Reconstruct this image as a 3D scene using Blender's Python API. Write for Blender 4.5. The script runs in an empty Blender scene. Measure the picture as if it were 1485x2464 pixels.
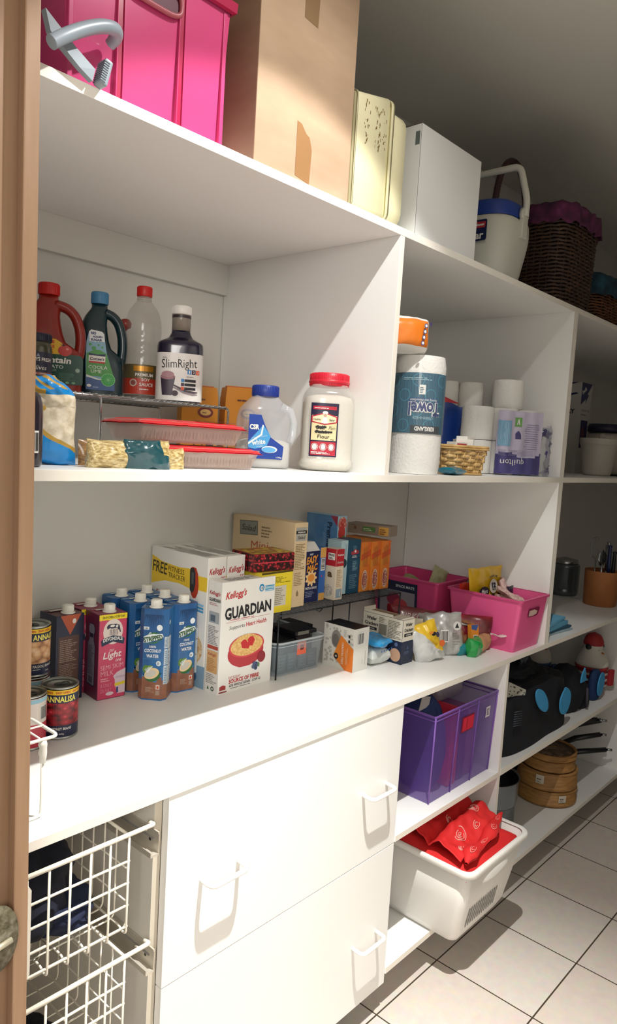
import bpy, bmesh, math, random
from mathutils import Vector, Matrix, noise
S = bpy.context.scene
COL = S.collection
PI = math.pi
R = math.radians

# ------------------------------------------------------------------ camera
cam_d = bpy.data.cameras.new('camera'); cam = bpy.data.objects.new('camera', cam_d); COL.objects.link(cam)
cam_d.sensor_fit = 'VERTICAL'; cam_d.sensor_height = 24.0; cam_d.lens = 1746.8 / 2464 * 24.0
cam_d.clip_start = 0.02; cam_d.clip_end = 60
_M = Matrix.Rotation(-.8412, 3, 'Z') @ Matrix.Rotation(-.0927, 3, 'X') @ Matrix.Rotation(-.06, 3, 'Y')
_cm = Matrix((_M.col[0], _M.col[2], -_M.col[1])).transposed().to_4x4()
_cm.translation = Vector((-.5065, -1.0, 1.498))
cam.matrix_world = _cm
S.camera = cam
# ------------------------------------------------------------------ world and lights
w = bpy.data.worlds.new('world'); S.world = w; w.use_nodes = True
bg = w.node_tree.nodes['Background']; bg.inputs[0].default_value = (.62, .78, 1.0, 1); bg.inputs[1].default_value = .28
def lamp(name, kind, loc, energy, color, **k):
    d = bpy.data.lights.new(name, kind); d.energy = energy; d.color = color
    for a, b in k.items(): setattr(d, a, b)
    o = bpy.data.objects.new(name, d); COL.objects.link(o); o.location = loc
    return o
LAMP = (.50, -.53, 2.640)          # one reflector lamp: hot centre, wider rim of the beam, faint spill
SPOT = lamp('downlight_centre', 'SPOT', LAMP, 335, (1.0, .992, .955), spot_size=R(63), spot_blend=1.0, shadow_soft_size=.012)
BEAM = lamp('downlight_beam', 'SPOT', LAMP, 42, (1.0, .988, .96), spot_size=R(101), spot_blend=.14, shadow_soft_size=.012)
SPILL = lamp('downlight_spill', 'SPOT', LAMP, 14, (1.0, .988, .96), spot_size=R(142), spot_blend=.45, shadow_soft_size=.014)
HALL = lamp('hallway_fill', 'AREA', (-1.9, -2.3, 2.3), 48, (1.0, .95, .88), shape='SQUARE', size=1.0)  # unseen area light, added to fill the door jamb and shaded bays
HALL.rotation_euler = (R(40), 0, R(-50))
S.view_settings.view_transform = 'Standard'; S.view_settings.look = 'None'
S.view_settings.gamma = 1.0; S.view_settings.use_curve_mapping = False
S.view_settings.exposure = 0.16

# ------------------------------------------------------------------ materials
def lin(h):
    if not isinstance(h, str): return (h[0], h[1], h[2], 1)
    h = h.lstrip('#'); h = h if len(h) == 6 else ''.join(c + c for c in h); v = [int(h[i:i+2], 16) / 255 for i in (0, 2, 4)]
    return tuple(x / 12.92 if x <= .04045 else ((x + .055) / 1.055) ** 2.4 for x in v) + (1,)
_mc = {}
def M(col, rough=.5, metal=0., alpha=1., var=.05, scale=9., bump=0., bscale=60., trans=0., spec=.5, coat=0., emit=0.):
    """procedural surface: noise varies the colour a little, a second noise may roughen the surface"""
    key = (col, rough, metal, alpha, var, scale, bump, bscale, trans, spec, coat)
    if key in _mc: return _mc[key]
    m = bpy.data.materials.new('surface_%d' % len(_mc)); m.use_nodes = True; nt = m.node_tree
    p = nt.nodes['Principled BSDF']; c = lin(col)
    tc = nt.nodes.new('ShaderNodeTexCoord')
    n = nt.nodes.new('ShaderNodeTexNoise'); n.inputs['Scale'].default_value = scale; n.inputs['Detail'].default_value = 3
    nt.links.new(tc.outputs['Object'], n.inputs['Vector'])
    mx = nt.nodes.new('ShaderNodeMix'); mx.data_type = 'RGBA'
    mx.inputs[6].default_value = tuple(x * (1 - var) for x in c[:3]) + (1,)
    mx.inputs[7].default_value = tuple(min(1, x * (1 + var)) for x in c[:3]) + (1,)
    nt.links.new(n.outputs['Fac'], mx.inputs[0]); nt.links.new(mx.outputs[2], p.inputs['Base Color'])
    p.inputs['Roughness'].default_value = rough; p.inputs['Metallic'].default_value = metal
    p.inputs['Alpha'].default_value = alpha; p.inputs['Transmission Weight'].default_value = trans
    p.inputs['Specular IOR Level'].default_value = spec; p.inputs['Coat Weight'].default_value = coat
    if bump:
        b = nt.nodes.new('ShaderNodeBump'); b.inputs['Strength'].default_value = bump; b.inputs['Distance'].default_value = .004
        n2 = nt.nodes.new('ShaderNodeTexNoise'); n2.inputs['Scale'].default_value = bscale; n2.inputs['Detail'].default_value = 4
        nt.links.new(tc.outputs['Object'], n2.inputs['Vector']); nt.links.new(n2.outputs['Fac'], b.inputs['Height'])
        nt.links.new(b.outputs['Normal'], p.inputs['Normal'])
    _mc[key] = m
    return m
def mottled(name, stops, scale=20., detail=4., rough=.5, bump=0., stretch=(1, 1, 1), kind='noise', coat=0., metal=0., rnd=.5):
    """several colours blended through a noise or cell pattern"""
    if name in _mc: return _mc[name]
    m = bpy.data.materials.new(name); m.use_nodes = True; nt = m.node_tree; p = nt.nodes['Principled BSDF']
    tc = nt.nodes.new('ShaderNodeTexCoord'); mp = nt.nodes.new('ShaderNodeMapping'); mp.inputs['Scale'].default_value = stretch
    nt.links.new(tc.outputs['Object'], mp.inputs['Vector'])
    if kind == 'cells':
        n = nt.nodes.new('ShaderNodeTexVoronoi'); n.inputs['Scale'].default_value = scale; out = n.outputs['Distance']
    elif kind == 'cellcol':
        n = nt.nodes.new('ShaderNodeTexVoronoi'); n.inputs['Scale'].default_value = scale; out = n.outputs['Color']
    elif kind == 'wave':
        n = nt.nodes.new('ShaderNodeTexWave'); n.inputs['Scale'].default_value = scale; n.inputs['Distortion'].default_value = detail; out = n.outputs['Fac']
    else:
        n = nt.nodes.new('ShaderNodeTexNoise'); n.inputs['Scale'].default_value = scale; n.inputs['Detail'].default_value = detail; out = n.outputs['Fac']
    nt.links.new(mp.outputs['Vector'], n.inputs['Vector'])
    cr = nt.nodes.new('ShaderNodeValToRGB'); e = cr.color_ramp.elements
    while len(e) < len(stops): e.new(.5)
    for i, (pos, c) in enumerate(stops): e[i].position = pos; e[i].color = lin(c)
    nt.links.new(out, cr.inputs[0]); nt.links.new(cr.outputs[0], p.inputs['Base Color'])
    p.inputs['Roughness'].default_value = rough; p.inputs['Coat Weight'].default_value = coat; p.inputs['Metallic'].default_value = metal
    if bump:
        b = nt.nodes.new('ShaderNodeBump'); b.inputs['Strength'].default_value = bump; b.inputs['Distance'].default_value = .004
        nt.links.new(out, b.inputs['Height']); nt.links.new(b.outputs['Normal'], p.inputs['Normal'])
    _mc[name] = m
    return m

# ------------------------------------------------------------------ text outlines
_tc = {}
def glyphs(s, bold):
    k = (s, bold)
    if k in _tc: return _tc[k]
    cu = bpy.data.curves.new('lettering', 'FONT'); cu.body = s; cu.size = 1; cu.resolution_u = 2; cu.offset = bold
    ob = bpy.data.objects.new('lettering', cu); COL.objects.link(ob)
    dg = bpy.context.evaluated_depsgraph_get()
    me = bpy.data.meshes.new_from_object(ob.evaluated_get(dg), depsgraph=dg)
    vs = [v.co.copy() for v in me.vertices]; fs = [tuple(p.vertices) for p in me.polygons]
    bpy.data.objects.remove(ob); bpy.data.meshes.remove(me); bpy.data.curves.remove(cu)
    if vs:
        x0 = min(v.x for v in vs); x1 = max(v.x for v in vs); y0 = min(v.y for v in vs); y1 = max(v.y for v in vs)
        vs = [((v.x - (x0 + x1) / 2) / max(x1 - x0, 1e-6), (v.y - (y0 + y1) / 2) / max(y1 - y0, 1e-6)) for v in vs]
    _tc[k] = (vs, fs)
    return _tc[k]

STEP = .00022
def plane(O, U, V, step=STEP):
    """a flat printing surface: (u, v, layer) -> point"""
    O, U, V = Vector(O), Vector(U).normalized(), Vector(V).normalized(); N = U.cross(V)
    return lambda u, v, l=1: O + U * u + V * v + N * (step * l)
def drum(r, z0=0., a0=-PI / 2, step=.00035, c=(0, 0)):
    """a cylinder wall seen from outside; u runs round it in metres from angle a0"""
    def f(u, v, l=1):
        a = a0 + u / r; q = r + step * l
        return Vector((c[0] + q * math.cos(a), c[1] + q * math.sin(a), z0 + v))
    return f

class G:
    """collects geometry with several materials and links it as one mesh object"""
    def __init__(s): s.bm = bmesh.new(); s.ms = []; s.n = 0
    def lay(s, l): s.n += 1; return l + (s.n % 14) * .07          # prints never lie exactly in one plane
    def mi(s, m):
        if isinstance(m, str): m = M(m)
        if m not in s.ms: s.ms.append(m)
        return s.ms.index(m)
    def face(s, pts, m, smooth=False):
        vs = [s.bm.verts.new(p) for p in pts]
        try: f = s.bm.faces.new(vs)
        except ValueError: return
        f.material_index = s.mi(m); f.smooth = smooth; return f
    def mesh(s, pts, fs, m, smooth=False):
        i = s.mi(m); vs = [s.bm.verts.new(p) for p in pts]
        for f in fs:
            try: q = s.bm.faces.new([vs[j] for j in f])
            except ValueError: continue
            q.material_index = i; q.smooth = smooth
        return vs
    def box(s, a, b, m, bev=0., T=None):
        x0, y0, z0 = a; x1, y1, z1 = b
        P = [(x0,y0,z0),(x1,y0,z0),(x1,y1,z0),(x0,y1,z0),(x0,y0,z1),(x1,y0,z1),(x1,y1,z1),(x0,y1,z1)]
        F = [(0,3,2,1),(4,5,6,7),(0,1,5,4),(1,2,6,5),(2,3,7,6),(3,0,4,7)]
        if isinstance(m, (list, tuple)): ml = list(m)      # bottom, top, front, right, back, left
        else: ml = [m] * 6
        vs = [s.bm.verts.new(T @ Vector(p) if T else p) for p in P]; fs = []
        for f, mm in zip(F, ml):
            q = s.bm.faces.new([vs[j] for j in f]); q.material_index = s.mi(mm); fs.append(q)
        if bev:
            es = list({e for f in fs for e in f.edges})
            r = bmesh.ops.bevel(s.bm, geom=es, offset=bev, segments=2, affect='EDGES', profile=.6)
        return s
    def loft(s, rings, m, cap=True, smooth=True, close=True):
        """rings: lists of equally many points, joined in order"""
        n = len(rings[0]); i = s.mi(m); vr = [[s.bm.verts.new(p) for p in r] for r in rings]
        for a, b in zip(vr, vr[1:]):
            for j in range(n if close else n - 1):
                k = (j + 1) % n
                try: q = s.bm.faces.new((a[j], a[k], b[k], b[j]))
                except ValueError: continue
                q.material_index = i; q.smooth = smooth
        if cap:
            for r, rv in ((vr[0], True), (vr[-1], False)):
                try:
                    q = s.bm.faces.new(list(reversed(r)) if rv else r); q.material_index = i
                except ValueError: pass
        return vr
    def lathe(s, prof, m, c=(0, 0, 0), n=32, sx=1., sy=1., cap=True, T=None, sq=2.):
        """profile of (radius, height); sq > 2 squares the section"""
        rings = []
        for r, z in prof:
            ring = []
            for j in range(n):
                a = 2 * PI * j / n; ca, sa = math.cos(a), math.sin(a)
                if sq != 2.:
                    q = (abs(ca) ** sq + abs(sa) ** sq) ** (-1 / sq)
                else: q = 1
                p = Vector((c[0] + r * sx * ca * q, c[1] + r * sy * sa * q, c[2] + z)); ring.append(T @ p if T else p)
            rings.append(ring)
        return s.loft(rings, m, cap)
    def tube(s, pts, r, m, n=8, closed=False, cap=True):
        pts = [Vector(p) for p in pts]; N = len(pts); rings = []; up = None
        for i, p in enumerate(pts):
            if closed: t = (pts[(i + 1) % N] - pts[i - 1])
            else: t = pts[min(i + 1, N - 1)] - pts[max(i - 1, 0)]
            t.normalize()
            if up is None: up = Vector((0, 0, 1)) if abs(t.z) < .9 else Vector((1, 0, 0))
            a = t.cross(up)
            if a.length < 1e-4: a = t.orthogonal()
            a.normalize(); b = a.cross(t).normalized(); up = b
            rr = r[i] if isinstance(r, (list, tuple)) else r
            rings.append([p + a * (rr * math.cos(2 * PI * j / n)) + b * (rr * math.sin(2 * PI * j / n)) for j in range(n)])
        if closed: rings.append(rings[0]); cap = False
        s.loft(rings, m, cap); return s
    def bend(s, pts, r, m, rad=.01, n=8, seg=5, closed=False):
        """tube through straight runs with rounded corners"""
        P = [Vector(p) for p in pts]; out = []
        rng = range(len(P)) if closed else range(1, len(P) - 1)
        if not closed: out.append(P[0])
        for i in rng:
            a, b, c = P[i - 1], P[i], P[(i + 1) % len(P)]
            d1 = (a - b); d2 = (c - b); q = min(rad, d1.length * .45, d2.length * .45)
            p1 = b + d1.normalized() * q; p2 = b + d2.normalized() * q
            for k in range(seg + 1):
                t = k / seg; out.append(p1 * (1 - t) ** 2 + b * 2 * t * (1 - t) + p2 * t * t)
        if not closed: out.append(P[-1])
        return s.tube(out, r, m, n, closed)
    def prism(s, pts, O, U, V, N, depth, m, side=None, smooth=False):
        """outline of (u, v) extruded along N"""
        O, U, V, N = Vector(O), Vector(U), Vector(V), Vector(N)
        a = [O + U * p[0] + V * p[1] for p in pts]; b = [p + N * depth for p in a]
        s.loft([a, b], m, True, smooth); return s
    def sheet(s, fn, nu, nv, m, smooth=True, closeu=False):
        """fn(i/nu, j/nv) -> point; m may be a function of (u, v)"""
        vs = [[s.bm.verts.new(fn(i / nu, j / nv)) for j in range(nv + 1)] for i in range(nu if closeu else nu + 1)]
        for i in range(nu):
            k = (i + 1) % nu if closeu else i + 1
            for j in range(nv):
                mm = m((i + .5) / nu, (j + .5) / nv) if callable(m) else m
                try: q = s.bm.faces.new((vs[i][j], vs[k][j], vs[k][j+1], vs[i][j+1]))
                except ValueError: continue
                q.material_index = s.mi(mm); q.smooth = smooth
        return s
    # ---- printing
    @staticmethod
    def curved(f, a, b): return (f(*a, 1) + f(*b, 1) - 2 * f((a[0] + b[0]) / 2, (a[1] + b[1]) / 2, 1)).length > 2e-5
    def fan(s, f, pts, m, l):
        """star shaped outline printed on a curved surface in small facets"""
        cu = sum(p[0] for p in pts) / len(pts); cv = sum(p[1] for p in pts) / len(pts); o = []
        for a, b in zip(pts, pts[1:] + pts[:1]):
            k = max(1, int(math.hypot(b[0] - a[0], b[1] - a[1]) / .004)); o += [(a[0] + (b[0] - a[0]) * i / k, a[1] + (b[1] - a[1]) * i / k) for i in range(k)]
        n = len(o); K = 5; P = [f(cu, cv, l)] + [f(cu + (p[0] - cu) * q / K, cv + (p[1] - cv) * q / K, l) for q in range(1, K + 1) for p in o]
        F = [(0, 1 + i, 1 + (i + 1) % n) for i in range(n)] + [(1 + (q - 1) * n + i, 1 + q * n + i, 1 + q * n + (i + 1) % n, 1 + (q - 1) * n + (i + 1) % n) for q in range(1, K) for i in range(n)]
        s.mesh(P, F, m); return s
    def rect(s, f, u0, v0, u1, v1, m, l=1, nu=1, nv=1, rot=0.):
        l = s.lay(l)
        if nu == 1 and s.curved(f, (u0, v0), (u1, v0)): nu = max(2, int(abs(u1 - u0) / .004))
        cu, cv = (u0 + u1) / 2, (v0 + v1) / 2; c, sn = math.cos(rot), math.sin(rot)
        def p(i, j):
            x = u0 + (u1 - u0) * i / nu - cu; y = v0 + (v1 - v0) * j / nv - cv
            return f(cu + x * c - y * sn, cv + x * sn + y * c, l)
        pts = [p(i, j) for i in range(nu + 1) for j in range(nv + 1)]; n = nv + 1
        s.mesh(pts, [(i*n+j, (i+1)*n+j, (i+1)*n+j+1, i*n+j+1) for i in range(nu) for j in range(nv)], m); return s
    def poly(s, f, pts, m, l=1):
        l = s.lay(l)
        us = [p[0] for p in pts]
        if s.curved(f, (min(us), pts[0][1]), (max(us), pts[0][1])): return s.fan(f, list(pts), m, l)
        s.face([f(u, v, l) for u, v in pts], m); return s
    def ell(s, f, cu, cv, ru, rv, m, l=1, n=20, a0=0., a1=2 * PI, rot=0.):
        l = s.lay(l); c, sn = math.cos(rot), math.sin(rot)
        if s.curved(f, (cu - ru, cv), (cu + ru, cv)): return s.fan(f, [(cu + ru * math.cos(2 * PI * i / n) * c - rv * math.sin(2 * PI * i / n) * sn, cv + ru * math.cos(2 * PI * i / n) * sn + rv * math.sin(2 * PI * i / n) * c) for i in range(n)], m, l)
        P = [f(cu, cv, l)]
        full = abs(a1 - a0 - 2 * PI) < 1e-6
        for i in range(n + (0 if full else 1)):
            a = a0 + (a1 - a0) * i / n; x, y = ru * math.cos(a), rv * math.sin(a)
            P.append(f(cu + x * c - y * sn, cv + x * sn + y * c, l))
        k = len(P) - 1
        s.mesh(P, [(0, i + 1, (i + 1) % k + 1 if full else i + 2) for i in range(n)], m); return s
    def ring(s, f, cu, cv, r0, r1, m, l=1, n=24, sv=1., a0=0., a1=2 * PI):
        P = []; l = s.lay(l)
        for i in range(n + 1):
            a = a0 + (a1 - a0) * i / n
            for r in (r0, r1): P.append(f(cu + r * math.cos(a), cv + r * sv * math.sin(a), l))
        s.mesh(P, [(2*i, 2*i+1, 2*i+3, 2*i+2) for i in range(n)], m); return s
    def text(s, f, t, u, v, w, h, m, bold=.012, shear=0., rot=0., l=3, arch=0.):
        vs, fs = glyphs(t, bold); l = s.lay(l)
        c, sn = math.cos(rot), math.sin(rot); P = []
        for x, y in vs:
            a, b = x * w + shear * y * h, y * h + arch * (1 - 4 * x * x)
            P.append(f(u + a * c - b * sn, v + a * sn + b * c, l))
        s.mesh(P, fs, m); return s
    def fine(s, f, u0, v0, u1, v1, n, m, l=2, seed=1, fill=.5, vert=False):
        """rows of small print"""
        rn = random.Random(seed); H = (v1 - v0) / n if not vert else (u1 - u0) / n
        for i in range(n):
            if vert:
                a = u0 + H * i; e = v0 + (v1 - v0) * rn.uniform(.55, 1); s.rect(f, a, v0, a + H * fill, e, m, l)
            else:
                b = v1 - H * (i + 1); x = u0; e = u0 + (u1 - u0) * rn.uniform(.6, 1)
                while x < e:
                    q = min(e, x + (u1 - u0) * rn.uniform(.08, .3)); s.rect(f, x, b, q, b + H * fill, m, l); x = q + (u1 - u0) * .03
        return s
    def bars(s, f, u0, v0, u1, v1, vert=False, l=3, seed=3):
        """barcode on a white patch"""
        W = M('#e8e6e0'); K = M('#141414'); s.rect(f, u0, v0, u1, v1, W, l); rn = random.Random(seed)
        a, b = (v0, v1) if vert else (u0, u1); x = a + (b - a) * .07; mg = .08
        while x < b - (b - a) * .08:
            t = (b - a) * rn.choice((.012, .02, .035))
            if vert: s.rect(f, u0 + (u1-u0)*mg, x, u1 - (u1-u0)*mg, x + t, K, l + 1)
            else: s.rect(f, x, v0 + (v1-v0)*mg, x + t, v1 - (v1-v0)*mg, K, l + 1)
            x += t + (b - a) * rn.choice((.015, .025, .04))
        return s
    def obj(s, name, parent=None, loc=(0, 0, 0), rotz=0., bev=0., sub=0, solid=0., label=None, cat=None, group=None, kind=None, rot=None, auto=None):
        me = bpy.data.meshes.new(name); bmesh.ops.recalc_face_normals(s.bm, faces=s.bm.faces) if auto else None
        s.bm.to_mesh(me); s.bm.free()
        for m in s.ms: me.materials.append(m)
        o = bpy.data.objects.new(name, me); COL.objects.link(o); o.location = loc; o.rotation_euler = rot or (0, 0, rotz)
        if parent: o.parent = parent
        if bev:
            b = o.modifiers.new('bevel', 'BEVEL'); b.width = bev; b.segments = 2; b.limit_method = 'ANGLE'
        if solid:
            b = o.modifiers.new('solidify', 'SOLIDIFY'); b.thickness = solid; b.offset = 0
        if sub:
            b = o.modifiers.new('subsurf', 'SUBSURF'); b.levels = sub; b.render_levels = sub
        return tag(o, label, cat, group, kind)
def tag(o, label=None, cat=None, group=None, kind=None):
    if label: o['label'] = label
    if cat: o['category'] = cat
    if group: o['group'] = group
    if kind: o['kind'] = kind
    return o
def thing(name, label, cat, loc=(0, 0, 0), rotz=0., group=None, rot=None):
    o = bpy.data.objects.new(name, None); COL.objects.link(o); o.location = loc; o.rotation_euler = rot or (0, 0, rotz)
    o.empty_display_size = .05
    return tag(o, label, cat, group)
def dup(o, loc, rotz=None, label=None, parent=None):
    r = o.copy(); COL.objects.link(r)
    if parent is not None: r.parent = parent
    else:
        r.location = loc
        if rotz is not None: r.rotation_euler = (0, 0, rotz)
        if label: r['label'] = label
    for c in list(o.children): dup(c, None, parent=r)
    return r
def fbm(p, s=1., o=3):
    return noise.fractal(Vector(p) * s, 1., 2., o)

# ------------------------------------------------------------------ the room
ZT, ZM, ZC, ZE = 1.998, 1.438, .867, .126
TH = .017
WALL = M('#d9d7d0', .85, var=.02, scale=3, bump=.05, bscale=180)
CEIL = M('#dddbd2', .9, var=.02, scale=2)
WHITE = M('#efeeea', .38, var=.012, scale=5)
WEDGE = M('#efe9dd', .45, var=.02, scale=12)
g = G(); g.box((-3.4, .6, 0), (4.72, .72, 2.66), WALL); g.obj('wall_back', kind='structure')
g = G(); g.box((-.16, -1.22, 0), (4.72, -1.10, 2.66), WALL); g.obj('wall_front', kind='structure')
g = G(); g.box((4.6, -1.10, 0), (4.72, .6, 2.66), WALL); g.obj('wall_right', kind='structure')
g = G(); g.box((-.16, -.030, 0), (-.036, .6, 2.66), WALL); g.box((-.16, -1.10, 0), (-.036, -.99, 2.66), WALL); g.box((-.16, -.99, 2.1), (-.036, -.030, 2.66), WALL)
g.obj('wall_left', kind='structure')
g = G(); g.box((-3.4, -4.2, 2.66), (4.72, .72, 2.76), CEIL); g.obj('ceiling', kind='structure')
# tiled floor
fm = bpy.data.materials.new('floor_tiles'); fm.use_nodes = True; nt = fm.node_tree; p = nt.nodes['Principled BSDF']
tc = nt.nodes.new('ShaderNodeTexCoord'); mp = nt.nodes.new('ShaderNodeMapping'); mp.inputs['Location'].default_value = (-1.3085, -.006, 0)
br = nt.nodes.new('ShaderNodeTexBrick'); br.offset = 0; br.squash = 1
for k, v in (('Scale', 1.), ('Brick Width', .298), ('Row Height', .3), ('Mortar Size', .0023), ('Mortar Smooth', .15), ('Bias', 0.)): br.inputs[k].default_value = v
br.inputs['Brick Width'].default_value = .2985
br.inputs['Color1'].default_value = lin('#e2d8ce'); br.inputs['Color2'].default_value = lin('#ded0c4'); br.inputs['Mortar'].default_value = lin('#4c4031')
ns = nt.nodes.new('ShaderNodeTexNoise'); ns.inputs['Scale'].default_value = 40; ns.inputs['Detail'].default_value = 5
mx = nt.nodes.new('ShaderNodeMix'); mx.data_type = 'RGBA'; mx.blend_type = 'MULTIPLY'; mx.inputs[0].default_value = .25
for a, b in ((tc.outputs['Object'], mp.inputs['Vector']), (mp.outputs['Vector'], br.inputs['Vector']), (tc.outputs['Object'], ns.inputs['Vector']),
             (br.outputs['Color'], mx.inputs[6]), (ns.outputs['Color'], mx.inputs[7]), (mx.outputs[2], p.inputs['Base Color'])): nt.links.new(a, b)
bp = nt.nodes.new('ShaderNodeBump'); bp.inputs['Strength'].default_value = .4; bp.inputs['Distance'].default_value = .001; bp.invert = True
nt.links.new(br.outputs['Fac'], bp.inputs['Height']); nt.links.new(bp.outputs['Normal'], p.inputs['Normal'])
p.inputs['Roughness'].default_value = .42
g = G(); g.box((-3.4, -4.2, -.05), (4.72, .72, 0), fm); g.obj('floor', kind='structure')
# door frame
WOOD = mottled('pine_jamb', [(.2, '#8f6e51'), (.5, '#98775a'), (.8, '#a28165')], scale=3., detail=6., rough=.55, stretch=(30, 30, 1.2))
g = G()
g.box((-.165, -.072, 0), (-.036, -.050, 2.1), WOOD)
g.box((-.055, -.089, 0), (-.034, -.072, 2.09), WOOD, .002)
g.box((-.180, -.050, 0), (-.160, .03, 2.16), WOOD, .002)
for v in g.bm.verts: v.co.y += .014 - (2.04 - v.co.z) * .0204       # the old frame leans a little
g.box((-.165, -.992, 0), (-.036, -.98, 2.1), WOOD); g.box((-.165, -.98, 2.088), (-.036, -.06, 2.1), WOOD)
g.box((-.180, -1.05, 0), (-.160, -.992, 2.16), WOOD, .002); g.box((-.180, -.992, 2.1), (-.160, -.05, 2.16), WOOD, .002)
g.obj('trim_1', kind='structure')
BRASS = mottled('worn_strike_metal', [(.3, '#45402c'), (.5, '#67604a'), (.7, '#8a8474')], 90, rough=.65, metal=.35, bump=.8)
g = G(); g.lathe([(0, 0), (.026, 0), (.030, .002), (.030, .004), (.020, .007), (0, .0075)], BRASS, n=28, sy=1.0, T=Matrix.Translation((0, 0, 0)) @ Matrix.Rotation(PI / 2, 4, 'X') @ Matrix.Scale(1.6, 4, (0, 1, 0)))
g.tube([(-.03, -.009, -.012), (-.005, -.012, -.006), (.018, -.009, -.004)], .004, M('#b9b29a', .4, .4), 8)
g.obj('strike_plate', None, (-.081, -.103, .812), label='round worn metal strike plate on the timber door jamb at the far left', cat='strike plate')

# ------------------------------------------------------------------ shelving
sh = thing('shelving_unit', 'tall white melamine pantry shelving with two long open shelves along the back wall', 'shelving', (0, 0, ZM))
def board(name, a, b, parent, org, m=WHITE, fr=WEDGE):
    g = G(); a = [a[i] - org[i] for i in range(3)]; b = [b[i] - org[i] for i in range(3)]
    g.box(a, b, [m, m, fr, m, m, m], .0006); return g.obj(name, parent)
O = (0, 0, ZM)
board('top_shelf', (0, 0, ZT - TH), (4.0, .598, ZT), sh, O)
board('middle_shelf', (0, 0, ZM - TH), (4.0, .598, ZM), sh, O)
board('divider', (.869, .0005, ZM), (.886, .598, ZT - TH), sh, O)
board('divider', (1.858, .0005, ZM), (1.8745, .598, ZT - TH), sh, O); board('divider', (1.8750, .0005, ZM), (1.8915, .598, ZT - TH), sh, O)
board('divider', (1.858, .0005, ZC), (1.8745, .598, ZM - TH), sh, O); board('divider', (1.8750, .0005, ZC), (1.8915, .598, ZM - TH), sh, O)
g = G(); g.box((0, .583, ZT - TH - .083 - ZM), (.869, .598, ZT - TH - ZM), WALL, .001)
f = plane((0, .583, 0), (1, 0, 0), (0, 0, 1)); g.ell(f, .048, ZT - TH - .035 - ZM, .009, .009, M('#cfccc0'), 2)
g.obj('wall_cleat', sh)
wt = G(); wt.box((0, 0, -TH), (2.817, .6, 0), [WHITE, WHITE, WEDGE, WHITE, WHITE, WHITE], .0006)
wt.obj('worktop', None, (0, 0, ZC), label='long white worktop running across the drawers and open base cabinets', cat='worktop')
# drawer cabinet
dc = thing('drawer_cabinet', 'white drawer cabinet with two deep plain drawers between the wire baskets and the purple tub', 'cabinet', (.27, 0, 0))
O = (.27, 0, 0)
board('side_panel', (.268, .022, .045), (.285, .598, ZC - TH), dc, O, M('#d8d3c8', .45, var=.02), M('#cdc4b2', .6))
board('side_panel', (1.012, .022, .095), (1.029, .598, ZC - TH), dc, O)
for z0, z1, hs in ((.4765, ZC - TH - .0015, .655), (.083, .4745, .257)):
    g = G(); g.box((.285 - .27, .003, z0), (1.0285 - .27, .021, z1), WHITE, .0008)
    dr = g.obj('drawer', dc)
    HW = M('#f6f5f1', .3, var=.01)
    for cx in (.418, .925):
        g = G(); x0, x1 = cx - .27 - .048, cx - .27 + .048; y0 = .003; y1 = -.03
        g.bend([(x0, y0, hs), (x0, y1 , hs - .002), (x1, y1, hs - .002), (x1, y0, hs)], .0052, HW, .017, 10, 7)
        g.obj('handle', dr)
# open cabinet beside the drawers
oc = thing('open_cabinet', 'white open base cabinet with one shelf holding the purple tub', 'cabinet', (1.029, 0, 0)); O = (1.029, 0, 0)
board('side_panel', (1.593, .0005, ZE), (1.609, .598, ZC - TH), oc, O)
board('shelf', (1.029, .0, .478), (1.593, .598, .4945), oc, O)
board('bottom_board', (1.029, .0, ZE - TH), (1.609, .598, ZE), oc, O)
oc2 = thing('open_cabinet', 'white open base cabinet with one shelf holding the black bag and bamboo steamers', 'cabinet', (1.609, 0, 0)); O = (1.609, 0, 0)
board('side_panel', (2.80, .0005, ZE), (2.817, .598, ZC - TH), oc2, O)
board('shelf', (1.609, .0, .478), (2.80, .598, .4945 + .004), oc2, O)
board('bottom_board', (1.609, .0, ZE - TH), (2.817, .598, ZE), oc2, O)
g = G(); g.box((1.029, .30, 0), (2.817, .315, ZE - TH), WHITE); g.obj('plinth', None, (0, 0, 0), label='white recessed plinth board under the open base cabinets', cat='plinth')
# downlight fitting
g = G(); RIM = M('#e9e6de', .4)
g.lathe([(.045, 0), (.046, -.006), (.036, -.008), (.034, .0)], RIM, n=32, cap=False); dl = g.obj('downlight', None, (.50, -.53, 2.66), label='round white recessed ceiling downlight above the pantry aisle', cat='ceiling light')
LM = M('#fff6e6', .4); LM.node_tree.nodes['Principled BSDF'].inputs['Emission Color'].default_value = (1, .95, .86, 1); LM.node_tree.nodes['Principled BSDF'].inputs['Emission Strength'].default_value = 4
g = G(); g.lathe([(0, -.0045), (.030, -.0045), (.0345, -.001), (0, -.001)], LM, n=28); g.obj('lamp_lens', dl)
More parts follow.
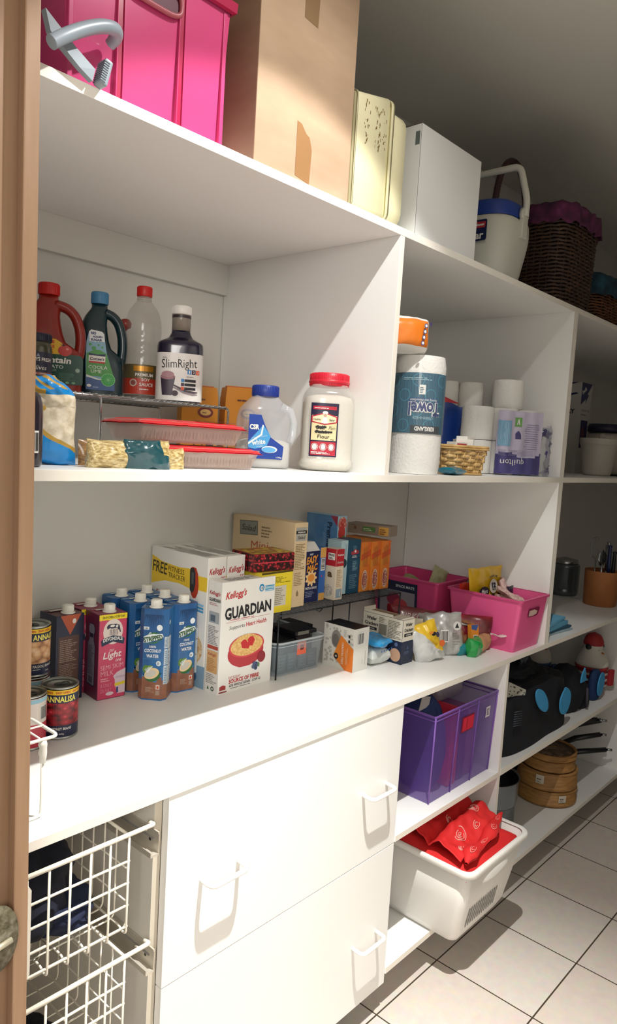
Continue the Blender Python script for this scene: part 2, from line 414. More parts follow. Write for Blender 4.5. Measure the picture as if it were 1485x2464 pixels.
# ================================================================== helpers for packets, tins and cartons
INK = M('#1b1b1d', .5); PAPER = M('#e9e6df', .45, var=.02); GREY = M('#8d8a86', .5); CAPW = M('#efece2', .35, var=.02)
def carton(w, d, h, m, bev=.0008):
    """plain folded box, near left bottom corner at the origin; returns its printing surfaces"""
    g = G(); g.box((0, 0, 0), (w, d, h), m, bev)
    return (g, plane((0, 0, 0), (1, 0, 0), (0, 0, 1)), plane((0, d, 0), (0, -1, 0), (0, 0, 1)),
            plane((w, 0, 0), (0, 1, 0), (0, 0, 1)), plane((0, 0, h), (1, 0, 0), (0, 1, 0)))
def wrinkle(p, amp, s, seed=0):
    q = Vector(p) * s + Vector((seed * 7.3, seed * 1.7, seed * 3.1))
    return noise.noise_vector(q) * amp + noise.noise_vector(q * 2.3) * (amp * .45)
def pouch(g, w, h, t, m, amp=.003, s=30., seed=0, nu=22, nv=26, T=None, pw=.5, crimp=.06, bot=True):
    """filled soft packet standing in x (width) and z (height), thickness along y"""
    T = T or Matrix()
    for side in (-1, 1):
        def fn(u, v):
            x = (u - .5) * 2; e = v
            tv = min(1., e / crimp if bot else 1., (1 - e) / crimp) if crimp else 1.
            th = t / 2 * (max(0., 1 - x * x) ** pw) * (max(0., 1 - (2 * e - 1) ** 4) ** .6 if bot else max(0., 1 - e ** 3) ** .6)
            p = Vector((x * w / 2 * (1 - .06 * (1 - (2 * e - 1) ** 2)), side * th, e * h))
            edge = min(1, (1 - abs(x)) * 5)
            return T @ (p + wrinkle(p, amp, s, seed) * (.35 + .65 * edge))
        g.sheet((lambda u, v: fn(u, v)) if side < 0 else (lambda u, v: fn(1 - u, v)), nu, nv, m)
    return g

# ================================================================== tins at the left end of the worktop
TIN = M('#a9aba6', .28, 1., var=.05); TINR = M('#59605c', .35, .8)
BEANS = mottled('white_bean_print', [(.0, '#f2cfa6'), (.35, '#e3b283'), (.62, '#c98f5c'), (.85, '#8a5530')], 62, kind='cells', rough=.4, stretch=(1, 1, 1.25))
KIDNEY = mottled('kidney_bean_print', [(.0, '#e8596b'), (.2, '#b5232f'), (.6, '#84121d'), (.85, '#3a0a10')], 66, kind='cells', rough=.35, stretch=(1, 1, 1.5))
def tin(name, label, loc, rz, style, group='tins stacked at the left end of the worktop'):
    r, h = .0372, .110
    t = thing(name, label, 'tin', loc, rz, group)
    g = G(); g.lathe([(.034, 0), (r + .0006, .0015), (r + .0006, .003), (r - .0006, .0045), (r - .0006, h - .0045), (r + .0006, h - .003), (r + .0006, h - .0012), (r - .0016, h), (r - .003, h - .0045), (0, h - .0045)], TIN, n=40)
    g.obj('can_body', t)
    g = G(); L = G(); f = drum(r - .0002)
    W = PI * r
    def band(v0, v1, m, l=1, a=-1., b=1.): L.rect(f, W * a, v0, W * b, v1, m, l, 48, 1)
    NAVY = M('#182143', .4); YEL = M('#f0c21c', .4); RED = M('#c8471c', .4)
    if style in ('bean', 'kidney'):
        band(.0055, .104, NAVY)
        band(.030, .077, BEANS if style == 'bean' else KIDNEY, 2)
        band(.0945, .104, YEL, 2)
        for k in range(-3, 4): L.text(f, 'EASY OPEN', k * .034 + .004, .0992, .028, .0045, RED, .03, l=3)
        for k in (-1, 0, 1):
            L.text(f, 'ANNALISA', k * .078 + .010, .0855, .062, .0125, M('#f2e36a', .4), .03, l=3)
            L.text(f, 'FAGIOLI BIANCHI' if style == 'bean' else 'RED KIDNEY BEANS', k * .078 + .006, .0235, .052, .0055, PAPER, .02, l=3)
            L.text(f, '400g', k * .078 + .012, .0125, .010, .004, PAPER, .01, l=3)
            L.fine(f, k * .078 - .020, .0165, k * .078 + .004, .019, 1, PAPER, 3)
    else:
        band(.0055, .104, M('#b84550' if style == 'red' else '#c45a5a', .4)); band(.0055, .052, M('#c5384a', .4), 2); band(.052, .104, M('#e7d9cf', .4), 2); band(.0945, .1025, M('#9cc9dc', .4), 3)
        L.rect(f, .004, .056, .032, .092, M('#d88a90'), 3, 6, 1); L.fine(f, .006, .058, .030, .090, 9, M('#a04550'), 4, 5)
        L.bars(f, -.016, .058, .002, .088, l=3)
    L.obj('paper_label', t)
    g = G(); g.tube([(.006 * math.cos(a), -.010 + .009 * math.sin(a), h - .0028) for a in [2 * PI * k / 16 for k in range(16)]], .0011, TINR, 6, True)
    g.box((-.003, -.002, h - .0042), (.003, .010, h - .0030), TINR); g.obj('ring_pull', t)
    g = G(); g.lathe([(.033, h - .0044), (.0335, h - .0038), (.0325, h - .0041), (.026, h - .0041), (.0255, h - .0047), (0, h - .0043)], TINR, n=36, cap=False); g.obj('lid', t)
    return t
tin('food_tin', 'red kidney bean tin with navy and yellow label standing alone in front', (.257, .345, ZC), R(80), 'kidney')
tin('food_tin', 'red and cream tin with a barcode beside the kidney beans, behind the white wire rack', (.180, .335, ZC), R(40), 'red')
tin('food_tin', 'white bean tin with navy and yellow label stacked on another tin', (.238, .432, ZC + .1105), R(8), 'bean')
tin('food_tin', 'lower tin carrying the white bean tin, mostly hidden behind the front tins', (.238, .432, ZC), R(100), 'pink')

# ================================================================== milk cartons
def tetra(name, label, loc, rz, w, d, h, body, cap=True, group=None, cham=0., cap_at=None, fin=True):
    t = thing(name, label, 'carton', loc, rz, group)
    g = G(); x, y = w / 2, d / 2
    if cham:
        c = cham; out = [(-x + c, -y), (x - c, -y), (x, -y + c), (x, y - c), (x - c, y), (-x + c, y), (-x, y - c), (-x, -y + c)]
        g.loft([[Vector((a * .96, b * .96, 0)) for a, b in out], [Vector((a, b, .004)) for a, b in out], [Vector((a, b, h - .012)) for a, b in out], [Vector((a * .99, b * .98, h)) for a, b in out]], body, smooth=False)
    else: g.box((-x, -y, 0), (x, y, h), body, .0015)
    F = plane((-x, -y, 0), (1, 0, 0), (0, 0, 1)); L = plane((-x, y, 0), (0, -1, 0), (0, 0, 1)); Rr = plane((x, -y, 0), (0, 1, 0), (0, 0, 1)); Tp = plane((-x, -y, h), (1, 0, 0), (0, 1, 0))
    cx, cy = cap_at or (0, -d * .20)
    if cap:
        c = G(); c.lathe([(.0155, 0), (.0165, .001), (.0165, .003), (.0128, .004), (.0128, .0185), (.0115, .020), (0, .020)], CAPW, (cx, cy, h), n=28)
        for k in range(28):
            a = 2 * PI * k / 28; c.box((-.0004, -.0004, 0), (.0004, .0004, .013), CAPW, T=Matrix.Translation((cx + .0129 * math.cos(a), cy + .0129 * math.sin(a), h + .005)) @ Matrix.Rotation(a, 4, 'Z'))
        c.obj('screw_cap', t)
    if fin:
        g.box((-x * .92, y * .30, h + .0002), (x * .92, y * .62, h + .0016), body, .0004)
    return t, g, F, L, Rr, Tp
def cow(g, f, u, v, s):
    W = M('#ece7df'); N = M('#2a2b45'); Bk = M('#9fc3dd')
    g.ell(f, u, v, .024 * s, .029 * s, M('#e9d9cf'), 2, 28)
    g.poly(f, [(u + a * s, v + b * s) for a, b in ((-.014, .006), (-.016, .012), (-.012, .017), (-.004, .018), (.008, .017), (.015, .014), (.017, .006), (.019, -.003), (.0165, -.003), (.014, .004), (.012, .003), (.010, .008), (-.004, .007), (-.008, .009))], N, 3)
    g.ell(f, u - .002 * s, v + .0135 * s, .006 * s, .0028 * s, W, 4); g.ell(f, u + .009 * s, v + .012 * s, .003 * s, .003 * s, W, 4)
    for a in (-.008, -.005, -.001, .002, .006, .009): g.rect(f, u + a * s, v - .008 * s, u + (a + .0012) * s, v + .006 * s, N, 3, rot=a * 12)
def milk(label, loc, rz):
    PNK = M('#cf4468', .4, var=.04); PLUM = M('#6f2846', .4, var=.05)
    t, g, F, L, Rr, Tp = tetra('milk_carton', label, loc, rz, .072, .072, .206, [PLUM, M('#8f3350', .4), PNK, PLUM, PLUM, PLUM])
    g.rect(F, .0005, .192, .0715, .2055, M('#efd824'), 1); g.text(F, 'EASY OPEN 3-STEP CAP', .037, .1985, .056, .0055, INK, .02, l=2)
    cow(g, F, .036, .163, 1.05)
    g.poly(F, [(.006, .143), (.012, .1485), (.036, .154), (.060, .1485), (.066, .143), (.064, .130), (.036, .139), (.008, .130)], M('#20324f'), 4)
    g.text(F, 'DEVONDALE', .036, .1435, .050, .0088, PAPER, .03, l=5, arch=.003)
    g.text(F, 'our', .034, .118, .012, .006, M('#f3d9dd'), .0, .3, l=3); g.text(F, 'Light', .036, .105, .046, .021, M('#f6e9e6'), .02, .25, R(3)); g.text(F, 'one', .052, .092, .015, .006, M('#f3d9dd'), .01, .2)
    g.text(F, 'SEMI SKIM', .036, .0785, .058, .011, M('#f0b9c2'), -.008, rot=R(3)); g.text(F, 'MILK', .024, .0635, .032, .012, M('#f0b9c2'), -.008, rot=R(3))
    g.fine(F, .008, .044, .036, .054, 2, M('#eaa7b3'), 2); g.text(F, '& ONLY', .022, .0345, .028, .009, M('#eaa0b0'), -.008); g.text(F, '2% FAT', .022, .0215, .028, .009, M('#eaa0b0'), -.008)
    g.poly(F, [(.040, .054), (.050, .063), (.0715, .070), (.0715, .010), (.052, .010), (.046, .030), (.044, .046)], M('#dbc6cf'), 2)
    g.rect(F, .046, .048, .0715, .053, M('#c6b0bd'), 3); g.rect(F, .044, .030, .071, .037, M('#e8cf30'), 4, rot=R(6)); g.rect(F, .049, .012, .054, .026, M('#3b3f78'), 3); g.ell(F, .032, .013, .010, .0045, M('#e3ccd2'), 3)
    g.poly(L, [(.016, .032), (.019, .028), (.052, .028), (.056, .032), (.056, .130), (.049, .142), (.049, .154), (.053, .160), (.053, .172), (.046, .180), (.026, .180), (.020, .172), (.020, .160), (.024, .154), (.024, .142), (.016, .130)], M('#2c2440'), 1)
    g.poly(L, [(.018, .033), (.050, .031), (.054, .034), (.054, .128), (.047, .141), (.047, .155), (.051, .161), (.051, .171), (.045, .178), (.027, .178), (.022, .171), (.022, .161), (.026, .155), (.026, .141), (.018, .129)], M('#8a8797'), 2)
    g.fine(L, .021, .056, .051, .128, 18, M('#4d4a5c'), 3); g.rect(L, .026, .036, .046, .052, M('#555264'), 3); g.rect(L, .028, .146, .045, .156, M('#30293f'), 3)
    g.rect(Tp, .012, .040, .050, .050, M('#e0d4cc'), 9)
    g.obj('carton_body', t); return t
milk('pink semi skim milk carton with a cow badge and yellow strip', (.455, .489, ZC), R(-6))
t = milk('plum coloured milk carton standing behind the pink one, mostly hidden', (.448, .563, ZC), R(-2))
BRN = M('#55362c', .4); DBL = M('#1d2540', .4)
t, g, F, L, Rr, Tp = tetra('milk_carton', 'brown and navy milk carton with an orange triangle under its cap', (.365, .535, ZC), R(2), .072, .072, .206, [DBL, M('#5d3030', .4), DBL, DBL, DBL, M('#252a45', .4)], cap_at=(.004, -.018))
g.poly(F, [(.010, .2055), (.0640, .2055), (.036, .158)], M('#bc5a38'), 1); g.ell(F, .046, .190, .005, .006, PAPER, 2); g.rect(F, .006, .012, .060, .156, BRN, 1)
g.fine(F, .010, .096, .056, .150, 12, M('#a08474'), 2, 3); g.fine(F, .010, .060, .056, .092, 8, M('#9b8070'), 2, 9, .35); g.fine(F, .010, .018, .056, .055, 9, M('#8d7262'), 2, 4); g.rect(Tp, .010, .042, .046, .056, M('#cfc4bc'), 9)
g.obj('carton_body', t)

# ================================================================== coconut water cartons
BLU = mottled('coconut_carton_blue', [(.3, '#1d4c82'), (.6, '#256aa6'), (.8, '#2f7fbb')], 14, rough=.38, stretch=(1, 1, .35), coat=.2)
def coconut(label, loc, rz):
    w = .069; h = .222
    t, g, F, L, Rr, Tp = tetra('coconut_water_carton', label, loc, rz, w, w, h, BLU, True, 'coconut water cartons on the worktop', .011, (0, -.014))
    DK = M('#123257', .4); W = M('#e6ebee'); BR = mottled('coconut_carton_sand', [(.3, '#7d4f3c'), (.7, '#a06b52')], 30, rough=.4); GR = M('#3f7a33')
    a, b = .011, w - .011
    for q in range(26):
        x = .013 + q * .0017; g.poly(F, [(x, .2085), (x + .0012, .2085), (.034 + (x - .034) * 1.05 + .006 * math.sin(q * 2.1), .180 + .010 * math.sin(q * 1.7) + abs(q - 10) * .0009)], DK, 1)
    g.rect(F, a, .004, b, .058, BR, 1); g.poly(F, [(a, .058), (a, .064), (.026, .048), (.044, .044), (b, .068), (b, .058)], M('#3f7fb8'), 2)
    g.ell(F, .049, .178, .007, .0075, M('#e8eef2'), 2); g.rect(F, a, .172, .024, .179, W, 2); g.text(F, 'C&A', .0175, .1755, .009, .004, INK, .02)
    g.poly(F, [(a - .000, .140), (.022, .141), (b - .002, .152), (b + .001, .158), (b - .002, .164), (.040, .162), (.026, .166), (.022, .160), (a, .154), (a + .002, .147)], W, 2)
    g.poly(F, [(.014, .1375), (.040, .1400), (.054, .1500), (.036, .1420)], GR, 3); g.poly(F, [(.020, .1600), (.036, .1665), (.052, .1650), (.036, .1625)], GR, 3)
    g.text(F, 'STRIPPED', .0345, .1515, .046, .0125, M('#2e5a2c'), .04, rot=R(13), l=4)
    g.text(F, '100%', .034, .1315, .016, .0058, W, .02, .15); g.text(F, 'COCONUT', .0345, .1215, .040, .0085, W, .03, .1); g.text(F, 'WATER', .0345, .1085, .030, .0085, W, .03, .1)
    g.rect(F, a, .101, b, .1015, M('#5d9aca'), 2); g.ell(F, .0495, .0915, .006, .0065, M('#dfe8ec'), 3); g.fine(F, .0455, .088, .0535, .095, 3, M('#3a4c5c'), 4)
    g.ell(F, .020, .076, .008, .010, M('#5d8a3a'), 2); g.ell(F, .030, .078, .007, .008, M('#769c40'), 2)
    g.ell(F, .036, .062, .0195, .0155, M('#2f6a35'), 3, rot=R(25)); g.ell(F, .034, .066, .0190, .0125, M('#e8cfa2'), 4, rot=R(28)); g.ell(F, .032, .066, .0135, .0078, M('#cfcbc0'), 5, rot=R(25))
    for k in range(7): g.rect(F, .020 + k * .002, .066 + k * .0016, .0215 + k * .002, .078 + k * .0012, W, 6, rot=R(40 - 14 * k))
    g.rect(F, .045, .028, .054, .039, M('#dcd5cc'), 3); g.ell(F, .0495, .033, .0028, .0036, M('#d8542e'), 4); g.rect(F, .045, .014, .054, .025, M('#a98f80'), 3); g.fine(F, .020, .020, .041, .034, 5, M('#b09884'), 3)
    # printed side and bevelled edge
    s2 = math.sqrt(.5); E_ = plane((w / 2 - .011, -w / 2, 0), (s2, s2, 0), (0, 0, 1)); E2 = plane((-w / 2, -w / 2 + .011, 0), (s2, -s2, 0), (0, 0, 1))
    for e in (E_, E2): g.rect(e, .0002, .004, .0154, .050, BR, 1)
    for v0, v1 in ((.128, .156), (.088, .126), (.040, .086)):
        g.rect(E_, .004, v0, .0150, v1, M('#c9d6de'), 2); g.fine(E_, .006, v0 + .003, .0135, v1 - .003, 7, M('#7e93a5'), 3, 7)
        g.rect(Rr, .004, v0, .030, v1, M('#dde2e4'), 2); g.fine(Rr, .013, v0 + .003, .028, v1 - .003, 7, M('#8fa0ad'), 3, 4)
    for k in range(4): g.ell(Rr, .009, .095 + k * .008, .0028, .0028, M('#2c6aa8'), 3)
    g.rect(Rr, a, .004, b, .040, BR, 1); g.rect(L, a, .004, b, .050, BR, 1); g.ell(Rr, .016, .190, .005, .006, W, 2)
    g.rect(Tp, .020, .045, .052, .053, M('#d9d7d0'), 10)
    g.obj('carton_body', t); return t
s1 = coconut('blue coconut water carton nearest the front edge, its whole front showing', (.543, .406, ZC), R(-50))
for x, y, rz, lb in ((.622, .419, -6, 'blue coconut water carton on the right beside the guardian cereal box'), (.540, .486, -6, 'blue coconut water carton between the pink milk and the front coconut carton'), (.534, .5585, -6, 'rearmost left blue coconut water carton against the wall'),
                     (.612, .5605, -6, 'rearmost right blue coconut water carton against the wall'), (.617, .490, -6, 'blue coconut water carton in the middle of the right column')):
    dup(s1, (x, y, ZC), R(rz), lb)
# ================================================================== cereal boxes on the worktop
CREAM = M('#ebe8e2', .42, var=.015); KRED = M('#b3282c', .5)
def script(g, f, t, u, v, w, h, m, rot=0., l=3, bold=.02): g.text(f, t, u, v, w, h, m, bold, .28, rot, l)
# tall white cereal box with a red bowl
w, d, h = .184, .050, .283
g, F, L, Rt, T = carton(w, d, h, CREAM)
script(g, F, "Kellogg's", .048, .248, .068, .024, M('#c0292c'), R(4)); g.ell(F, .135, .257, .009, .010, M('#2c87b8'), 2); g.ell(F, .135, .256, .005, .006, CREAM, 3); g.text(F, '1', .135, .256, .003, .006, INK, l=4)
for k in range(4): g.rect(F, .147, .2455 + k * .0042, .181, .2482 + k * .0042, M('#3d9ac9') if k % 2 else M('#8fc3dd'), 2)
g.text(F, 'GUARDIAN', .092, .205, .160, .031, INK, .035, rot=R(2.2)); g.rect(F, .018, .1815, .168, .1822, M('#c76a6a'), 2, rot=R(1.5)); g.fine(F, .030, .1850, .155, .1880, 1, M('#c0474a'), 2)
g.text(F, 'Supports', .055, .165, .052, .0115, M('#3a3a3c'), -.004, .15, R(2)); g.text(F, 'Heart Health', .122, .169, .072, .0115, M('#c0292c'), .01, .1, R(2))
RB = M('#b5202c', .35); FL = mottled('flake_print', [(.25, '#c98f43'), (.5, '#e2b56c'), (.75, '#f0d79c')], 170, rough=.5)
g.ell(F, .090, .096, .062, .038, RB, 2, 32); g.poly(F, [(.029, .104), (.036, .082), (.052, .066), (.070, .0585), (.106, .0585), (.128, .070), (.146, .090), (.152, .112)], RB, 2)
g.ell(F, .092, .112, .061, .030, M('#cf3a44', .35), 3, 32); g.ell(F, .092, .113, .056, .0265, FL, 4, 32); g.ell(F, .090, .120, .045, .022, FL, 4, 24)
for u, v, r_ in ((.082, .117, .012), (.106, .121, .013), (.094, .112, .009)): g.poly(F, [(u - r_, v + r_ * .5), (u - r_ * .3, v + r_), (u + r_ * .5, v + r_ * .9), (u + r_, v + r_ * .2), (u + r_ * .4, v - r_), (u - r_ * .6, v - r_ * .7)], M('#c5252b'), 5)
g.ell(F, .146, .074, .014, .015, M('#8f1f2b'), 5)
for k, (u, v) in enumerate(((.118, .052), (.127, .047), (.134, .055), (.127, .058), (.121, .060))): g.ell(F, u, v, .0058, .0055, M('#33415f') if k % 2 else M('#4a5a7c'), 6)
g.ell(F, .137, .054, .003, .006, M('#5a8a3a'), 7)
g.text(F, 'EXCELLENT', .055, .0375, .040, .0062, M('#b9352f'), -.004); g.text(F, 'SOURCE OF FIBRE', .088, .0275, .104, .0110, M('#b9252a'), .03); g.text(F, '63% WHOLE GRAIN - LOW GI', .092, .0165, .108, .0072, INK, .015); g.fine(F, .042, .0085, .146, .0112, 1, M('#55504c'), 2)
g.rect(F, .006, .010, .026, .020, M('#a33434'), 2); g.rect(F, .004, .003, .030, .0065, M('#8d3434'), 2); g.ell(F, .016, .018, .008, .0045, M('#a33434'), 2)
script(g, L, "Kellogg's", .025, .252, .040, .013, M('#b3282c')); g.text(L, 'GUARDIAN', .025, .236, .042, .009, INK, .03); g.fine(L, .005, .222, .045, .230, 2, M('#b88'), 2)
g.rect(L, .006, .178, .044, .206, M('#a9adb0'), 2); g.rect(L, .012, .182, .030, .198, M('#5e6a78'), 3); g.fine(L, .005, .124, .045, .172, 12, M('#8e8a88'), 2, 3)
g.rect(L, .005, .112, .045, .121, M('#b9503a'), 2); g.rect(L, .005, .052, .045, .108, M('#dcae76'), 2); script(g, L, "Kellogg's", .025, .098, .030, .009, M('#a8302c')); g.fine(L, .008, .056, .042, .090, 8, M('#b98750'), 3)
g.fine(L, .005, .024, .045, .050, 6, M('#97938e'), 2); g.poly(L, [(.010, .008), (.018, .008), (.014, .018)], M('#3c6a44'), 2); g.ring(L, .030, .012, .003, .006, M('#3f5a4c'), 2)
g.fine(T, .03, .010, .15, .040, 4, M('#8d8a86'), 2)
g.obj('cereal_box', None, (.661, .310, ZC), R(0), label='white guardian cereal box with a red bowl of flakes, standing at the front', cat='cereal box')
# two matching tall boxes with their narrow ends forward
def specialk(label, loc, first):
    w, d, h = .0605, .232, .336
    g, F, L, Rt, T = carton(w, d, h, CREAM)
    script(g, F, "Kellogg's", .031, .300, .050, .021, KRED, R(4)); script(g, F, 'Special', .025, .274, .036, .010, M('#55504e'), 0, 3, -.01); script(g, F, 'K', .050, .277, .012, .018, KRED)
    g.fine(F, .006, .18, .055, .255, 14, M('#a9a5a0'), 2)
    YL = M('#ecc632', .4)
    g.poly(L, [(.002, .313), (.050, .300), (.120, .296), (.175, .300), (.175, .247), (.120, .254), (.060, .252), (.002, .236)], YL, 1)
    g.text(L, 'FREE', .038, .284, .062, .030, M('#3a3420'), .012, rot=R(-3)); g.text(L, 'FITNESS', .108, .286, .066, .013, M('#3a3420'), -.004, rot=R(-2)); g.text(L, 'TRACKER', .110, .269, .070, .013, M('#3a3420'), -.004, rot=R(-2))
    BK = M('#23232a', .35); OR = M('#b5391f', .4)
    g.poly(L, [(.166, .300), (.174, .306), (.188, .304), (.196, .290), (.200, .262), (.198, .242), (.190, .228), (.180, .226), (.170, .236)], OR, 3)
    g.poly(L, [(.164, .296), (.168, .303), (.180, .303), (.186, .292), (.187, .262), (.182, .244), (.172, .238), (.166, .246)], BK, 4); g.rect(L, .171, .262, .181, .292, M('#4b5158'), 5)
    g.rect(L, .192, .250, .232, .286, YL, 2)
    script(g, L, "Kellogg's", .048, .212, .048, .017, M('#a8302c'), R(-14)); g.ell(L, .148, .214, .010, .014, M('#4da3cf'), 2); g.ell(L, .148, .213, .005, .007, CREAM, 3)
    for k in range(3): g.rect(L, .160, .196 + k * .008, .222, .2015 + k * .008, M('#4d9dc8') if k < 2 else M('#8cc0da'), 2, rot=R(-3))
    g.text(L, 'Special K', .105, .165, .15, .035, KRED, .0, .2); FR = mottled('fruit_flake_print', [(.2, '#7d1f25'), (.42, '#c99a62'), (.62, '#e8d6b4'), (.8, '#b04048')], 60, rough=.5)
    g.ell(L, .170, .100, .055, .045, FR, 2, 24); g.poly(L, [(.0, .045), (.236, .060), (.236, .002), (.0, .002)], M('#7fa3bd'), 2); g.ell(L, .185, .028, .022, .016, M('#31618f'), 3)
    g.fine(T, .008, .02, .052, .22, 8, M('#b7b4ae'), 2, vert=True)
    g.poly(T, [(.004, .10), (.056, .12), (.056, .16), (.004, .14)], M('#cfccc6'), 2)
    return g.obj('cereal_box', None, loc, 0, label=label, cat='cereal box')
specialk('tall white cereal box with a yellow free fitness tracker banner on its side', (.6575, .363, ZC), True)
specialk('tall white cereal box end-on between the fitness tracker box and the red patterned box', (.7215, .363, ZC), False)

# ================================================================== dark wire rack and the packets on it
DW = M('#33373c', .35, .7); ZR = 1.048
g = G(); zr = ZR - .002
for y in (.300, .385, .47, .575): g.tube([(.852, y, zr - .0035), (1.415, y, zr - .0035)], .0022, DW, 6)
for k in range(38): g.tube([(.858 + k * .0148, .298, zr), (.858 + k * .0148, .578, zr)], .0013, DW, 5)
for y in (.300, .575):
    g.bend([(.856, y, zr - .004), (.856, y, ZC + .002)], .0024, DW, .01, 6)
    g.bend([(1.154, y, zr - .004), (1.154, y, ZC + .002)], .0022, DW, .01, 6)
    g.bend([(1.412, y, zr - .004), (1.412, y, ZC + .002)], .0024, DW, .01, 6)
g.tube([(1.000, .298, zr - .004), (1.010, .292, zr - .010), (1.026, .296, zr - .004)], .002, DW, 6)
g.obj('wire_rack', None, label='dark coated wire shelf riser on the worktop carrying pasta and snack boxes', cat='wire rack')
def packet(label, x, y, w, d, h, m, draw=None, rz=0, z=ZR, name='packet_box', cat='box', group=None, bev=.0008):
    g, F, L, Rt, T = carton(w, d, h, m, bev)
    if draw: draw(g, F, L, Rt, T)
    return g.obj(name, None, (x, y, z), R(rz), label=label, cat=cat, group=group)
YEL = M('#e6cf33', .42)
def dr(g, F, L, Rt, T):
    g.rect(F, .038, .088, .113, .104, YEL, 1); g.rect(F, .040, .020, .047, .070, INK, 2); g.rect(F, .047, .018, .094, .072, M('#cdc5b2'), 2); g.fine(F, .052, .022, .090, .069, 9, M('#8f8a78'), 3); g.fine(F, .016, .080, .110, .098, 5, M('#8d7f22'), 2, vert=False)
    g.rect(F, .0, .1065, .117, .1115, M('#4a3d14'), 1)
packet('yellow box on the wire riser just behind the guardian cereal box', .800, .316, .117, .17, .1115, YEL, dr)
RF = mottled('red_corn_print', [(.0, '#e0606c'), (.25, '#b8242f'), (.5, '#4a0d12'), (.7, '#1e0708')], 130, kind='cells', rough=.4)
YF = mottled('gold_corn_print', [(.0, '#e6cf58'), (.35, '#c9a92e'), (.62, '#7c5c1c'), (.85, '#c8402c')], 60, kind='cells', rough=.4)
def dr(g, F, L, Rt, T):
    g.rect(F, .001, .001, .134, .0465, RF, 1); g.rect(F, .001, .0225, .134, .0255, M('#c43442'), 2); g.rect(T, .001, .001, .134, .099, YF, 1); g.rect(L, .001, .001, .099, .0465, RF, 1)
packet('flat yellow and red patterned box lying on top of the yellow box', .7835, .332, .133, .10, .0475, M('#8d2a22', .4), dr, -8, ZR + .1120)
TAN = M('#d9c19a', .5, var=.03)
def dr(g, F, L, Rt, T):
    SL = M('#8f9088', .3, .3)
    g.rect(L, .030, .180, .105, .222, M('#6f7268'), 1, rot=R(4)); g.rect(L, .033, .183, .102, .219, SL, 2, rot=R(4)); g.text(L, 'Salad', .068, .201, .056, .018, M('#3c4238'), .01, .2, l=3)
    g.fine(L, .120, .180, .172, .215, 4, M('#8d7a5a'), 2); g.text(L, 'Mini', .115, .155, .070, .024, M('#b85a3a'), .0, .1, R(4)); g.text(L, 'Tosta', .175, .120, .080, .026, M('#2f8d84'), .03, .2, R(4))
    g.rect(F, .005, .184, .048, .222, M('#a9a79e'), 1); g.rect(F, .005, .204, .048, .213, INK, 2); g.text(F, 'PREMIUM', .026, .2085, .030, .0045, PAPER, .03); script(g, F, 'Salad', .027, .194, .028, .009, M('#5c5c54'))
    g.fine(F, .006, .105, .046, .178, 16, M('#8d7a58'), 2, 6); g.fine(F, .006, .060, .044, .098, 8, M('#9c8763'), 2, 8); g.poly(F, [(.018, .040), (.026, .040), (.022, .048)], M('#8d7a58'), 2); g.rect(F, .018, .030, .027, .040, M('#8d7a58'), 2)
packet('tall beige mini toast box on the wire riser with small print on its end', .9355, .334, .0525, .25, .235, TAN, dr)
NV = M('#16204a', .4)
g = G(); g.box((0, 0, 0), (.064, .054, .148), NV, .001)
g.loft([[Vector(p) for p in ((0, 0, .148), (.064, 0, .148), (.064, .054, .148), (0, .054, .148))], [Vector(p) for p in ((.003, .018, .172), (.058, .018, .172), (.058, .036, .172), (.003, .036, .172))]], M('#d8d6cf'), smooth=False)
F = plane((0, 0, 0), (1, 0, 0), (0, 0, 1)); OR = M('#e0962f', .4)
g.text(F, 'EASY', .032, .123, .046, .022, OR, .04, .25, R(6)); g.text(F, 'MAC', .034, .100, .044, .020, OR, .04, .25, R(8)); g.text(F, 'KRAFT', .028, .139, .014, .005, PAPER, .03)
g.ell(F, .031, .070, .019, .017, M('#e9c58c'), 2)
for k in range(9): a = k * .7; g.ell(F, .031 + .019 * math.cos(a), .070 + .018 * math.sin(a), .006, .004, M('#e9c58c'), 3, rot=a)
g.ell(F, .031, .071, .014, .011, M('#dd8f3a'), 4)
g.text(F, 'PASTA & SAUCE', .033, .0415, .048, .007, PAPER, .02); g.fine(F, .010, .016, .056, .034, 4, M('#7f88a6'), 2)
g.obj('packet_box', None, (1.003, .353, ZR), 0, label='navy gable-topped easy mac pasta box with a splash of yellow sauce', cat='box')
def dr(g, F, L, Rt, T):
    g.rect(F, .0008, .126, .0252, .1555, M('#cf9c52'), 1); g.bars(F, .004, .088, .022, .124, True); g.rect(F, .0008, .0008, .0252, .022, M('#c9974a'), 1); g.poly(F, [(.010, .076), (.013, .072), (.010, .068), (.007, .072)], M('#c03a4a'), 2)
packet('narrow blue box with orange ends and a barcode beside the easy mac box', 1.0695, .353, .026, .11, .156, M('#2c5fa6', .4), dr)
def dr(g, F, L, Rt, T):
    for f, q in ((F, .036), (L, .045)): g.rect(f, .0003, .100, q - .0003, .1505, M('#b32430', .4), 1)
    g.text(F, 'freedom', .019, .134, .028, .006, PAPER, .02); g.text(F, 'Crunchola', .019, .112, .027, .006, PAPER, .0, .2); g.rect(L, .014, .118, .040, .138, PAPER, 2); g.text(L, 'FREE', .027, .132, .022, .007, INK, .03, l=3); g.fine(L, .016, .120, .038, .127, 2, INK, 3)
    g.text(L, 'a', .024, .074, .018, .016, M('#5d4a30'), .05); g.fine(F, .006, .040, .031, .092, 10, M('#b59a72'), 2); g.rect(F, .006, .006, .031, .032, M('#8fa3b3'), 2); g.text(F, 'i', .024, .018, .003, .014, PAPER, .05)
    g.ell(L, .020, .026, .018, .018, mottled('oat_print', [(.3, '#8a8078'), (.6, '#d5ccbe')], 200), 2)
packet('small red-topped beige freedom cereal box on the wire riser', 1.114, .329, .036, .045, .1505, M('#dccfb8', .45), dr)
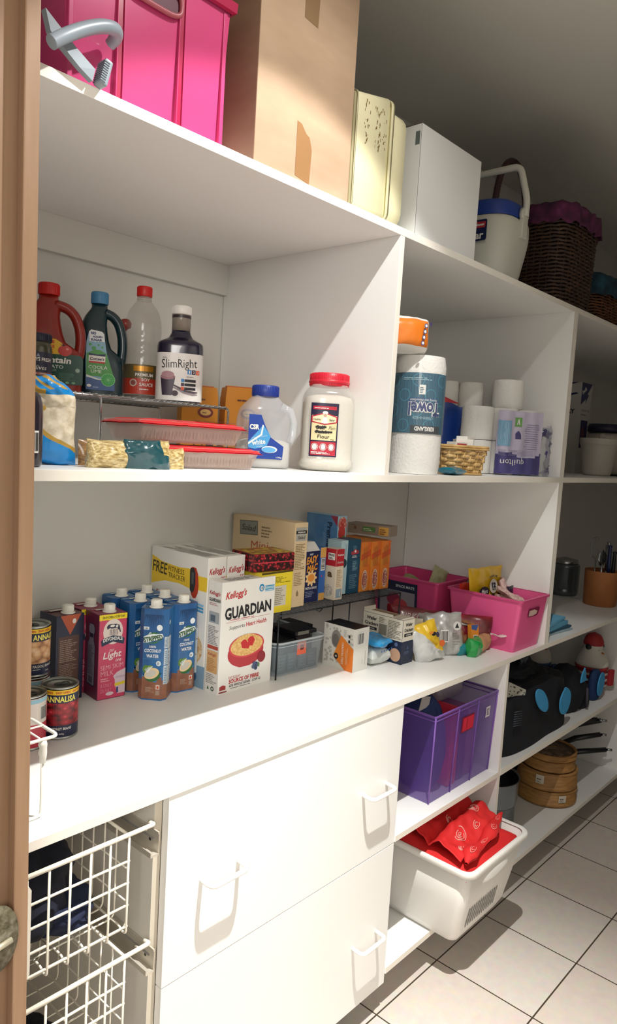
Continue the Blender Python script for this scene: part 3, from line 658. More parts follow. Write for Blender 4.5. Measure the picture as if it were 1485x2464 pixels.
LBL = M('#7fb0d6', .42, var=.08)
def dr(g, F, L, Rt, T):
    g.rect(L, .0005, .0005, .1295, .2325, mottled('blue_fade_print', [(.3, '#4a83bd'), (.7, '#8fb9d8')], 8), 1); g.text(L, 'Premium', .098, .162, .098, .020, M('#1d3558'), .03, rot=-PI / 2); g.text(L, 'Organic', .079, .168, .070, .014, M('#8fb0d0'), .0, .2, rot=-PI / 2)
    g.poly(L, [(.100, .232), (.1295, .232), (.1295, .200)], M('#a83a52'), 2); FRU = mottled('berry_print', [(.3, '#e6ded2'), (.5, '#d8584a'), (.7, '#b12a30')], 90)
    g.ell(F, .023, .208, .020, .022, FRU, 1); g.ell(F, .021, .180, .017, .022, M('#d04238'), 2); g.ell(F, .032, .160, .010, .010, M('#5f8a4a'), 2)
packet('tall pale blue premium organic box standing at the back of the wire riser', 1.233, .430, .0445, .13, .233, M('#a9cde0', .42), dr)
def dr(g, F, L, Rt, T): g.ell(F, .016, .096, .015, .014, M('#23404c'), 1); g.text(F, 'organic', .022, .135, .040, .008, M('#5c8aa0'), .0, rot=-PI / 2)
packet('slim pale blue box between the freedom box and the teal box', 1.1865, .372, .033, .054, .166, M('#b9d6dc', .42), dr)
def dr(g, F, L, Rt, T):
    g.rect(F, .008, .122, .046, .132, M('#a53a48'), 1, rot=R(4)); g.ell(F, .028, .130, .010, .008, M('#b9424c'), 2); g.ell(F, .028, .131, .004, .004, PAPER, 3); g.fine(F, .016, .138, .040, .150, 3, M('#5a94a6'), 2)
    g.fine(F, .014, .112, .044, .120, 2, PAPER, 2); g.rect(F, .016, .070, .044, .104, M('#2c5f76'), 1); g.fine(F, .018, .072, .042, .102, 6, M('#7fa3b0'), 2); g.fine(F, .006, .016, .050, .062, 8, M('#5d8b9b'), 2, 11)
packet('dark teal box standing left of the three orange snack boxes', 1.2205, .366, .0545, .054, .167, M('#164a63', .4), dr)
ORG = mottled('orange_snack_print', [(.35, '#d98f33'), (.55, '#e07a2c'), (.7, '#cf5a2a')], 16, rough=.42)
def shapes(g, F, L, Rt, T):
    g.poly(F, [(.0005, .098), (.0465, .112), (.0465, .132), (.0005, .118)], M('#d2552b'), 1); g.ell(F, .0235, .036, .014, .032, M('#d9cdbb'), 2); g.ell(F, .0235, .036, .012, .029, M('#a04436'), 3)
    g.text(F, 'shapes', .0235, .036, .054, .020, M('#efe0cc'), .05, rot=PI / 2, l=4); g.text(F, 'shapes', .0228, .036, .050, .016, M('#8d2a22'), .02, rot=PI / 2, l=5); g.fine(F, .010, .078, .036, .148, 6, M('#a3602c'), 2, 5, .35, True)
for x, y, q in ((1.2775, .364, 'leftmost orange snack box, next to the teal box'), (1.326, .360, 'middle one of the three orange snack boxes on the riser'), (1.3745, .356, 'rightmost orange snack box at the end of the wire riser')):
    packet(q, x, y, .0465, .055 if x < 1.3 else .15, .157, ORG, shapes, 0, group='orange snack boxes on the wire riser')
def dr(g, F, L, Rt, T):
    g.rect(F, .054, .010, .100, .026, M('#4f7a3c'), 1); g.fine(F, .057, .013, .097, .023, 2, M('#b9c9a4'), 2); g.rect(F, .113, .003, .147, .030, M('#c99642'), 1); g.fine(F, .117, .006, .144, .026, 3, M('#6a3f1c'), 2); g.rect(F, .022, .014, .032, .024, M('#7a5436'), 1); g.fine(F, .012, .027, .036, .030, 1, M('#4f4438'), 2)
packet('long grey-brown box with green and gold patches lying on the orange snack boxes', 1.372, .500, .152, .06, .034, M('#8b7b6c', .5), dr, -78, ZR + .1675)

# ================================================================== clear tub and packets in the front row
CLR = M('#b9c9d2', .25, alpha=.34, var=.02, spec=.6); CLR2 = M('#d4dde2', .3, alpha=.62, var=.02)
t = thing('plastic_tub', 'clear plastic tub of dark packets with an orange tag, right of the guardian box', 'tub', (.872, .318, ZC), R(-3))
def rrect(w, d, r, z, n=5):
    P = []
    for cx, cy, a0 in ((w - r, r, -PI / 2), (w - r, d - r, 0), (r, d - r, PI / 2), (r, r, PI)):
        for k in range(n + 1): a = a0 + PI / 2 * k / n; P.append(Vector((cx + r * math.cos(a), cy + r * math.sin(a), z)))
    return P
def off(P, w, d, e):
    return [Vector((w / 2 + (p.x - w / 2) * (1 + 2 * e / w), d / 2 + (p.y - d / 2) * (1 + 2 * e / d), p.z)) for p in P]
w, d = .175, .20
g = G(); g.loft([rrect(w, d, .02, .0015), off(rrect(w, d, .02, .05), w, d, .004), off(rrect(w, d, .02, .094), w, d, .008)], CLR, cap=False); g.face(rrect(w, d, .02, .0015), CLR); g.obj('tub_body', t)
g = G(); g.tube(off(rrect(w, d, .02, .094), w, d, .010), .0030, CLR2, 6, True); g.tube(off(rrect(w, d, .02, .084), w, d, .0085), .0012, CLR2, 5, True); g.obj('rim', t)
BKB = M('#0e1016', .35, var=.3); DB = M('#39434c', .4)
for k, (x, y, lb) in enumerate(((.895, .335, 'left dark foil packet standing in the clear tub'), (.965, .335, 'right dark foil packet standing in the clear tub'))):
    g = G(); g.box((0, 0, 0), (.062, .150, .088 + .004 * k), BKB, .004); g.obj('foil_packet', None, (x, y, ZC + .004), R(-3), label=lb, cat='packet', group='dark packets in the clear tub')
for k in range(4):
    g = G(); g.box((0, 0, 0), (.034, .006, .052), DB, .002); f = plane((0, 0, 0), (1, 0, 0), (0, 0, 1)); g.fine(f, .004, .010, .030, .046, 4, M('#56626b'), 1, k)
    g.obj('small_sachet', None, (.884 + k * .040, .325 - k * .002, ZC + .004), R(-3), label='%s small dark grey sachet standing against the clear tub front' % ('leftmost', 'second', 'third', 'rightmost')[k], cat='sachet', group='grey sachets along the tub front')
g = G(); g.box((0, 0, 0), (.034, .0016, .036), M('#e8694a', .5), .0006); f = plane((0, 0, 0), (1, 0, 0), (0, 0, 1)); g.rect(f, .011, .013, .024, .027, M('#5a3236'), 1); g.poly(f, [(.017, .024), (.021, .019), (.014, .017)], M('#c9704f'), 2)
g.obj('price_tag', None, (.945, .3085, ZC + .052), R(-3), label='orange square tag stuck on the front of the clear tub', cat='tag')
g = G(); g.box((0, 0, 0), (.085, .090, .012), M('#15161c', .3), .003); g.box((.010, -.0008, .001), (.052, .0, .011), M('#77776c', .4))
g.obj('foil_packet', None, (.962, .335, ZC + .0965), R(-4), label='flat black packet with a grey strip lying on top of the tub contents', cat='packet')
g = G(); g.box((0, 0, 0), (.06, .10, .085), M('#12141a', .4), .003); g.box((-.016, -.012, .052), (.012, -.002, .080), M('#7f8284', .4), .003)
g.obj('packet_box', None, (1.085, .43, ZC), 0, label='black box with a grey clip standing under the wire riser behind the tub', cat='box')
# wafers box with orange diamond
def dr(g, F, L, Rt, T):
    g.rect(T, .0005, .0005, .0665, .1125, M('#17161b', .35), 1)
    ST = M('#b5b3aa'); rn = random.Random(4)
    for k in range(60):
        u, v = rn.uniform(.004, .104), rn.uniform(.006, .119); g.rect(L, u, v, u + rn.uniform(.004, .010), v + rn.uniform(.004, .008), ST, 1, rot=rn.uniform(-.5, .5))
    g.ell(L, .048, .084, .018, .026, M('#8a8781'), 2, 24); g.ell(L, .046, .080, .013, .018, M('#6d6a66'), 3, 20)
    g.poly(L, [(.0660, .098), (.1128, .066), (.1128, .0005), (.085, .0005), (.040, .033)], mottled('orange_wafer_print', [(.3, '#dd6a28'), (.7, '#ea9230')], 10, rough=.42), 4)
    g.ell(L, .051, .035, .008, .009, INK, 5); g.ell(L, .051, .035, .004, .003, M('#b9b5aa'), 6)
    g.text(L, 'DELI WAFERS', .0740, .048, .062, .0070, PAPER, .0, rot=PI / 2, l=6); g.fine(L, .086, .018, .095, .078, 2, M('#f0c9a0'), 5, 3, .3, True)
    g.rect(L, .092, .096, .098, .104, INK, 3); g.rect(L, .092, .082, .098, .090, INK, 3); g.rect(L, .074, .096, .084, .116, M('#c6c3ba'), 3)
    g.bars(F, .014, .076, .042, .112); g.text(F, 'SIMPLE', .054, .036, .040, .005, M('#b9b5ac'), -.004, rot=-PI / 2); g.fine(F, .040, .020, .044, .040, 1, M('#b9b5ac'), 2, 3, .3, True)
packet('white deli wafers box with a big orange diamond and black top', 1.076, .214, .067, .113, .124, M('#dedbd3', .45), dr, 0, ZC)
# wafer crackers box: cream upper, navy lower, torn open top with tray showing
g = G(); CR = M('#e0d9c8', .45); NB = M('#1a2440', .42)
g.box((0, 0, 0), (.060, .150, .068), NB, .0008); g.box((0, 0, .0682), (.060, .150, .134), CR, .0008)
g.box((.006, .050, .1335), (.054, .144, .1345), M('#8d7a60', .6)); g.box((.002, .040, .130), (.004, .150, .142), CR); g.box((.002, .148, .130), (.058, .150, .146), CR)
F = plane((0, 0, 0), (1, 0, 0), (0, 0, 1)); L = plane((0, .15, 0), (0, -1, 0), (0, 0, 1)); T = plane((0, 0, .134), (1, 0, 0), (0, 1, 0))
for f, u, v, s_ in ((F, .030, 0, 1.), (L, .034, 0, 1.15)):
    g.text(f, 'Wafer', u, .1185, .034 * s_, .0105, INK, .03); g.text(f, 'Crackers', u, .1025, .044 * s_, .0105, INK, .03); g.rect(f, u - .021, .083, u + .021, .092, INK, 2); g.text(f, 'ORIGINAL', u, .0875, .026, .004, PAPER, .02)
g.rect(L, .062, .076, .092, .108, M('#8c8577'), 2); g.fine(L, .062, .112, .090, .130, 4, M('#77705f'), 2); g.fine(L, .096, .074, .146, .128, 12, M('#857e6d'), 2, 5)
g.ell(L, .130, .058, .006, .006, M('#5b6c96'), 2); g.ell(L, .128, .026, .020, .020, M('#c9a184'), 2); g.poly(F, [(.024, .044), (.030, .055), (.036, .044)], M('#39547f'), 2); g.fine(F, .014, .030, .046, .040, 3, M('#5d6d8f'), 2); g.poly(T, [(.0, .0), (.06, .0), (.06, .034), (.010, .030)], CR, 2)
g.obj('packet_box', None, (1.250, .172, ZC), R(-1), label='cream and navy wafer crackers box with its top torn open', cat='box')
# blue packet on white packet
WP = M('#cfd4cf', .35, var=.05); g = G()
pouch(g, .088, .075, .050, WP, .0025, 45, 3, T=Matrix.Translation((0, -.035, .0245)) @ Matrix.Rotation(-PI / 2, 4, 'X') @ Matrix.Rotation(0, 4, 'Z'), pw=.25)
f = plane((0, -.035, .0), (1, 0, 0), (0, 0, 1)); g.obj('snack_packet', None, (1.205, .240, ZC), R(-4), label='white wrapped packet lying under the blue packet', cat='packet')
g = G(); SKY = mottled('blue_wrapper', [(.3, '#1f7fc4'), (.6, '#2f9ddb'), (.8, '#7fc3ea')], 26, rough=.25, coat=.5)
pouch(g, .082, .090, .028, SKY, .005, 34, 8, T=Matrix.Translation((0, -.045, .064)) @ Matrix.Rotation(-PI / 2 + .12, 4, 'X'), pw=.4)
for k in range(5): g.box((-.034 + k * .014, -.046, .047), (-.030 + k * .014, -.0455, .052), M('#1d5fae'))
g.obj('snack_packet', None, (1.203, .238, ZC), R(6), label='shiny bright blue packet lying on the white packet', cat='packet')
# ================================================================== bags lying at the right of the worktop, pink bins
PINK = M('#ea5f97', .38, var=.03); PINKD = M('#d24c82', .42)
def tub(name, label, cat, loc, rz, base, top, h, m, rim, r=.012, thick=.0022, group=None, handles=True, solid_m=None, ex=None):
    """tapered open bin; base and top are (x0, y0, x1, y1)"""
    t = thing(name, label, cat, loc, rz, group)
    def rr(b, z, e=0., n=4):
        x0, y0, x1, y1 = b[0] - e, b[1] - e, b[2] + e, b[3] + e; P = []
        for cx, cy, a0 in ((x1 - r, y0 + r, -PI / 2), (x1 - r, y1 - r, 0), (x0 + r, y1 - r, PI / 2), (x0 + r, y0 + r, PI)):
            for k in range(n + 1): a = a0 + PI / 2 * k / n; P.append(Vector((cx + r * math.cos(a), cy + r * math.sin(a), z)))
        return P
    g = G(); mid = [tuple(b + (t_ - b) * k for b, t_ in zip(base, top)) for k in (0, .5, 1)]
    outer = [rr(mid[k], h * q) for k, q in ((0, 0), (1, .5), (2, 1))]; inner = [rr(mid[k], h * q + (thick if k == 0 else 0), -thick) for k, q in ((2, 1), (1, .5), (0, 0))]
    g.loft(outer + inner, m, cap=True, smooth=False); g.obj('bin_body', t)
    g = G(); g.loft([rr(top, h - .006, .0), rr(top, h - .0055, .005), rr(top, h + .001, .005), rr(top, h + .001, -.002)], rim or m, cap=False, smooth=False); g.obj('rim', t)
    return t
# front pink bin
t = tub('storage_bin', 'bright pink plastic bin of snack bags on the worktop beside the upright panel', 'bin', (1.662, .020, ZC), 0,
        (0, 0, .186, .225), (-.016, -.024, .1865, .245), .176, PINK, PINKD)
g = G(); HOLE = M('#7d0f3c', .6)
f = plane((.045, -.0195, .118), (1, 0, 0), (0, -.136, 1)); o_ = [(0, 0), (.004, -.004), (.070, -.004), (.076, .002), (.080, .020), (.076, .024), (.004, .024), (0, .020)]
g.poly(f, [(u, v) for u, v in o_], HOLE, 4); g.ring(f, .04, .010, .0001, .0002, HOLE, 4)
g.poly(f, [(.004, .0), (.040, -.001), (.062, .003), (.066, .012), (.040, .020), (.004, .019)], M('#d9b9ae'), 6)
g.obj('grip_slot', t)
# rear pink bin with paper label
t = tub('storage_bin', 'darker pink plastic bin with a space mate label behind the front row of bags', 'bin', (1.645, .312, ZC), 0, (0, 0, .190, .25), (-.012, -.012, .200, .268), .182, M('#d64880', .4, var=.03), PINKD)
g = G(); f = plane((-.0065, .235, .012), (0, -1, 0), (-.066, 0, 1)); NVY = M('#1d2340', .4)
g.rect(f, .000, .020, .170, .152, NVY, 3); g.text(f, 'SPACE MATE', .118, .136, .080, .010, M('#cfd3da'), .02, l=5); g.rect(f, .010, .024, .160, .118, M('#8f8a94'), 4); g.ell(f, .07, .085, .03, .024, M('#8a2444'), 5); g.ell(f, .10, .070, .03, .02, M('#b6424c'), 5); g.ell(f, .12, .045, .02, .014, M('#8a6a42'), 5)
g.obj('paper_label', t)
def lying(name, label, cat, loc, rot, w, h, th, m, amp=.003, s=30, seed=1, pw=.45, group=None, crimp=.06, nu=24, nv=28):
    """soft bag lying with its length along local x"""
    g = G(); T = Matrix.Rotation(PI / 2, 4, 'Y')
    pouch(g, w, h, th, m, amp, s, seed, nu, nv, T=Matrix.Translation((-h / 2, 0, 0)) @ Matrix.Rotation(PI / 2, 4, 'Y') @ Matrix.Rotation(PI / 2, 4, 'Z'), pw=pw, crimp=crimp)
    return g
KRK = mottled('dark_red_foil', [(.3, '#4a0c14'), (.55, '#7a1420'), (.75, '#a82030')], 14, rough=.25, coat=.5)
# long dark red bag
def kcol(u, v): return KRK
g = G(); pouch(g, .120, .345, .044, KRK, .004, 22, 5, 26, 40, T=Matrix.Rotation(PI / 2, 4, 'Y'), pw=.4)
o = g.obj('nut_bag', None, (1.443, .372, ZC + .0625), label='long dark red foil nut bag with a white twist tag, lying beside the pink bins', cat='bag', rot=(R(-6), R(2.5), R(-55)))
f = plane((0, -.0255, 0), (1, 0, 0), (0, .05, 1), .0004)
g = G(); CWT = M('#e7d9d2', .4)
g.text(f, 'KIRKLAND', .105, .030, .12, .020, CWT, .01, .25, R(-1), l=6); g.text(f, 'Signature', .15, .008, .07, .011, CWT, 0, .3, l=6); g.rect(f, .235, .024, .29, .030, M('#d9d4cc'), 6, rot=R(-6))
NUT = mottled('almond_print', [(.3, '#7c4a28'), (.6, '#a86a3c'), (.8, '#c48a58')], 120, rough=.55, bump=.4)
for u, v, ru, rv, ro in ((.238, -.004, .016, .018, .6), (.262, -.020, .018, .015, .2), (.215, .012, .014, .015, .3), (.262, .034, .026, .006, -.15), (.225, .040, .022, .006, -.2)):
    for q_ in range(5): e = 1 - (q_ / 5) ** 1.6 if q_ else 1.; g.ell(f, u, v, ru * e, rv * e, NUT, 7 + q_ * 5, 16, rot=ro)
g.obj('bag_print', o, kind=None)
g = G(); TW = M('#e6dfd6', .5); g.sheet(lambda u, v: Vector((.340 + .050 * u, -.012 + .028 * (v - .5) * (1 - .4 * math.sin(u * 4)), .004 + .004 * math.sin(u * 7 + v * 2))), 6, 3, TW); g.obj('twist_tag', o, solid=.0012)
# pale packet behind the crackers
g = G(); pouch(g, .11, .17, .034, mottled('pale_packet', [(.3, '#b8b09a'), (.6, '#d4cdb8'), (.8, '#c8a850')], 9, rough=.35), .004, 25, 9, T=Matrix.Rotation(PI / 2, 4, 'Y'), pw=.4)
g.obj('snack_packet', None, (1.340, .355, ZC + .062), label='pale cream and yellow packet lying behind the wafer crackers box', cat='packet', rot=(0, 0, R(-75)))
# silver chip bag, crumpled
SIL = mottled('silver_foil', [(.25, '#8e8e8e'), (.5, '#b9b8b4'), (.8, '#dcdad4')], 10, rough=.34, metal=.25, coat=.2)
g = G(); T = Matrix.Translation((0, 0, .0)) @ Matrix.Rotation(-.30, 4, 'X')
pouch(g, .150, .136, .056, SIL, .009, 24, 12, 34, 34, T=T, pw=.45)
o = g.obj('chip_bag', None, (1.450, .150, ZC - .002), R(-32), label='crumpled silver foil bag with a barcode standing between the crackers and the nut bag', cat='bag')
g = G(); f = plane((-.035, -.043, .0), (1, 0, 0), (0, .12, 1), .0006)
g.bars(f, .004, .055, .030, .092); g.poly(f, [(.052, .098), (.066, .098), (.059, .113)], INK, 4); g.ell(f, .059, .104, .013, .014, M('#d5d2cc'), 3); g.fine(f, .046, .046, .070, .090, 6, M('#8b8886'), 3); g.obj('bag_print', o)
# yellow and white chip bag in front
YB = M('#e8bf2e', .3, coat=.4); WB = mottled('white_foil', [(.3, '#b9bbba'), (.6, '#dcdcd8'), (.8, '#efeeea')], 14, rough=.28, coat=.4)
g = G()
def ycol(u, v): return YB if (u * 1.0 + v * .9) > 1.02 and v > .18 else WB
pouch(g, .105, .118, .050, ycol, .006, 28, 21, 34, 34, T=Matrix.Rotation(-.22, 4, 'X'), pw=.45)
o = g.obj('chip_bag', None, (1.366, .140, ZC - .001), rot=(0, R(-16), R(-22)), label='small yellow and white chip bag leaning against the silver bag', cat='bag')
g = G(); f = plane((-.05, -.036, .0), (1, 0, 0), (0, .12, 1), .0006); g.ell(f, .060, .094, .008, .006, INK, 3); g.ell(f, .072, .088, .006, .008, M('#3a3550'), 3); g.ell(f, .080, .058, .010, .010, M('#d9662c'), 3); g.ell(f, .052, .100, .008, .005, M('#e08a2c'), 3); g.obj('bag_print', o)
# orange and blue packet with a barcode
g, F, L, Rt, T = carton(.034, .016, .085, M('#dd8a2e', .4)); g.bars(F, .008, .010, .028, .052, True); g.poly(F, [(.001, .084), (.033, .084), (.024, .066), (.001, .070)], M('#3b5a94'), 2); g.rect(F, .002, .002, .032, .007, M('#b23a28'), 2)
g.obj('snack_packet', None, (1.531, .094, ZC + .010), label='small orange and blue packet with a barcode between the silver bag and the biscuits', cat='packet', rot=(R(-12), R(4), R(-14)))
# green topped paper snack bag
GRN = M('#1f9a48', .25, coat=.5, var=.12); KR = M('#b98e66', .55, var=.08)
g = G(); pouch(g, .062, .060, .048, GRN, .007, 40, 31, 22, 22, T=Matrix.Translation((0, 0, .022)) @ Matrix.Rotation(PI / 2, 4, 'Y'), pw=.4)
pouch(g, .058, .105, .042, KR, .005, 30, 33, 22, 26, T=Matrix.Translation((.050, 0, .024)) @ Matrix.Rotation(PI / 2, 4, 'Y'), pw=.4)
g.obj('snack_bag', None, (1.500, .085, ZC + .004), R(8), label='green and brown paper snack bag lying in front of the pink bin', cat='bag')
g = G(); pouch(g, .04, .05, .03, M('#1d7f88', .35), .004, 40, 36, 14, 14, T=Matrix.Translation((0, 0, .016)) @ Matrix.Rotation(PI / 2, 4, 'Y'))
g.obj('snack_packet', None, (1.483, .118, ZC + .002), R(-10), label='small teal packet peeping out behind the green snack bag', cat='packet')

# contents of the front pink bin
ZB = ZC + .10
g = G(); YC = M('#e3b71e', .3, coat=.4, var=.05)
pouch(g, .192, .165, .020, YC, .006, 17, 41, 34, 30, T=Matrix.Rotation(-.10, 4, 'X'), pw=.5)
f = plane((-.10, -.024, 0), (1, 0, 0), (0, .10, 1), .0006)
o = g.obj('snack_bag', None, (1.746, .170, ZC + .085), R(-8), label='yellow share bag with a number 12 standing in the front pink bin', cat='bag')
g = G(); g.ell(f, .140, .108, .030, .027, M('#d9d3c4'), 3, 28); g.text(f, 'SHARE ME', .140, .1415, .062, .009, INK, .03, l=4, arch=.006); g.text(f, '12', .140, .112, .030, .020, M('#232a4a'), .08, l=5); g.text(f, 'TREATS', .140, .096, .028, .007, INK, .03, l=5)
g.ell(f, .070, .090, .036, .020, M('#231a2e'), 3, 28); g.text(f, 'Mars', .070, .092, .044, .016, M('#d9d3cc'), .02, .2, l=5)
for k in range(4): g.ell(f, .112 + k * .022, .070, .010, .010, M('#2b2230') if k % 2 else M('#c9b390'), 4)
o2 = g.obj('bag_print', o); o2.scale = (.74, 1, .90); o2.location = (-.012, .004, .004)
g = G(); pouch(g, .075, .10, .014, M('#d8322a', .3, coat=.4), .005, 30, 43, 16, 16, T=Matrix.Rotation(-.05, 4, 'X'))
g.obj('snack_packet', None, (1.690, .222, ZC + .095), R(0), label='red packet standing at the back left of the front pink bin', cat='packet')
PP = mottled('pink_receipt_paper', [(.35, '#b98a86'), (.55, '#d9bab2'), (.75, '#e6cfc6')], 60, rough=.6)
for k, (x, y, z, a, b, w_, lb) in enumerate(((1.800, .075, .140, 40, 60, .085, 'crumpled pink paper packet on top at the middle of the front pink bin'), (1.770, .050, .135, -20, 75, .095, 'crumpled pink paper packet nearest the front rim of the pink bin'), (1.815, .125, .130, 20, 20, .07, 'pointed pink paper packet sticking up in the front pink bin'))):
    g = G(); pouch(g, w_, .085, .018, PP, .007, 38, 50 + k, 18, 18, pw=.4); g.obj('paper_packet', None, (x, y, ZC + z), rot=(R(-b), 0, R(a)), label=lb, cat='packet', group='pink paper packets in the pink bin')
NVP = M('#10162e', .3, coat=.4, var=.1)
g = G(); pouch(g, .09, .110, .012, NVP, .004, 25, 61, 16, 16); g.obj('snack_packet', None, (1.792, .215, ZC + .080), R(0), label='large navy packet standing at the back right of the front pink bin', cat='packet')
g = G(); pouch(g, .052, .080, .012, NVP, .004, 35, 63, 14, 14); g.obj('snack_packet', None, (1.815, .128, ZC + .105), R(-15), label='small shiny black packet at the right rim of the front pink bin', cat='packet')
g = G(); pouch(g, .13, .135, .07, M('#8d5a5c', .5), .008, 25, 71, 16, 16); g.obj('snack_packet', None, (1.760, .085, ZC + .006), R(0), rot=None, label='dull brown bag low inside the front pink bin', cat='packet')
# contents of the rear pink bin
OL = mottled('olive_wrapper', [(.3, '#6f6a3c'), (.6, '#9a9460'), (.8, '#b8ac78')], 40, rough=.4)
g = G(); pouch(g, .08, .10, .03, OL, .008, 35, 81, 16, 16); g.obj('snack_packet', None, (1.720, .40, ZC + .115), rot=(R(-50), 0, R(20)), label='olive green wrapper lying in the rear pink bin', cat='packet')
g = G(); pouch(g, .07, .10, .022, mottled('sage_wrapper', [(.3, '#8a8a68'), (.6, '#b3ad84'), (.8, '#5c8a78')], 50, rough=.4), .004, 35, 83, 16, 16); g.obj('snack_packet', None, (1.778, .405, ZC + .115), rot=(R(-15), R(28), R(-30)), label='pale sage packet standing tilted in the rear pink bin', cat='packet')
g = G(); pouch(g, .12, .085, .05, M('#7a4048', .5), .008, 25, 85, 16, 16); g.obj('snack_packet', None, (1.745, .47, ZC + .006), R(10), label='dull maroon bag low inside the rear pink bin', cat='packet')

# ================================================================== utensil pot, jar and cloths at the far right of the worktop
TERR = mottled('terracotta', [(.3, '#a9683a'), (.7, '#bd7a46')], 12, rough=.75)
px, py = 2.752, .145
t = thing('utensil_pot', 'tall terracotta coloured pot of kitchen utensils at the far right of the worktop', 'pot', (px, py, ZC))
g = G(); g.lathe([(0, 0), (.066, 0), (.070, .004), (.073, .150), (.0735, .154), (.068, .154), (.066, .008), (0, .008)], TERR, n=40); g.obj('pot_body', t)
STL = M('#a8abad', .22, 1.); BLK = M('#15171b', .35); NVU = M('#1d2a52', .35)
def utensil(name, label, x, y, lean, az, L, kind, m, z=.010):
    t = thing(name, label, 'utensil', (px + x, py + y, ZC + z), rot=(0, R(lean), R(az)), group='utensils in the terracotta pot')
    g = G(); g.tube([(0, 0, 0), (0, 0, L * .55)], .0035, STL if kind != 'wood' else m, 8); g.obj('shaft', t)
    g = G()
    if kind == 'spoon': g.lathe([(0, 0), (.010, .006), (.021, .030), (.020, .052), (.010, .068), (0, .072)], m, (0, 0, L * .53), 16, sy=.22)
    elif kind == 'turner': g.box((-.032, -.0015, L * .55), (.032, .0015, L * .55 + .085), m, .001); 
    elif kind == 'whisk':
        for k in range(5): a = PI * k / 5; g.tube([(.026 * math.sin(PI * q / 12) * math.cos(a), .026 * math.sin(PI * q / 12) * math.sin(a), L * .5 + .05 - .05 * math.cos(PI * q / 12) + .02) for q in range(13)], .0009, m, 5)
    else: g.lathe([(0, 0), (.007, .004), (.009, .06), (.007, .12), (.010, .13), (0, .135)], m, (0, 0, L * .5), 12)
    g.obj('head', t)
utensil('serving_spoon', 'dark serving spoon, leftmost and tallest in the terracotta pot', -.040, -.010, -6, 20, .33, 'spoon', BLK)
utensil('spatula', 'navy handled spatula in the terracotta pot', -.018, -.035, -3, 0, .26, 'handle', NVU)
utensil('ladle', 'steel ladle with a rounded bowl in the terracotta pot', .000, .012, 2, -40, .30, 'spoon', STL)
utensil('fish_slice', 'steel fish slice with a flat blade in the terracotta pot', .018, -.020, 6, 40, .31, 'turner', STL)
utensil('whisk', 'thin wire whisk at the back of the terracotta pot', .010, .036, -2, 0, .34, 'whisk', STL)
utensil('tongs', 'steel tongs standing at the right of the terracotta pot', .038, .002, 8, 10, .27, 'handle', STL)
utensil('peeler', 'black handled peeler low in the terracotta pot', -.002, -.044, 4, 10, .20, 'handle', BLK)
# ribbed dark glass jar
GLD = M('#6b7478', .14, .5, alpha=.88, var=.1, spec=.8)
jx, jy = 2.88, .350
t = thing('storage_jar', 'dark ribbed jar with a lid standing left of the terracotta pot', 'jar', (jx - .04, jy, ZC))
g = G(); pr = [(0, 0), (.062, 0), (.068, .006), (.068, .030)]
for k in range(15): pr += [(.0655, .034 + k * .0068), (.0690, .0365 + k * .0068)]
pr += [(.066, .142), (.060, .148), (0, .148)]
g.lathe(pr, GLD, n=36); g.obj('jar_body', t); g = G(); g.lathe([(0, .148), (.058, .148), (.060, .152), (.058, .166), (.030, .170), (.012, .176), (0, .177)], STL, n=32); g.obj('lid', t)
g = G(); g.lathe([(0, 0), (.05, 0), (.052, .13), (0, .13)], M('#20252a', .3), n=28); g.obj('storage_tin', None, (2.89, .40, ZC), label='plain black tin standing in the dark behind the terracotta pot', cat='tin') if False else g.bm.free()
# folded blue cloths
for k, (c, hh, dx, lb) in enumerate((('#9db4bd', .008, .0, 'lowest pale grey folded cloth in the pile behind the upright panel'), ('#31566c', .010, .01, 'dark blue folded cloth in the middle of the cloth pile'), ('#5fa3c4', .022, -.004, 'bright blue folded cloth on the cloth pile'), ('#6db2d4', .010, -.012, 'top pale blue folded cloth with a white spot on the cloth pile'))):
    g = G(); m = M(c, .85, var=.08, bump=.3, bscale=300); W_, D_ = .245 - k * .018, .16; z0 = .0005 + (0, .0085, .019, .0415)[k]
    def fn(u, v, W_=W_, D_=D_, hh=hh, z0=z0):
        a = (u * 2 - 1); return Vector((W_ / 2 * a, (v - .5) * D_, z0 + hh * (1 - .25 * abs(a) ** 3 + .08 * math.sin(6 * v + 3 * u + k))))
    def fb(u, v, W_=W_, D_=D_, z0=z0): return Vector((W_ / 2 * (2 * (1 - u) - 1), (v - .5) * D_, z0))
    N_ = 14; top = [[fn(i / N_, j / 6) for j in range(7)] for i in range(N_ + 1)]
    g.sheet(fn, N_, 6, m); g.sheet(fb, N_, 6, m)
    for ed in ([(i / N_, 0) for i in range(N_ + 1)], [(i / N_, 1) for i in range(N_ + 1)]):
        for p_, q_ in zip(ed, ed[1:]): g.face([fn(*p_), fn(*q_), Vector((fn(*q_).x, fn(*q_).y, z0)), Vector((fn(*p_).x, fn(*p_).y, z0))], m)
    for uu in (0, 1):
        for j in range(6): a_, b_ = fn(uu, j / 6), fn(uu, (j + 1) / 6); g.face([a_, b_, Vector((b_.x, b_.y, z0)), Vector((a_.x, a_.y, z0))], m)
    if k == 3: f = plane((-.115, -.08, z0 + .0105), (1, 0, 0), (0, 1, 0)); g.ell(f, .13, .05, .030, .018, M('#e3e6e4', .8), 2)
    g.obj('folded_cloth', None, (2.045 + dx, .085 + .03, ZC), R(4 * k - 5), label=lb, cat='cloth', group='folded cloths on the worktop')
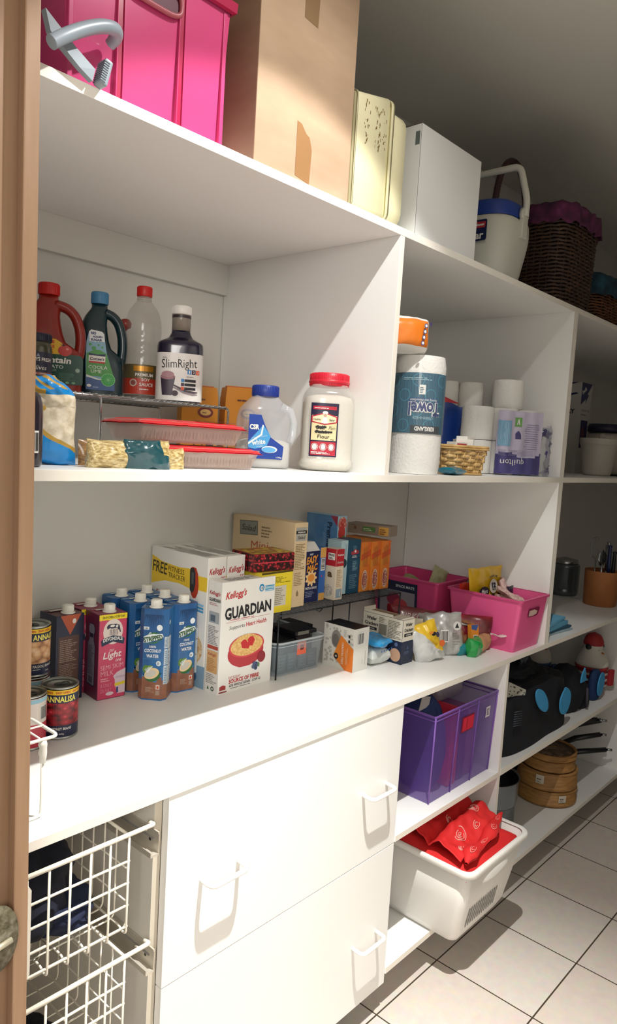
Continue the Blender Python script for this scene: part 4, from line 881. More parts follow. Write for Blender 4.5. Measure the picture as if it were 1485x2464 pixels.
# white wire rack standing at the left end of the worktop
WW = M('#e9e6dc', .3, var=.02)
t = thing('wire_stand', 'white coated wire stand at the left end of the worktop in front of the tins', 'wire stand', (.03, .06, ZC))
def q(x, y, z): return (x - .03, y - .06, z)
g = G(); zt = .133
g.bend([q(-.028, .150, zt), q(.091, .150, zt), q(.091, .054, zt), q(-.028, .054, zt)], .0029, WW, .012, 8, closed=True)
g.bend([q(-.028, .062, .003), q(-.028, .062, zt), ], .0029, WW, .012, 8)
for x in (.0, .03, .06): g.tube([q(x, .056, zt + .002), q(x, .149, zt + .002)], .0016, WW, 6)
g.tube([q(-.026, .10, zt + .003), q(.090, .10, zt + .003)], .0016, WW, 6); g.obj('top_frame', t)
g = G(); g.bend([q(.066, .057, zt), q(.066, .057, .003), q(-.03, .057, .003)], .0027, WW, .010, 8); g.obj('leg_wire', t); g = G(); g.bend([q(.066, .150, zt), q(.066, .150, .003), q(-.03, .150, .003)], .0027, WW, .010, 8); g.obj('leg_wire', t)
g = G(); g.tube([q(.066, .057, zt - .002), q(.066, .057, zt - .010), q(.067, .057, zt - .016), q(.066, .057, zt - .024), q(.067, .057, zt - .030), q(.066, .057, zt - .040)], [.0060, .0072, .0058, .0070, .0056, .0050], WW, 12); g.obj('plastic_clip', t)
# ================================================================== middle shelf, left bay
CHR = M('#b9bbba', .18, 1., var=.04)
ZW = 1.5745
t = thing('wire_rack', 'chrome wire shelf riser on the middle shelf carrying the sauce bottles', 'wire rack', (.2, .25, ZM)); o_ = Vector((.2, .25, ZM))
def q(x, y, z): return (x - .2, y - .25, z - ZM)
g = G()
for y in (.300, .565): g.tube([q(.008, y, ZW - .005), q(.640, y, ZW - .005)], .0026, CHR, 8)
for k in range(41):
    x = .012 + k * .0155; g.tube([q(x, .296, ZW - .0015), q(x, .569, ZW - .0015)], .0014, CHR, 5)
g.obj('rack_top', t)
for x in (.303, .643):
    for y in (.300, .565):
        g = G(); g.bend([q(x - .02, y, ZW - .005), q(x, y, ZW - .005), q(x, y, ZM + .003)], .0026, CHR, .008, 8); g.obj('leg', t)
# --- bottle tools
def soft(prof, n=6):
    """smooth a (radius, height) profile"""
    out = [prof[0]]
    for i in range(1, len(prof) - 1):
        (a, b), (c, d), (e, f_) = prof[i - 1], prof[i], prof[i + 1]
        p1 = (c + (a - c) * .3, d + (b - d) * .3); p2 = (c + (e - c) * .3, d + (f_ - d) * .3)
        for k in range(n + 1):
            t_ = k / n; out.append((p1[0] * (1 - t_) ** 2 + 2 * c * t_ * (1 - t_) + p2[0] * t_ * t_, p1[1] * (1 - t_) ** 2 + 2 * d * t_ * (1 - t_) + p2[1] * t_ * t_))
    return out + [prof[-1]]
def cap(t, r, z, h, m, x=0, y=0, ribs=36, name='cap'):
    g = G(); g.lathe([(r * .97, z), (r, z + .001), (r, z + h - .002), (r * .93, z + h), (0, z + h)], m, (x, y, 0), 36)
    for k in range(ribs):
        a = 2 * PI * k / ribs; g.box((-.0004, -.0004, z + .002), (.0006, .0004, z + h - .003), m, T=Matrix.Translation((x + r * math.cos(a), y + r * math.sin(a), 0)) @ Matrix.Rotation(a, 4, 'Z'))
    g.obj(name, t)
def flat_body(g, outline, ty, m, n=10, ex=.35, x0=0.):
    """body from a list of (left, right, z) spans, elliptical depth ty(z)"""
    rings = []
    for l_, r_, z in outline:
        c, a, b = (l_ + r_) / 2, (r_ - l_) / 2, ty(z); ring = []
        for k in range(4 * n):
            th = 2 * PI * k / (4 * n); ca, sa = math.cos(th), math.sin(th); qd = (abs(ca) ** 3.2 + abs(sa) ** 3.2) ** (-1 / 3.2)
            ring.append(Vector((c + a * ca * qd, b * sa * qd, z)))
        rings.append(ring)
    g.loft(rings, m)
# tomato sauce jug: body, separate handle loop, red cap
def jug(name, label, cat, loc, rz, H, W, D, body, capm, capr, caph, neckx, handle=True, lean=0.):
    t = thing(name, label, cat, loc, rz)
    g = G(); hw = W / 2
    def ty(z): q_ = z / H; return D / 2 * (1 if q_ < .62 else max(.30, 1 - (q_ - .62) * 1.7)) * (1 if z > .006 else .93)
    sp = [(-hw * .94, hw * .94, 0), (-hw, hw, .006), (-hw, hw, H * .30), (-hw, hw * .98, H * .42), (-hw, hw * .42, H * .52), (-hw, hw * .30, H * .60), (-hw * .99, hw * .22, H * .70), (-hw * .94, hw * .18, H * .78), (-hw * .78, hw * .20, H * .86), (neckx - capr * 1.05, neckx + capr * 1.1, H * .93), (neckx - capr * .92, neckx + capr * .92, H * .95), (neckx - capr * .92, neckx + capr * .92, H)]
    flat_body(g, sp, ty, body); g.obj('bottle_body', t)
    g = G(); pts = [(neckx + capr * .6, 0, H * .905), (hw * .45, 0, H * .875), (hw * .72, 0, H * .80), (hw * .88, 0, H * .68), (hw * .93, 0, H * .55), (hw * .88, 0, H * .40), (hw * .75, 0, H * .34)]
    P = [Vector(p) for p in pts]; out = []
    for i in range(len(P) - 1):
        for k in range(4): out.append(P[i].lerp(P[i + 1], k / 4))
    out.append(P[-1]); 
    for _ in range(3): out = [out[0]] + [(out[i - 1] + out[i] * 2 + out[i + 1]) / 4 for i in range(1, len(out) - 1)] + [out[-1]]
    rr = []; up = Vector((0, 1, 0))
    for i, p in enumerate(out):
        d_ = (out[min(i + 1, len(out) - 1)] - out[max(i - 1, 0)]).normalized(); nrm = d_.cross(up)
        rr.append([p + nrm * (.011 * math.cos(a)) + up * (D * .26 * math.sin(a)) for a in [2 * PI * k / 14 for k in range(14)]])
    g.loft(rr, body); g.obj('handle', t)
    cap(t, capr, H - .002, caph, capm, neckx, 0)
    return t
TOM = M('#8e2316', .33, var=.08, coat=.2); RCAP = M('#c8201e', .4)
t = jug('sauce_bottle', 'large red-brown tomato sauce jug with a red cap, leftmost on the chrome rack', 'bottle', (.287, .462, ZW), R(-31), .205, .116, .066, TOM, RCAP, .0215, .024, -.013)
SC = (.77, .77, .735)
g = G(); f = plane((-.075, -.0436, 0), (1, 0, 0), (0, 0, 1)); DG = M('#1c4a3a', .4); YW = M('#e3b52a', .4)
g.poly(f, [(.004, .025), (.138, .025), (.140, .030), (.140, .098), (.134, .108), (.004, .112)], DG, 1)
g.poly(f, [(.030, .108), (.088, .108), (.090, .122), (.084, .140), (.068, .150), (.030, .152)], YW, 2); g.text(f, 'MORE', .048, .142, .034, .009, RCAP, .03); g.text(f, 'SAUCE', .048, .129, .034, .009, RCAP, .03); g.text(f, 'PACK', .046, .116, .034, .009, RCAP, .03)
g.ell(f, .092, .119, .018, .015, M('#c22f26', .35), 4, 24); g.ell(f, .098, .124, .004, .003, M('#e89a90'), 5)
for k in range(5): g.poly(f, [(.088, .131), (.090, .133), (.078 + k * .006, .141 - abs(k - 2) * .002)], M('#27351d'), 5)
g.text(f, 'Fountain', .060, .092, .098, .018, PAPER, .03, .1); g.text(f, 'TOMATO', .056, .073, .066, .010, M('#cfd8cf'), .02); g.text(f, 'SAUCE', .056, .063, .030, .005, M('#8fa89a'), .01)
g.fine(f, .040, .036, .070, .058, 7, M('#4f7a68'), 2); g.fine(f, .078, .036, .122, .058, 7, M('#4f7a68'), 2, 5); g.ell(f, .126, .066, .006, .006, M('#9fb5a5'), 3); g.ell(f, .100, .030, .005, .003, M('#7fb08a'), 3); g.ell(f, .116, .030, .005, .003, M('#7fb08a'), 3)
o2 = g.obj('paper_label', t); o2.scale = (.77, .77, .735); o2.location = (.010, 0, 0)
# dark green cordial bottle
CG = M('#0d2c33', .28, var=.1, coat=.3)
t = jug('cordial_bottle', 'dark green lime cordial bottle with a light blue cap on the chrome rack', 'bottle', (.398, .455, ZW), R(-31), .206, .096, .060, CG, M('#4a86ad', .45), .0185, .0255, -.008)
g = G(); f = plane((-.060, -.0385, 0), (1, 0, 0), (0, 0, 1)); SKYL = M('#8fb4c9', .4)
lab = [(.020, .020), (.096, .020), (.094, .060), (.084, .090), (.072, .130), (.066, .170), (.064, .186), (.058, .192), (.030, .196), (.024, .190), (.018, .160), (.017, .110)]
g.poly(f, lab, M('#7ba7bd', .4), 1)
g.poly(f, [(.026, .162), (.066, .162), (.064, .186), (.058, .192), (.030, .196), (.024, .190)], M('#dfe6e4'), 2); g.poly(f, [(.019, .060), (.094, .060), (.084, .090), (.072, .128), (.055, .138), (.040, .138), (.019, .126)], M('#3f8f34', .4), 2); g.poly(f, [(.020, .020), (.096, .020), (.095, .048), (.020, .056)], M('#2c4f86', .4), 2)
g.text(f, 'NO', .036, .186, .014, .009, M('#2b3c6a'), .06); g.text(f, 'ADDED', .047, .176, .026, .006, M('#2b3c6a'), .05); g.text(f, 'SUGAR', .044, .167, .030, .007, M('#2b3c6a'), .05)
for u, v, r_ in ((.028, .153, .004), (.050, .152, .003), (.038, .142, .006), (.060, .146, .003)): g.ell(f, u, v, r_, r_, M('#4fa05a'), 3)
g.rect(f, .025, .103, .069, .124, M('#e6e3da'), 3, rot=R(-2)); g.poly(f, [(.025, .121), (.069, .120), (.069, .127), (.048, .124), (.025, .127)], M('#1f2f55'), 4); g.rect(f, .026, .099, .068, .104, M('#c23a32'), 4); g.text(f, "Cottee's", .047, .1115, .038, .009, M('#22284a'), .03, .1, l=5)
g.text(f, 'COOLA', .050, .087, .050, .010, PAPER, .0, rot=R(0)); g.text(f, 'LIME', .046, .075, .028, .009, PAPER, -.005)
g.ell(f, .078, .052, .0190, .0195, M('#7fc07a'), 4, 28); g.ell(f, .078, .052, .0170, .0175, M('#2f9a44'), 5, 28)
for k in range(8): a = PI * k / 8; g.rect(f, .078 - .016, .0517, .078 + .016, .0523, M('#8fd08a'), 6, rot=a)
g.poly(f, [(.020, .058), (.050, .050), (.062, .050), (.062, .053), (.050, .054), (.020, .064)], M('#dfe6df'), 4); g.ell(f, .028, .032, .006, .004, PAPER, 4); g.fine(f, .038, .027, .060, .031, 1, M('#b9c9dc'), 4)
g.obj('paper_label', t).scale = (.80, .795, .735)
# tall clear soy sauce bottle
CB = M('#b9b6ab', .12, alpha=.30, var=.03, spec=1.); SOY = M('#1a0d0a', .2, coat=.5)
t = thing('soy_sauce_bottle', 'tall nearly empty clear soy sauce bottle with a red cap and red label', 'bottle', (.503, .452, ZW), R(-34)); t.scale = (.88, .88, .84)
g = G(); pr = soft([(0, 0), (.040, 0), (.047, .010), (.048, .10), (.0465, .115), (.048, .13), (.046, .145), (.048, .160), (.0465, .175), (.048, .19), (.047, .215), (.040, .245), (.024, .268), (.0175, .276), (.017, .292)], 3)
g.lathe(pr, CB, n=36); g.obj('bottle_body', t)
g = G(); g.lathe([(0, .002), (.038, .002), (.0445, .010), (.0455, .016), (0, .016)], SOY, n=32); g.obj('sauce_remains', t)
cap(t, .0195, .286, .027, RCAP); g = G(); g.lathe([(.0185, .274), (.0195, .276), (.0195, .282), (.018, .284)], CB, n=30, cap=False); g.obj('neck_ring', t)
g = G(); f = drum(.0484, 0, -PI / 2, .0003); W = PI * .0484
g.rect(f, -W * .55, .018, W * .55, .060, M('#b93a28', .4), 1, 30, 1); g.rect(f, -W * .55, .060, W * .55, .098, M('#6b6040', .35, .2), 1, 30, 1)
g.rect(f, -.022, .080, .030, .094, M('#c98a2a', .3, .4), 3, 10, 1); g.text(f, 'PREMIUM', .006, .070, .046, .0085, PAPER, .02, l=3); g.text(f, 'SOY', .010, .057, .022, .0085, PAPER, .02, l=4); g.text(f, 'SAUCE', .012, .044, .036, .009, PAPER, .02, l=4); g.ell(f, -.022, .048, .010, .010, M('#cdb9ae'), 3); g.ell(f, -.022, .048, .007, .007, M('#8a4a44'), 4); g.fine(f, -.006, .030, .030, .035, 1, PAPER, 4)
g.obj('paper_label', t)
g = G(); HR = M('#8a2f28', .35)
g.tube([(-.046, -.006, .090), (-.056, -.010, .120), (-.058, -.010, .160), (-.054, -.010, .190), (-.044, -.008, .205)], [.006, .0075, .0075, .011, .010], HR, 10); g.lathe([(0, -.016), (.014, -.008), (.016, .004), (.010, .014), (0, .017)], HR, (-.046, -.010, .205), 14)
g.obj('handle', t)
# dark jar of meal drink with white label
t = thing('drink_bottle', 'dark purple bottle with white cap and white label beside the clear soy bottle', 'bottle', (.540, .358, ZW), R(-36)); t.scale = (.93, .93, .89)
GB = M('#1b1830', .2, var=.1, coat=.4)
g = G(); pr = soft([(0, 0), (.050, 0), (.056, .006), (.056, .140), (.0535, .151), (.030, .163), (.0235, .175), (.0225, .182)], 4)
g.lathe(pr, GB, n=48, sq=3.2, sy=.86); g.obj('bottle_body', t)
g = G(); g.lathe([(.0225, .182), (.0225, .222), (.0215, .224)], M('#8d8478', .3, alpha=.9), n=32, cap=True); g.lathe([(.0229, .214), (.0229, .221)], M('#33262c', .4), n=32, cap=False); g.obj('glass_neck', t)
cap(t, .0235, .223, .022, M('#e4e2dc', .4), ribs=40)
g = G(); RL = .0563
def lf(u, v, l=1):
    a = -PI / 2 + u / RL; ca, sa = math.cos(a), math.sin(a); qd = (abs(ca) ** 3.2 + abs(sa) ** 3.2) ** (-1 / 3.2); r_ = RL + .0003 * l
    return Vector((r_ * ca * qd, r_ * sa * qd * .86, v))
g.rect(lf, -.085, .004, .085, .122, M('#dedbd6', .35), 1, 50, 1)
def L2(u, v, l=1): return lf(u * .86, v, l)
g.text(L2, 'SlimRight', -.002, .093, .092, .028, INK, -.002, 0, R(3), l=3)
for k, c in enumerate(('#2c7fc0', '#3c2440', '#d9542c')):
    g.rect(L2, .020 + k * .011, .071, .0295 + k * .011, .082, M(c), 3); g.text(L2, str(k + 1), .0248 + k * .011, .0765, .003, .007, PAPER, .03, l=4); g.rect(L2, .004, .043 - k * .010 + .008, .012, .051 - k * .010 + .008, M(c), 3); g.rect(L2, .013, .0435 - k * .010 + .008, .042, .050 - k * .010 + .008, M('#1d1b24'), 3)
g.fine(L2, .018, .063, .045, .068, 1, GREY, 3); g.poly(L2, [(-.050, .062), (-.044, .016), (-.020, .016), (-.012, .062)], M('#2e2034', .4), 3); g.ell(L2, -.031, .062, .019, .007, M('#9a7078'), 4); g.ell(L2, -.031, .068, .016, .008, M('#a98088'), 4); g.ell(L2, -.012, .022, .009, .007, M('#40333a'), 4)
g.poly(L2, [(-.016, .040), (.010, .028), (.035, .023), (.048, .026), (.048, .028), (.035, .026), (.010, .031), (-.016, .044)], M('#4a4048'), 3); g.poly(L2, [(-.016, .035), (.010, .023), (.035, .018), (.048, .021), (.048, .0225), (.035, .020), (.010, .026), (-.016, .038)], M('#8a7f84'), 3)
g.fine(L2, -.046, .107, -.030, .112, 2, GREY, 3); g.obj('paper_label', t)
# olive jar, front left
t = thing('olive_jar', 'glass jar of green olives with a dark lid, by the door jamb', 'jar', (.187, .345, ZW), R(-27)); t.scale = (.86, .86, .86)
g = G(); g.lathe(soft([(0, 0), (.030, 0), (.034, .006), (.034, .090), (.030, .100), (.029, .104)], 3), M('#4a4a34', .15, alpha=.8, spec=.8), n=32); g.obj('glass_body', t)
g = G(); g.lathe([(0, .002), (.030, .004), (.032, .010), (.032, .088), (.028, .096), (0, .097)], mottled('olive_print', [(.0, '#8a8a4a'), (.3, '#5f6430'), (.7, '#2c2f1a')], 55, kind='cells', rough=.3), n=28); g.obj('olives', t)
cap(t, .0325, .102, .018, M('#141a34', .35), ribs=40, name='lid')
g = G(); f = drum(.0343, 0, -PI / 2, .0003); g.rect(f, -.07, .034, .07, .078, M('#20243c', .4), 1, 30, 1); g.rect(f, -.07, .028, .07, .034, M('#9a5a52', .4), 1, 30, 1)
g.text(f, 'ALWAYS FRESH', .004, .062, .062, .008, PAPER, .02, l=3); g.text(f, 'Olives', .006, .044, .034, .010, PAPER, .0, .2, l=3); g.poly(f, [(.0, .068), (.008, .068), (.004, .075)], M('#8f96a8'), 3); g.text(f, 'PITTED - GREEN', .004, .031, .040, .003, PAPER, l=3); g.obj('paper_label', t)
# dark bottle with barcode low at the left
t = thing('sauce_bottle', 'dark brown plastic bottle with a barcode label, left of the blue bag', 'bottle', (.030, .085, ZM), R(-20))
g = G(); g.lathe(soft([(0, 0), (.030, 0), (.033, .006), (.033, .095), (.028, .112), (.014, .120), (.013, .124)], 3), M('#241c26', .3, coat=.3), n=30); g.obj('bottle_body', t); cap(t, .014, .118, .006, M('#20202a', .3), ribs=20)
g = G(); f = drum(.0333, 0, -PI / 2, .0003); g.bars(f, .004, .022, .026, .056); g.rect(f, -.05, .008, .0, .09, M('#2e2430', .4), 1, 12, 1); g.obj('paper_label', t)
# blue, white and gold soft bag
BB = M('#0e86cf', .3, coat=.3, var=.05); GO = M('#b99240', .4); SUG = mottled('sugar_window', [(.35, '#cdbda0'), (.6, '#e6dac2'), (.8, '#f2e9d8')], 90, rough=.5)
def bagcol(u, v):
    a = v - .50 + u * .36
    if v > .84: return GO if math.sin(u * 23 + v * 31) > .35 else BB
    if a < 0: return BB
    if a < .055: return GO
    if v > .78: return GO if u < .45 else BB
    return GO if math.sin(u * 9 + 1) * math.sin(v * 17 + .5) > .72 and u < .6 else SUG
g = G(); pouch(g, .104, .150, .058, bagcol, .004, 26, 91, 90, 130, pw=.42, crimp=.04)
for v in g.bm.verts:
    k_ = max(0, (v.co.z - .098) / .052)
    if k_ > 0:
        v.co.x = v.co.x * (1 - .50 * k_ ** 1.3) + .012 * math.sin(k_ * 5) * k_; v.co.y = v.co.y * (1 + .5 * k_) + .006 * noise.noise(Vector((v.co.x * 60, k_ * 4, 1))); v.co.z += .010 * k_ * noise.noise(Vector((v.co.x * 40, 2, k_ * 2)))
g.obj('sugar_bag', None, (.104, .150, ZM), R(-24), label='blue, white and gold soft bag with a twisted top, left front of middle shelf', cat='bag')
NOOD = mottled('noodle_strands', [(.25, '#5f4c28'), (.42, '#a88c50'), (.58, '#cdb880'), (.8, '#e6dcc0')], 90, 6, rough=.35, bump=.6, stretch=(1, 3, 3), coat=.5)
g = G(); pouch(g, .052, .088, .044, NOOD, .005, 36, 95, 24, 30, T=Matrix.Translation((0, 0, .022)) @ Matrix.Rotation(PI / 2, 4, 'Y'), pw=.35)
g.obj('noodle_packet', None, (.146, .088, ZM), R(0), label='clear packet of pale noodles lying right beside the blue sugar bag', cat='packet')
g = G(); STK = mottled('brown_sticks', [(.3, '#5a3a1c'), (.5, '#8d6530'), (.7, '#b88a4a')], 60, 4, rough=.4, stretch=(.3, 4, 4), coat=.4)
pouch(g, .05, .20, .032, STK, .003, 26, 97, 20, 34, T=Matrix.Translation((0, 0, .020)) @ Matrix.Rotation(PI / 2, 4, 'Y'), pw=.4)
g.obj('noodle_packet', None, (.165, .145, ZM), R(0), label='long packet of thin brown sticks lying behind the pale noodles', cat='packet')
TL = M('#14454c', .25, coat=.6, var=.1)
g = G(); pouch(g, .060, .085, .040, lambda u, v: NOOD if v > .80 and u < .45 else TL, .008, 32, 99, 28, 34, T=Matrix.Translation((0, 0, .022)) @ Matrix.Rotation(PI / 2, 4, 'Y') @ Matrix.Rotation(.2, 4, 'X'), pw=.4)
f = plane((.008, -.026, .012), (1, 0, .0), (0, .5, 1), .0006); g.ell(f, .016, .020, .011, .007, M('#b8303a'), 5, rot=R(-35)); g.ell(f, .016, .020, .008, .004, M('#d9a0a0'), 6, rot=R(-35))
g.obj('noodle_packet', None, (.212, .078, ZM), R(2), label='shiny dark teal noodle packet with a red oval badge', cat='packet')
g = G(); pouch(g, .045, .06, .030, NOOD, .004, 36, 102, 18, 20, T=Matrix.Translation((0, 0, .016)) @ Matrix.Rotation(PI / 2, 4, 'Y'), pw=.4)
g.obj('noodle_packet', None, (.285, .078, ZM), R(5), label='end of a clear noodle packet showing right of the dark teal packet', cat='packet')
# two red-topped clear trays
RT_ = M('#c91f28', .35, coat=.3); TRC = M('#b9a59a', .2, alpha=.55, var=.1, spec=.8); INN = mottled('biscuit_rows', [(.35, '#7d4a3c'), (.55, '#a87060'), (.75, '#d8c4b4')], 50, 3, rough=.5, stretch=(6, 1, 1))
def tray(label, loc, rz, mat_in):
    t = thing('biscuit_tray', label, 'food tray', loc, rz, 'red topped trays on the middle shelf')
    L_, D_, H_ = .245, .125, .040
    g = G(); g.loft([[Vector((x * (L_ / 2 - .014), y * (D_ / 2 - .012), 0)) for x, y in ((-1, -1), (1, -1), (1, 1), (-1, 1))], [Vector((x * L_ / 2, y * D_ / 2, H_)) for x, y in ((-1, -1), (1, -1), (1, 1), (-1, 1))]], TRC, smooth=False, cap=False)
    for k in range(28): x = -L_ / 2 + .014 + k * .0079; g.box((x, -D_ / 2 + .005, .006), (x + .001, -D_ / 2 + .0065, H_ - .004), TRC)
    g.obj('tray_body', t)
    g = G(); g.box((-L_ / 2 + .016, -D_ / 2 + .014, .003), (L_ / 2 - .016, D_ / 2 - .014, H_ - .006), mat_in, .003); g.obj('biscuits', t)
    g = G(); n = 20
    def fn(u, v):
        x = (u - .5) * (L_ + .010); y = (v - .5) * (D_ + .012); e = max(abs(u - .5), abs(v - .5)) * 2
        return Vector((x, y, H_ + .004 * (1 - e ** 4) - .006 * max(0, e - .85) / .15 + .0012 * noise.noise(Vector((x * 60, y * 60, 1)))))
    g.sheet(fn, n, n, RT_); g.sheet(lambda u, v: fn(1 - u, v) - Vector((0, 0, .002)), n, n, RT_)
    f = plane((-L_ / 2, -D_ / 2, H_ + .0052), (1, 0, 0), (0, 1, 0)); W2 = M('#e6dfd8'); g.rect(f, .135, .010, .238, .036, W2, 1); g.text(f, 'ITALIANO SFOGLIATINE', .186, .023, .094, .014, RT_, .04, l=4)
    g.obj('film_lid', t); return t
tray('lower clear plastic tray with a red film top beside the noodle packets', (.424, .152, ZM + .0005), R(-3), mottled('cream_wafers', [(.35, '#a08878'), (.6, '#cdbcaa'), (.8, '#e9ddd0')], 60, 3, rough=.5, stretch=(1, 1, 4)))
tray('upper clear plastic tray with a red film top, stacked on the other tray', (.385, .160, ZM + .0475), R(-3), INN)
g = G(); g.box((0, 0, 0), (.05, .02, .035), M('#2a3a2c', .4), .002); g.box((.005, -.001, .02), (.03, 0, .03), M('#b9b4a8')); g.obj('packet_box', None, (.50, .46, ZM), R(-15), label='small dark green packet standing under the chrome rack behind the red trays', cat='box')
# orange flour bags
OB = M('#d98a1c', .5, var=.06, bump=.15, bscale=90)
for k, (x, y, rz, hh, lb) in enumerate(((.806, .440, -28, .196, 'right orange paper flour bag behind the blue-capped sugar container'), (.705, .490, -28, .190, 'left orange paper flour bag partly hidden by the white-labelled bottle'))):
    g = G(); w, d = .092, .065
    rings = []
    for z, e in ((0, .94), (.004, 1), (hh * .5, 1.02), (hh * .86, 1.), (hh, .93)):
        rings.append([Vector((a * w / 2 * e + .002 * noise.noise(Vector((a * 3, b * 3, z * 30 + k))), b * d / 2 * e, z)) for a, b in ((-1, -1), (-.33, -1.03), (.33, -1.03), (1, -1), (1, 0), (1, 1), (.33, 1), (-.33, 1), (-1, 1), (-1, 0))])
    g.loft(rings, OB, smooth=False); g.box((-.039, -.012, hh - .001), (.039, .012, hh + .004), M('#c8501e', .5), .001)
    f = plane((-w / 2, -d / 2 - .0026, 0), (1, 0, 0), (0, 0, 1)); BRW = M('#5a2c22'); 
    g.ell(f, .060, hh * .66, .020, .014, M('#7a2c28'), 1); g.ell(f, .060, hh * .66, .014, .008, M('#e0b46a'), 2); g.fine(f, .052, hh * .66 - .002, .068, hh * .66 + .002, 1, BRW, 4)
    g.fine(f, .022, hh * .40, .090, hh * .50, 4, BRW, 2, 5 + k); g.fine(f, .030, hh * .82, .072, hh * .86, 1, BRW, 2); g.ring(f, .044, hh * .25, .010, .013, BRW, 2); g.ell(f, .074, hh * .23, .010, .011, M('#33262a'), 2); g.fine(f, .034, hh * .08, .086, hh * .13, 2, BRW, 2)
    g.obj('flour_bag', None, (x, y, ZM), R(rz), label=lb, cat='flour bag', group='orange flour bags')
# sugar container with blue cap
t = thing('sugar_container', 'squat clear sugar container with a blue cap and blue label, half full', 'container', (.676, .212, ZM), R(-24)); t.scale = (.95, .95, .98)
CLJ = M('#c9ccd0', .15, alpha=.38, var=.02, spec=.9); SU = M('#e3ddd2', .8, bump=.3, bscale=400)
g = G(); pr = soft([(0, 0), (.058, 0), (.063, .006), (.063, .110), (.058, .135), (.038, .158), (.030, .166), (.0295, .172)], 4)
g.lathe(pr, CLJ, n=48, sq=4, sy=.80); g.obj('container_body', t)
g = G(); g.lathe([(0, .002), (.056, .002), (.0605, .007), (.0605, .060), (.045, .066), (0, .070)], SU, n=40, sq=4, sy=.79); g.obj('sugar', t)
g = G(); g.tube([(.030, -.030, .145), (.054, -.033, .135), (.066, -.030, .110), (.064, -.030, .080), (.056, -.032, .062)], .010, M('#d6d9dc', .12, alpha=.45, spec=.9), 12); g.obj('handle', t)
cap(t, .0325, .166, .026, M('#22398c', .4), ribs=44)
g = G(); f = plane((-.060, -.0512, 0), (1, 0, 0), (0, 0, 1), .0003); B1 = M('#1c3f94', .4)
g.poly(f, [(.004, .022), (.092, .022), (.094, .052), (.080, .060), (.060, .072), (.044, .100), (.034, .122), (.004, .122)], B1, 1); g.poly(f, [(.004, .060), (.030, .088), (.040, .100), (.060, .074), (.050, .050), (.020, .044), (.004, .048)], M('#4a9ad0', .4), 2)
g.poly(f, [(.004, .058), (.034, .078), (.038, .100), (.041, .098), (.038, .076), (.004, .053)], PAPER, 3); g.text(f, 'CSR', .018, .094, .024, .012, PAPER, .05); g.text(f, 'white', .030, .060, .034, .012, PAPER, .02, 0, R(8)); g.text(f, 'sugar', .034, .050, .018, .004, M('#bcd8ea'), 0, 0, R(8)); g.text(f, 'pour & store', .032, .072, .038, .004, M('#bcd8ea'), 0, 0, R(10))
g.ell(f, .058, .044, .020, .008, PAPER, 3); g.ell(f, .056, .043, .018, .0062, M('#5fa8d8'), 4); g.ell(f, .012, .030, .008, .007, PAPER, 3); g.text(f, '1.75kg', .083, .026, .014, .004, PAPER, .02); g.obj('paper_label', t)
# flour jar with red lid
t = thing('flour_jar', 'tall clear jar of flour with a red lid and red and navy label', 'jar', (.806, .132, ZM), R(-40))
g = G(); pr = soft([(0, 0), (.056, 0), (.065, .010), (.065, .022), (.061, .028), (.061, .165), (.056, .182), (.0445, .196), (.044, .200)], 4)
g.lathe(pr, M('#dcdad2', .15, alpha=.35, spec=.9), n=56, sq=3.0, sy=.96); g.obj('jar_body', t)
g = G(); fl = [(0, .002), (.052, .003), (.0615, .012), (.0615, .022), (.0585, .030), (.0585, .158), (.052, .172), (.03, .178), (0, .180)]; g.lathe(fl, M('#e6e0d2', .85, bump=.35, bscale=300), n=48, sq=3.0, sy=.95); g.obj('flour', t)
cap(t, .0465, .197, .030, M('#cf2236', .38), ribs=60, name='lid'); g = G(); g.lathe([(.0468, .203), (.0485, .205), (.0485, .209), (.0468, .211)], M('#cf2236', .38), n=48, cap=False); g.obj('lid_ridge', t)
g = G(); RJ = .0614
def jf(u, v, l=1):
    a = -PI / 2 + u / RJ; ca, sa = math.cos(a), math.sin(a); qd = (abs(ca) ** 3 + abs(sa) ** 3) ** (-1 / 3); r_ = RJ + .0003 * l
    return Vector((r_ * ca * qd, r_ * sa * qd * .96, v))
NVB = M('#1f1c3c', .4); RDL = M('#b92438', .4)
g.rect(jf, -.045, .034, .016, .156, NVB, 1, 20, 1); g.rect(jf, -.042, .037, .013, .068, RDL, 2, 14, 1); g.rect(jf, -.042, .071, .013, .128, M('#e6d6a4'), 2, 14, 1); g.rect(jf, -.040, .141, .011, .149, RDL, 2, 14, 1); g.fine(jf, -.037, .1435, .008, .147, 1, PAPER, 3)
g.poly(jf, [(-.043, .112), (-.043, .126), (-.014, .135), (.014, .126), (.014, .112), (-.014, .106)], RDL, 3); g.poly(jf, [(-.040, .114), (-.040, .124), (-.014, .132), (.011, .124), (.011, .114), (-.014, .109)], M('#e9dcb4'), 4)
g.ell(jf, -.014, .134, .006, .004, PAPER, 5); g.ell(jf, -.014, .128, .0035, .004, M('#c9a48a'), 5); g.poly(jf, [(-.021, .110), (-.018, .124), (-.010, .124), (-.007, .110)], PAPER, 5); g.text(jf, 'Healthy', -.030, .118, .015, .005, INK, .01, l=6); g.text(jf, 'Baker', .002, .118, .012, .005, INK, .01, l=6)
g.text(jf, 'Self', -.022, .1005, .019, .009, INK, .04, l=4); g.rect(jf, -.033, .0995, -.010, .1035, INK, 5, 4, 1); g.text(jf, 'Plain', .003, .100, .014, .008, INK, -.004, .2, l=4); g.text(jf, 'Raising', -.015, .0895, .034, .010, INK, .04, l=4); g.rect(jf, -.034, .0885, .004, .0925, INK, 5, 6, 1); g.text(jf, 'Flour', -.015, .0795, .026, .0085, INK, .01, l=4); g.text(jf, '2kg', .004, .0735, .008, .003, INK, .02, l=4)
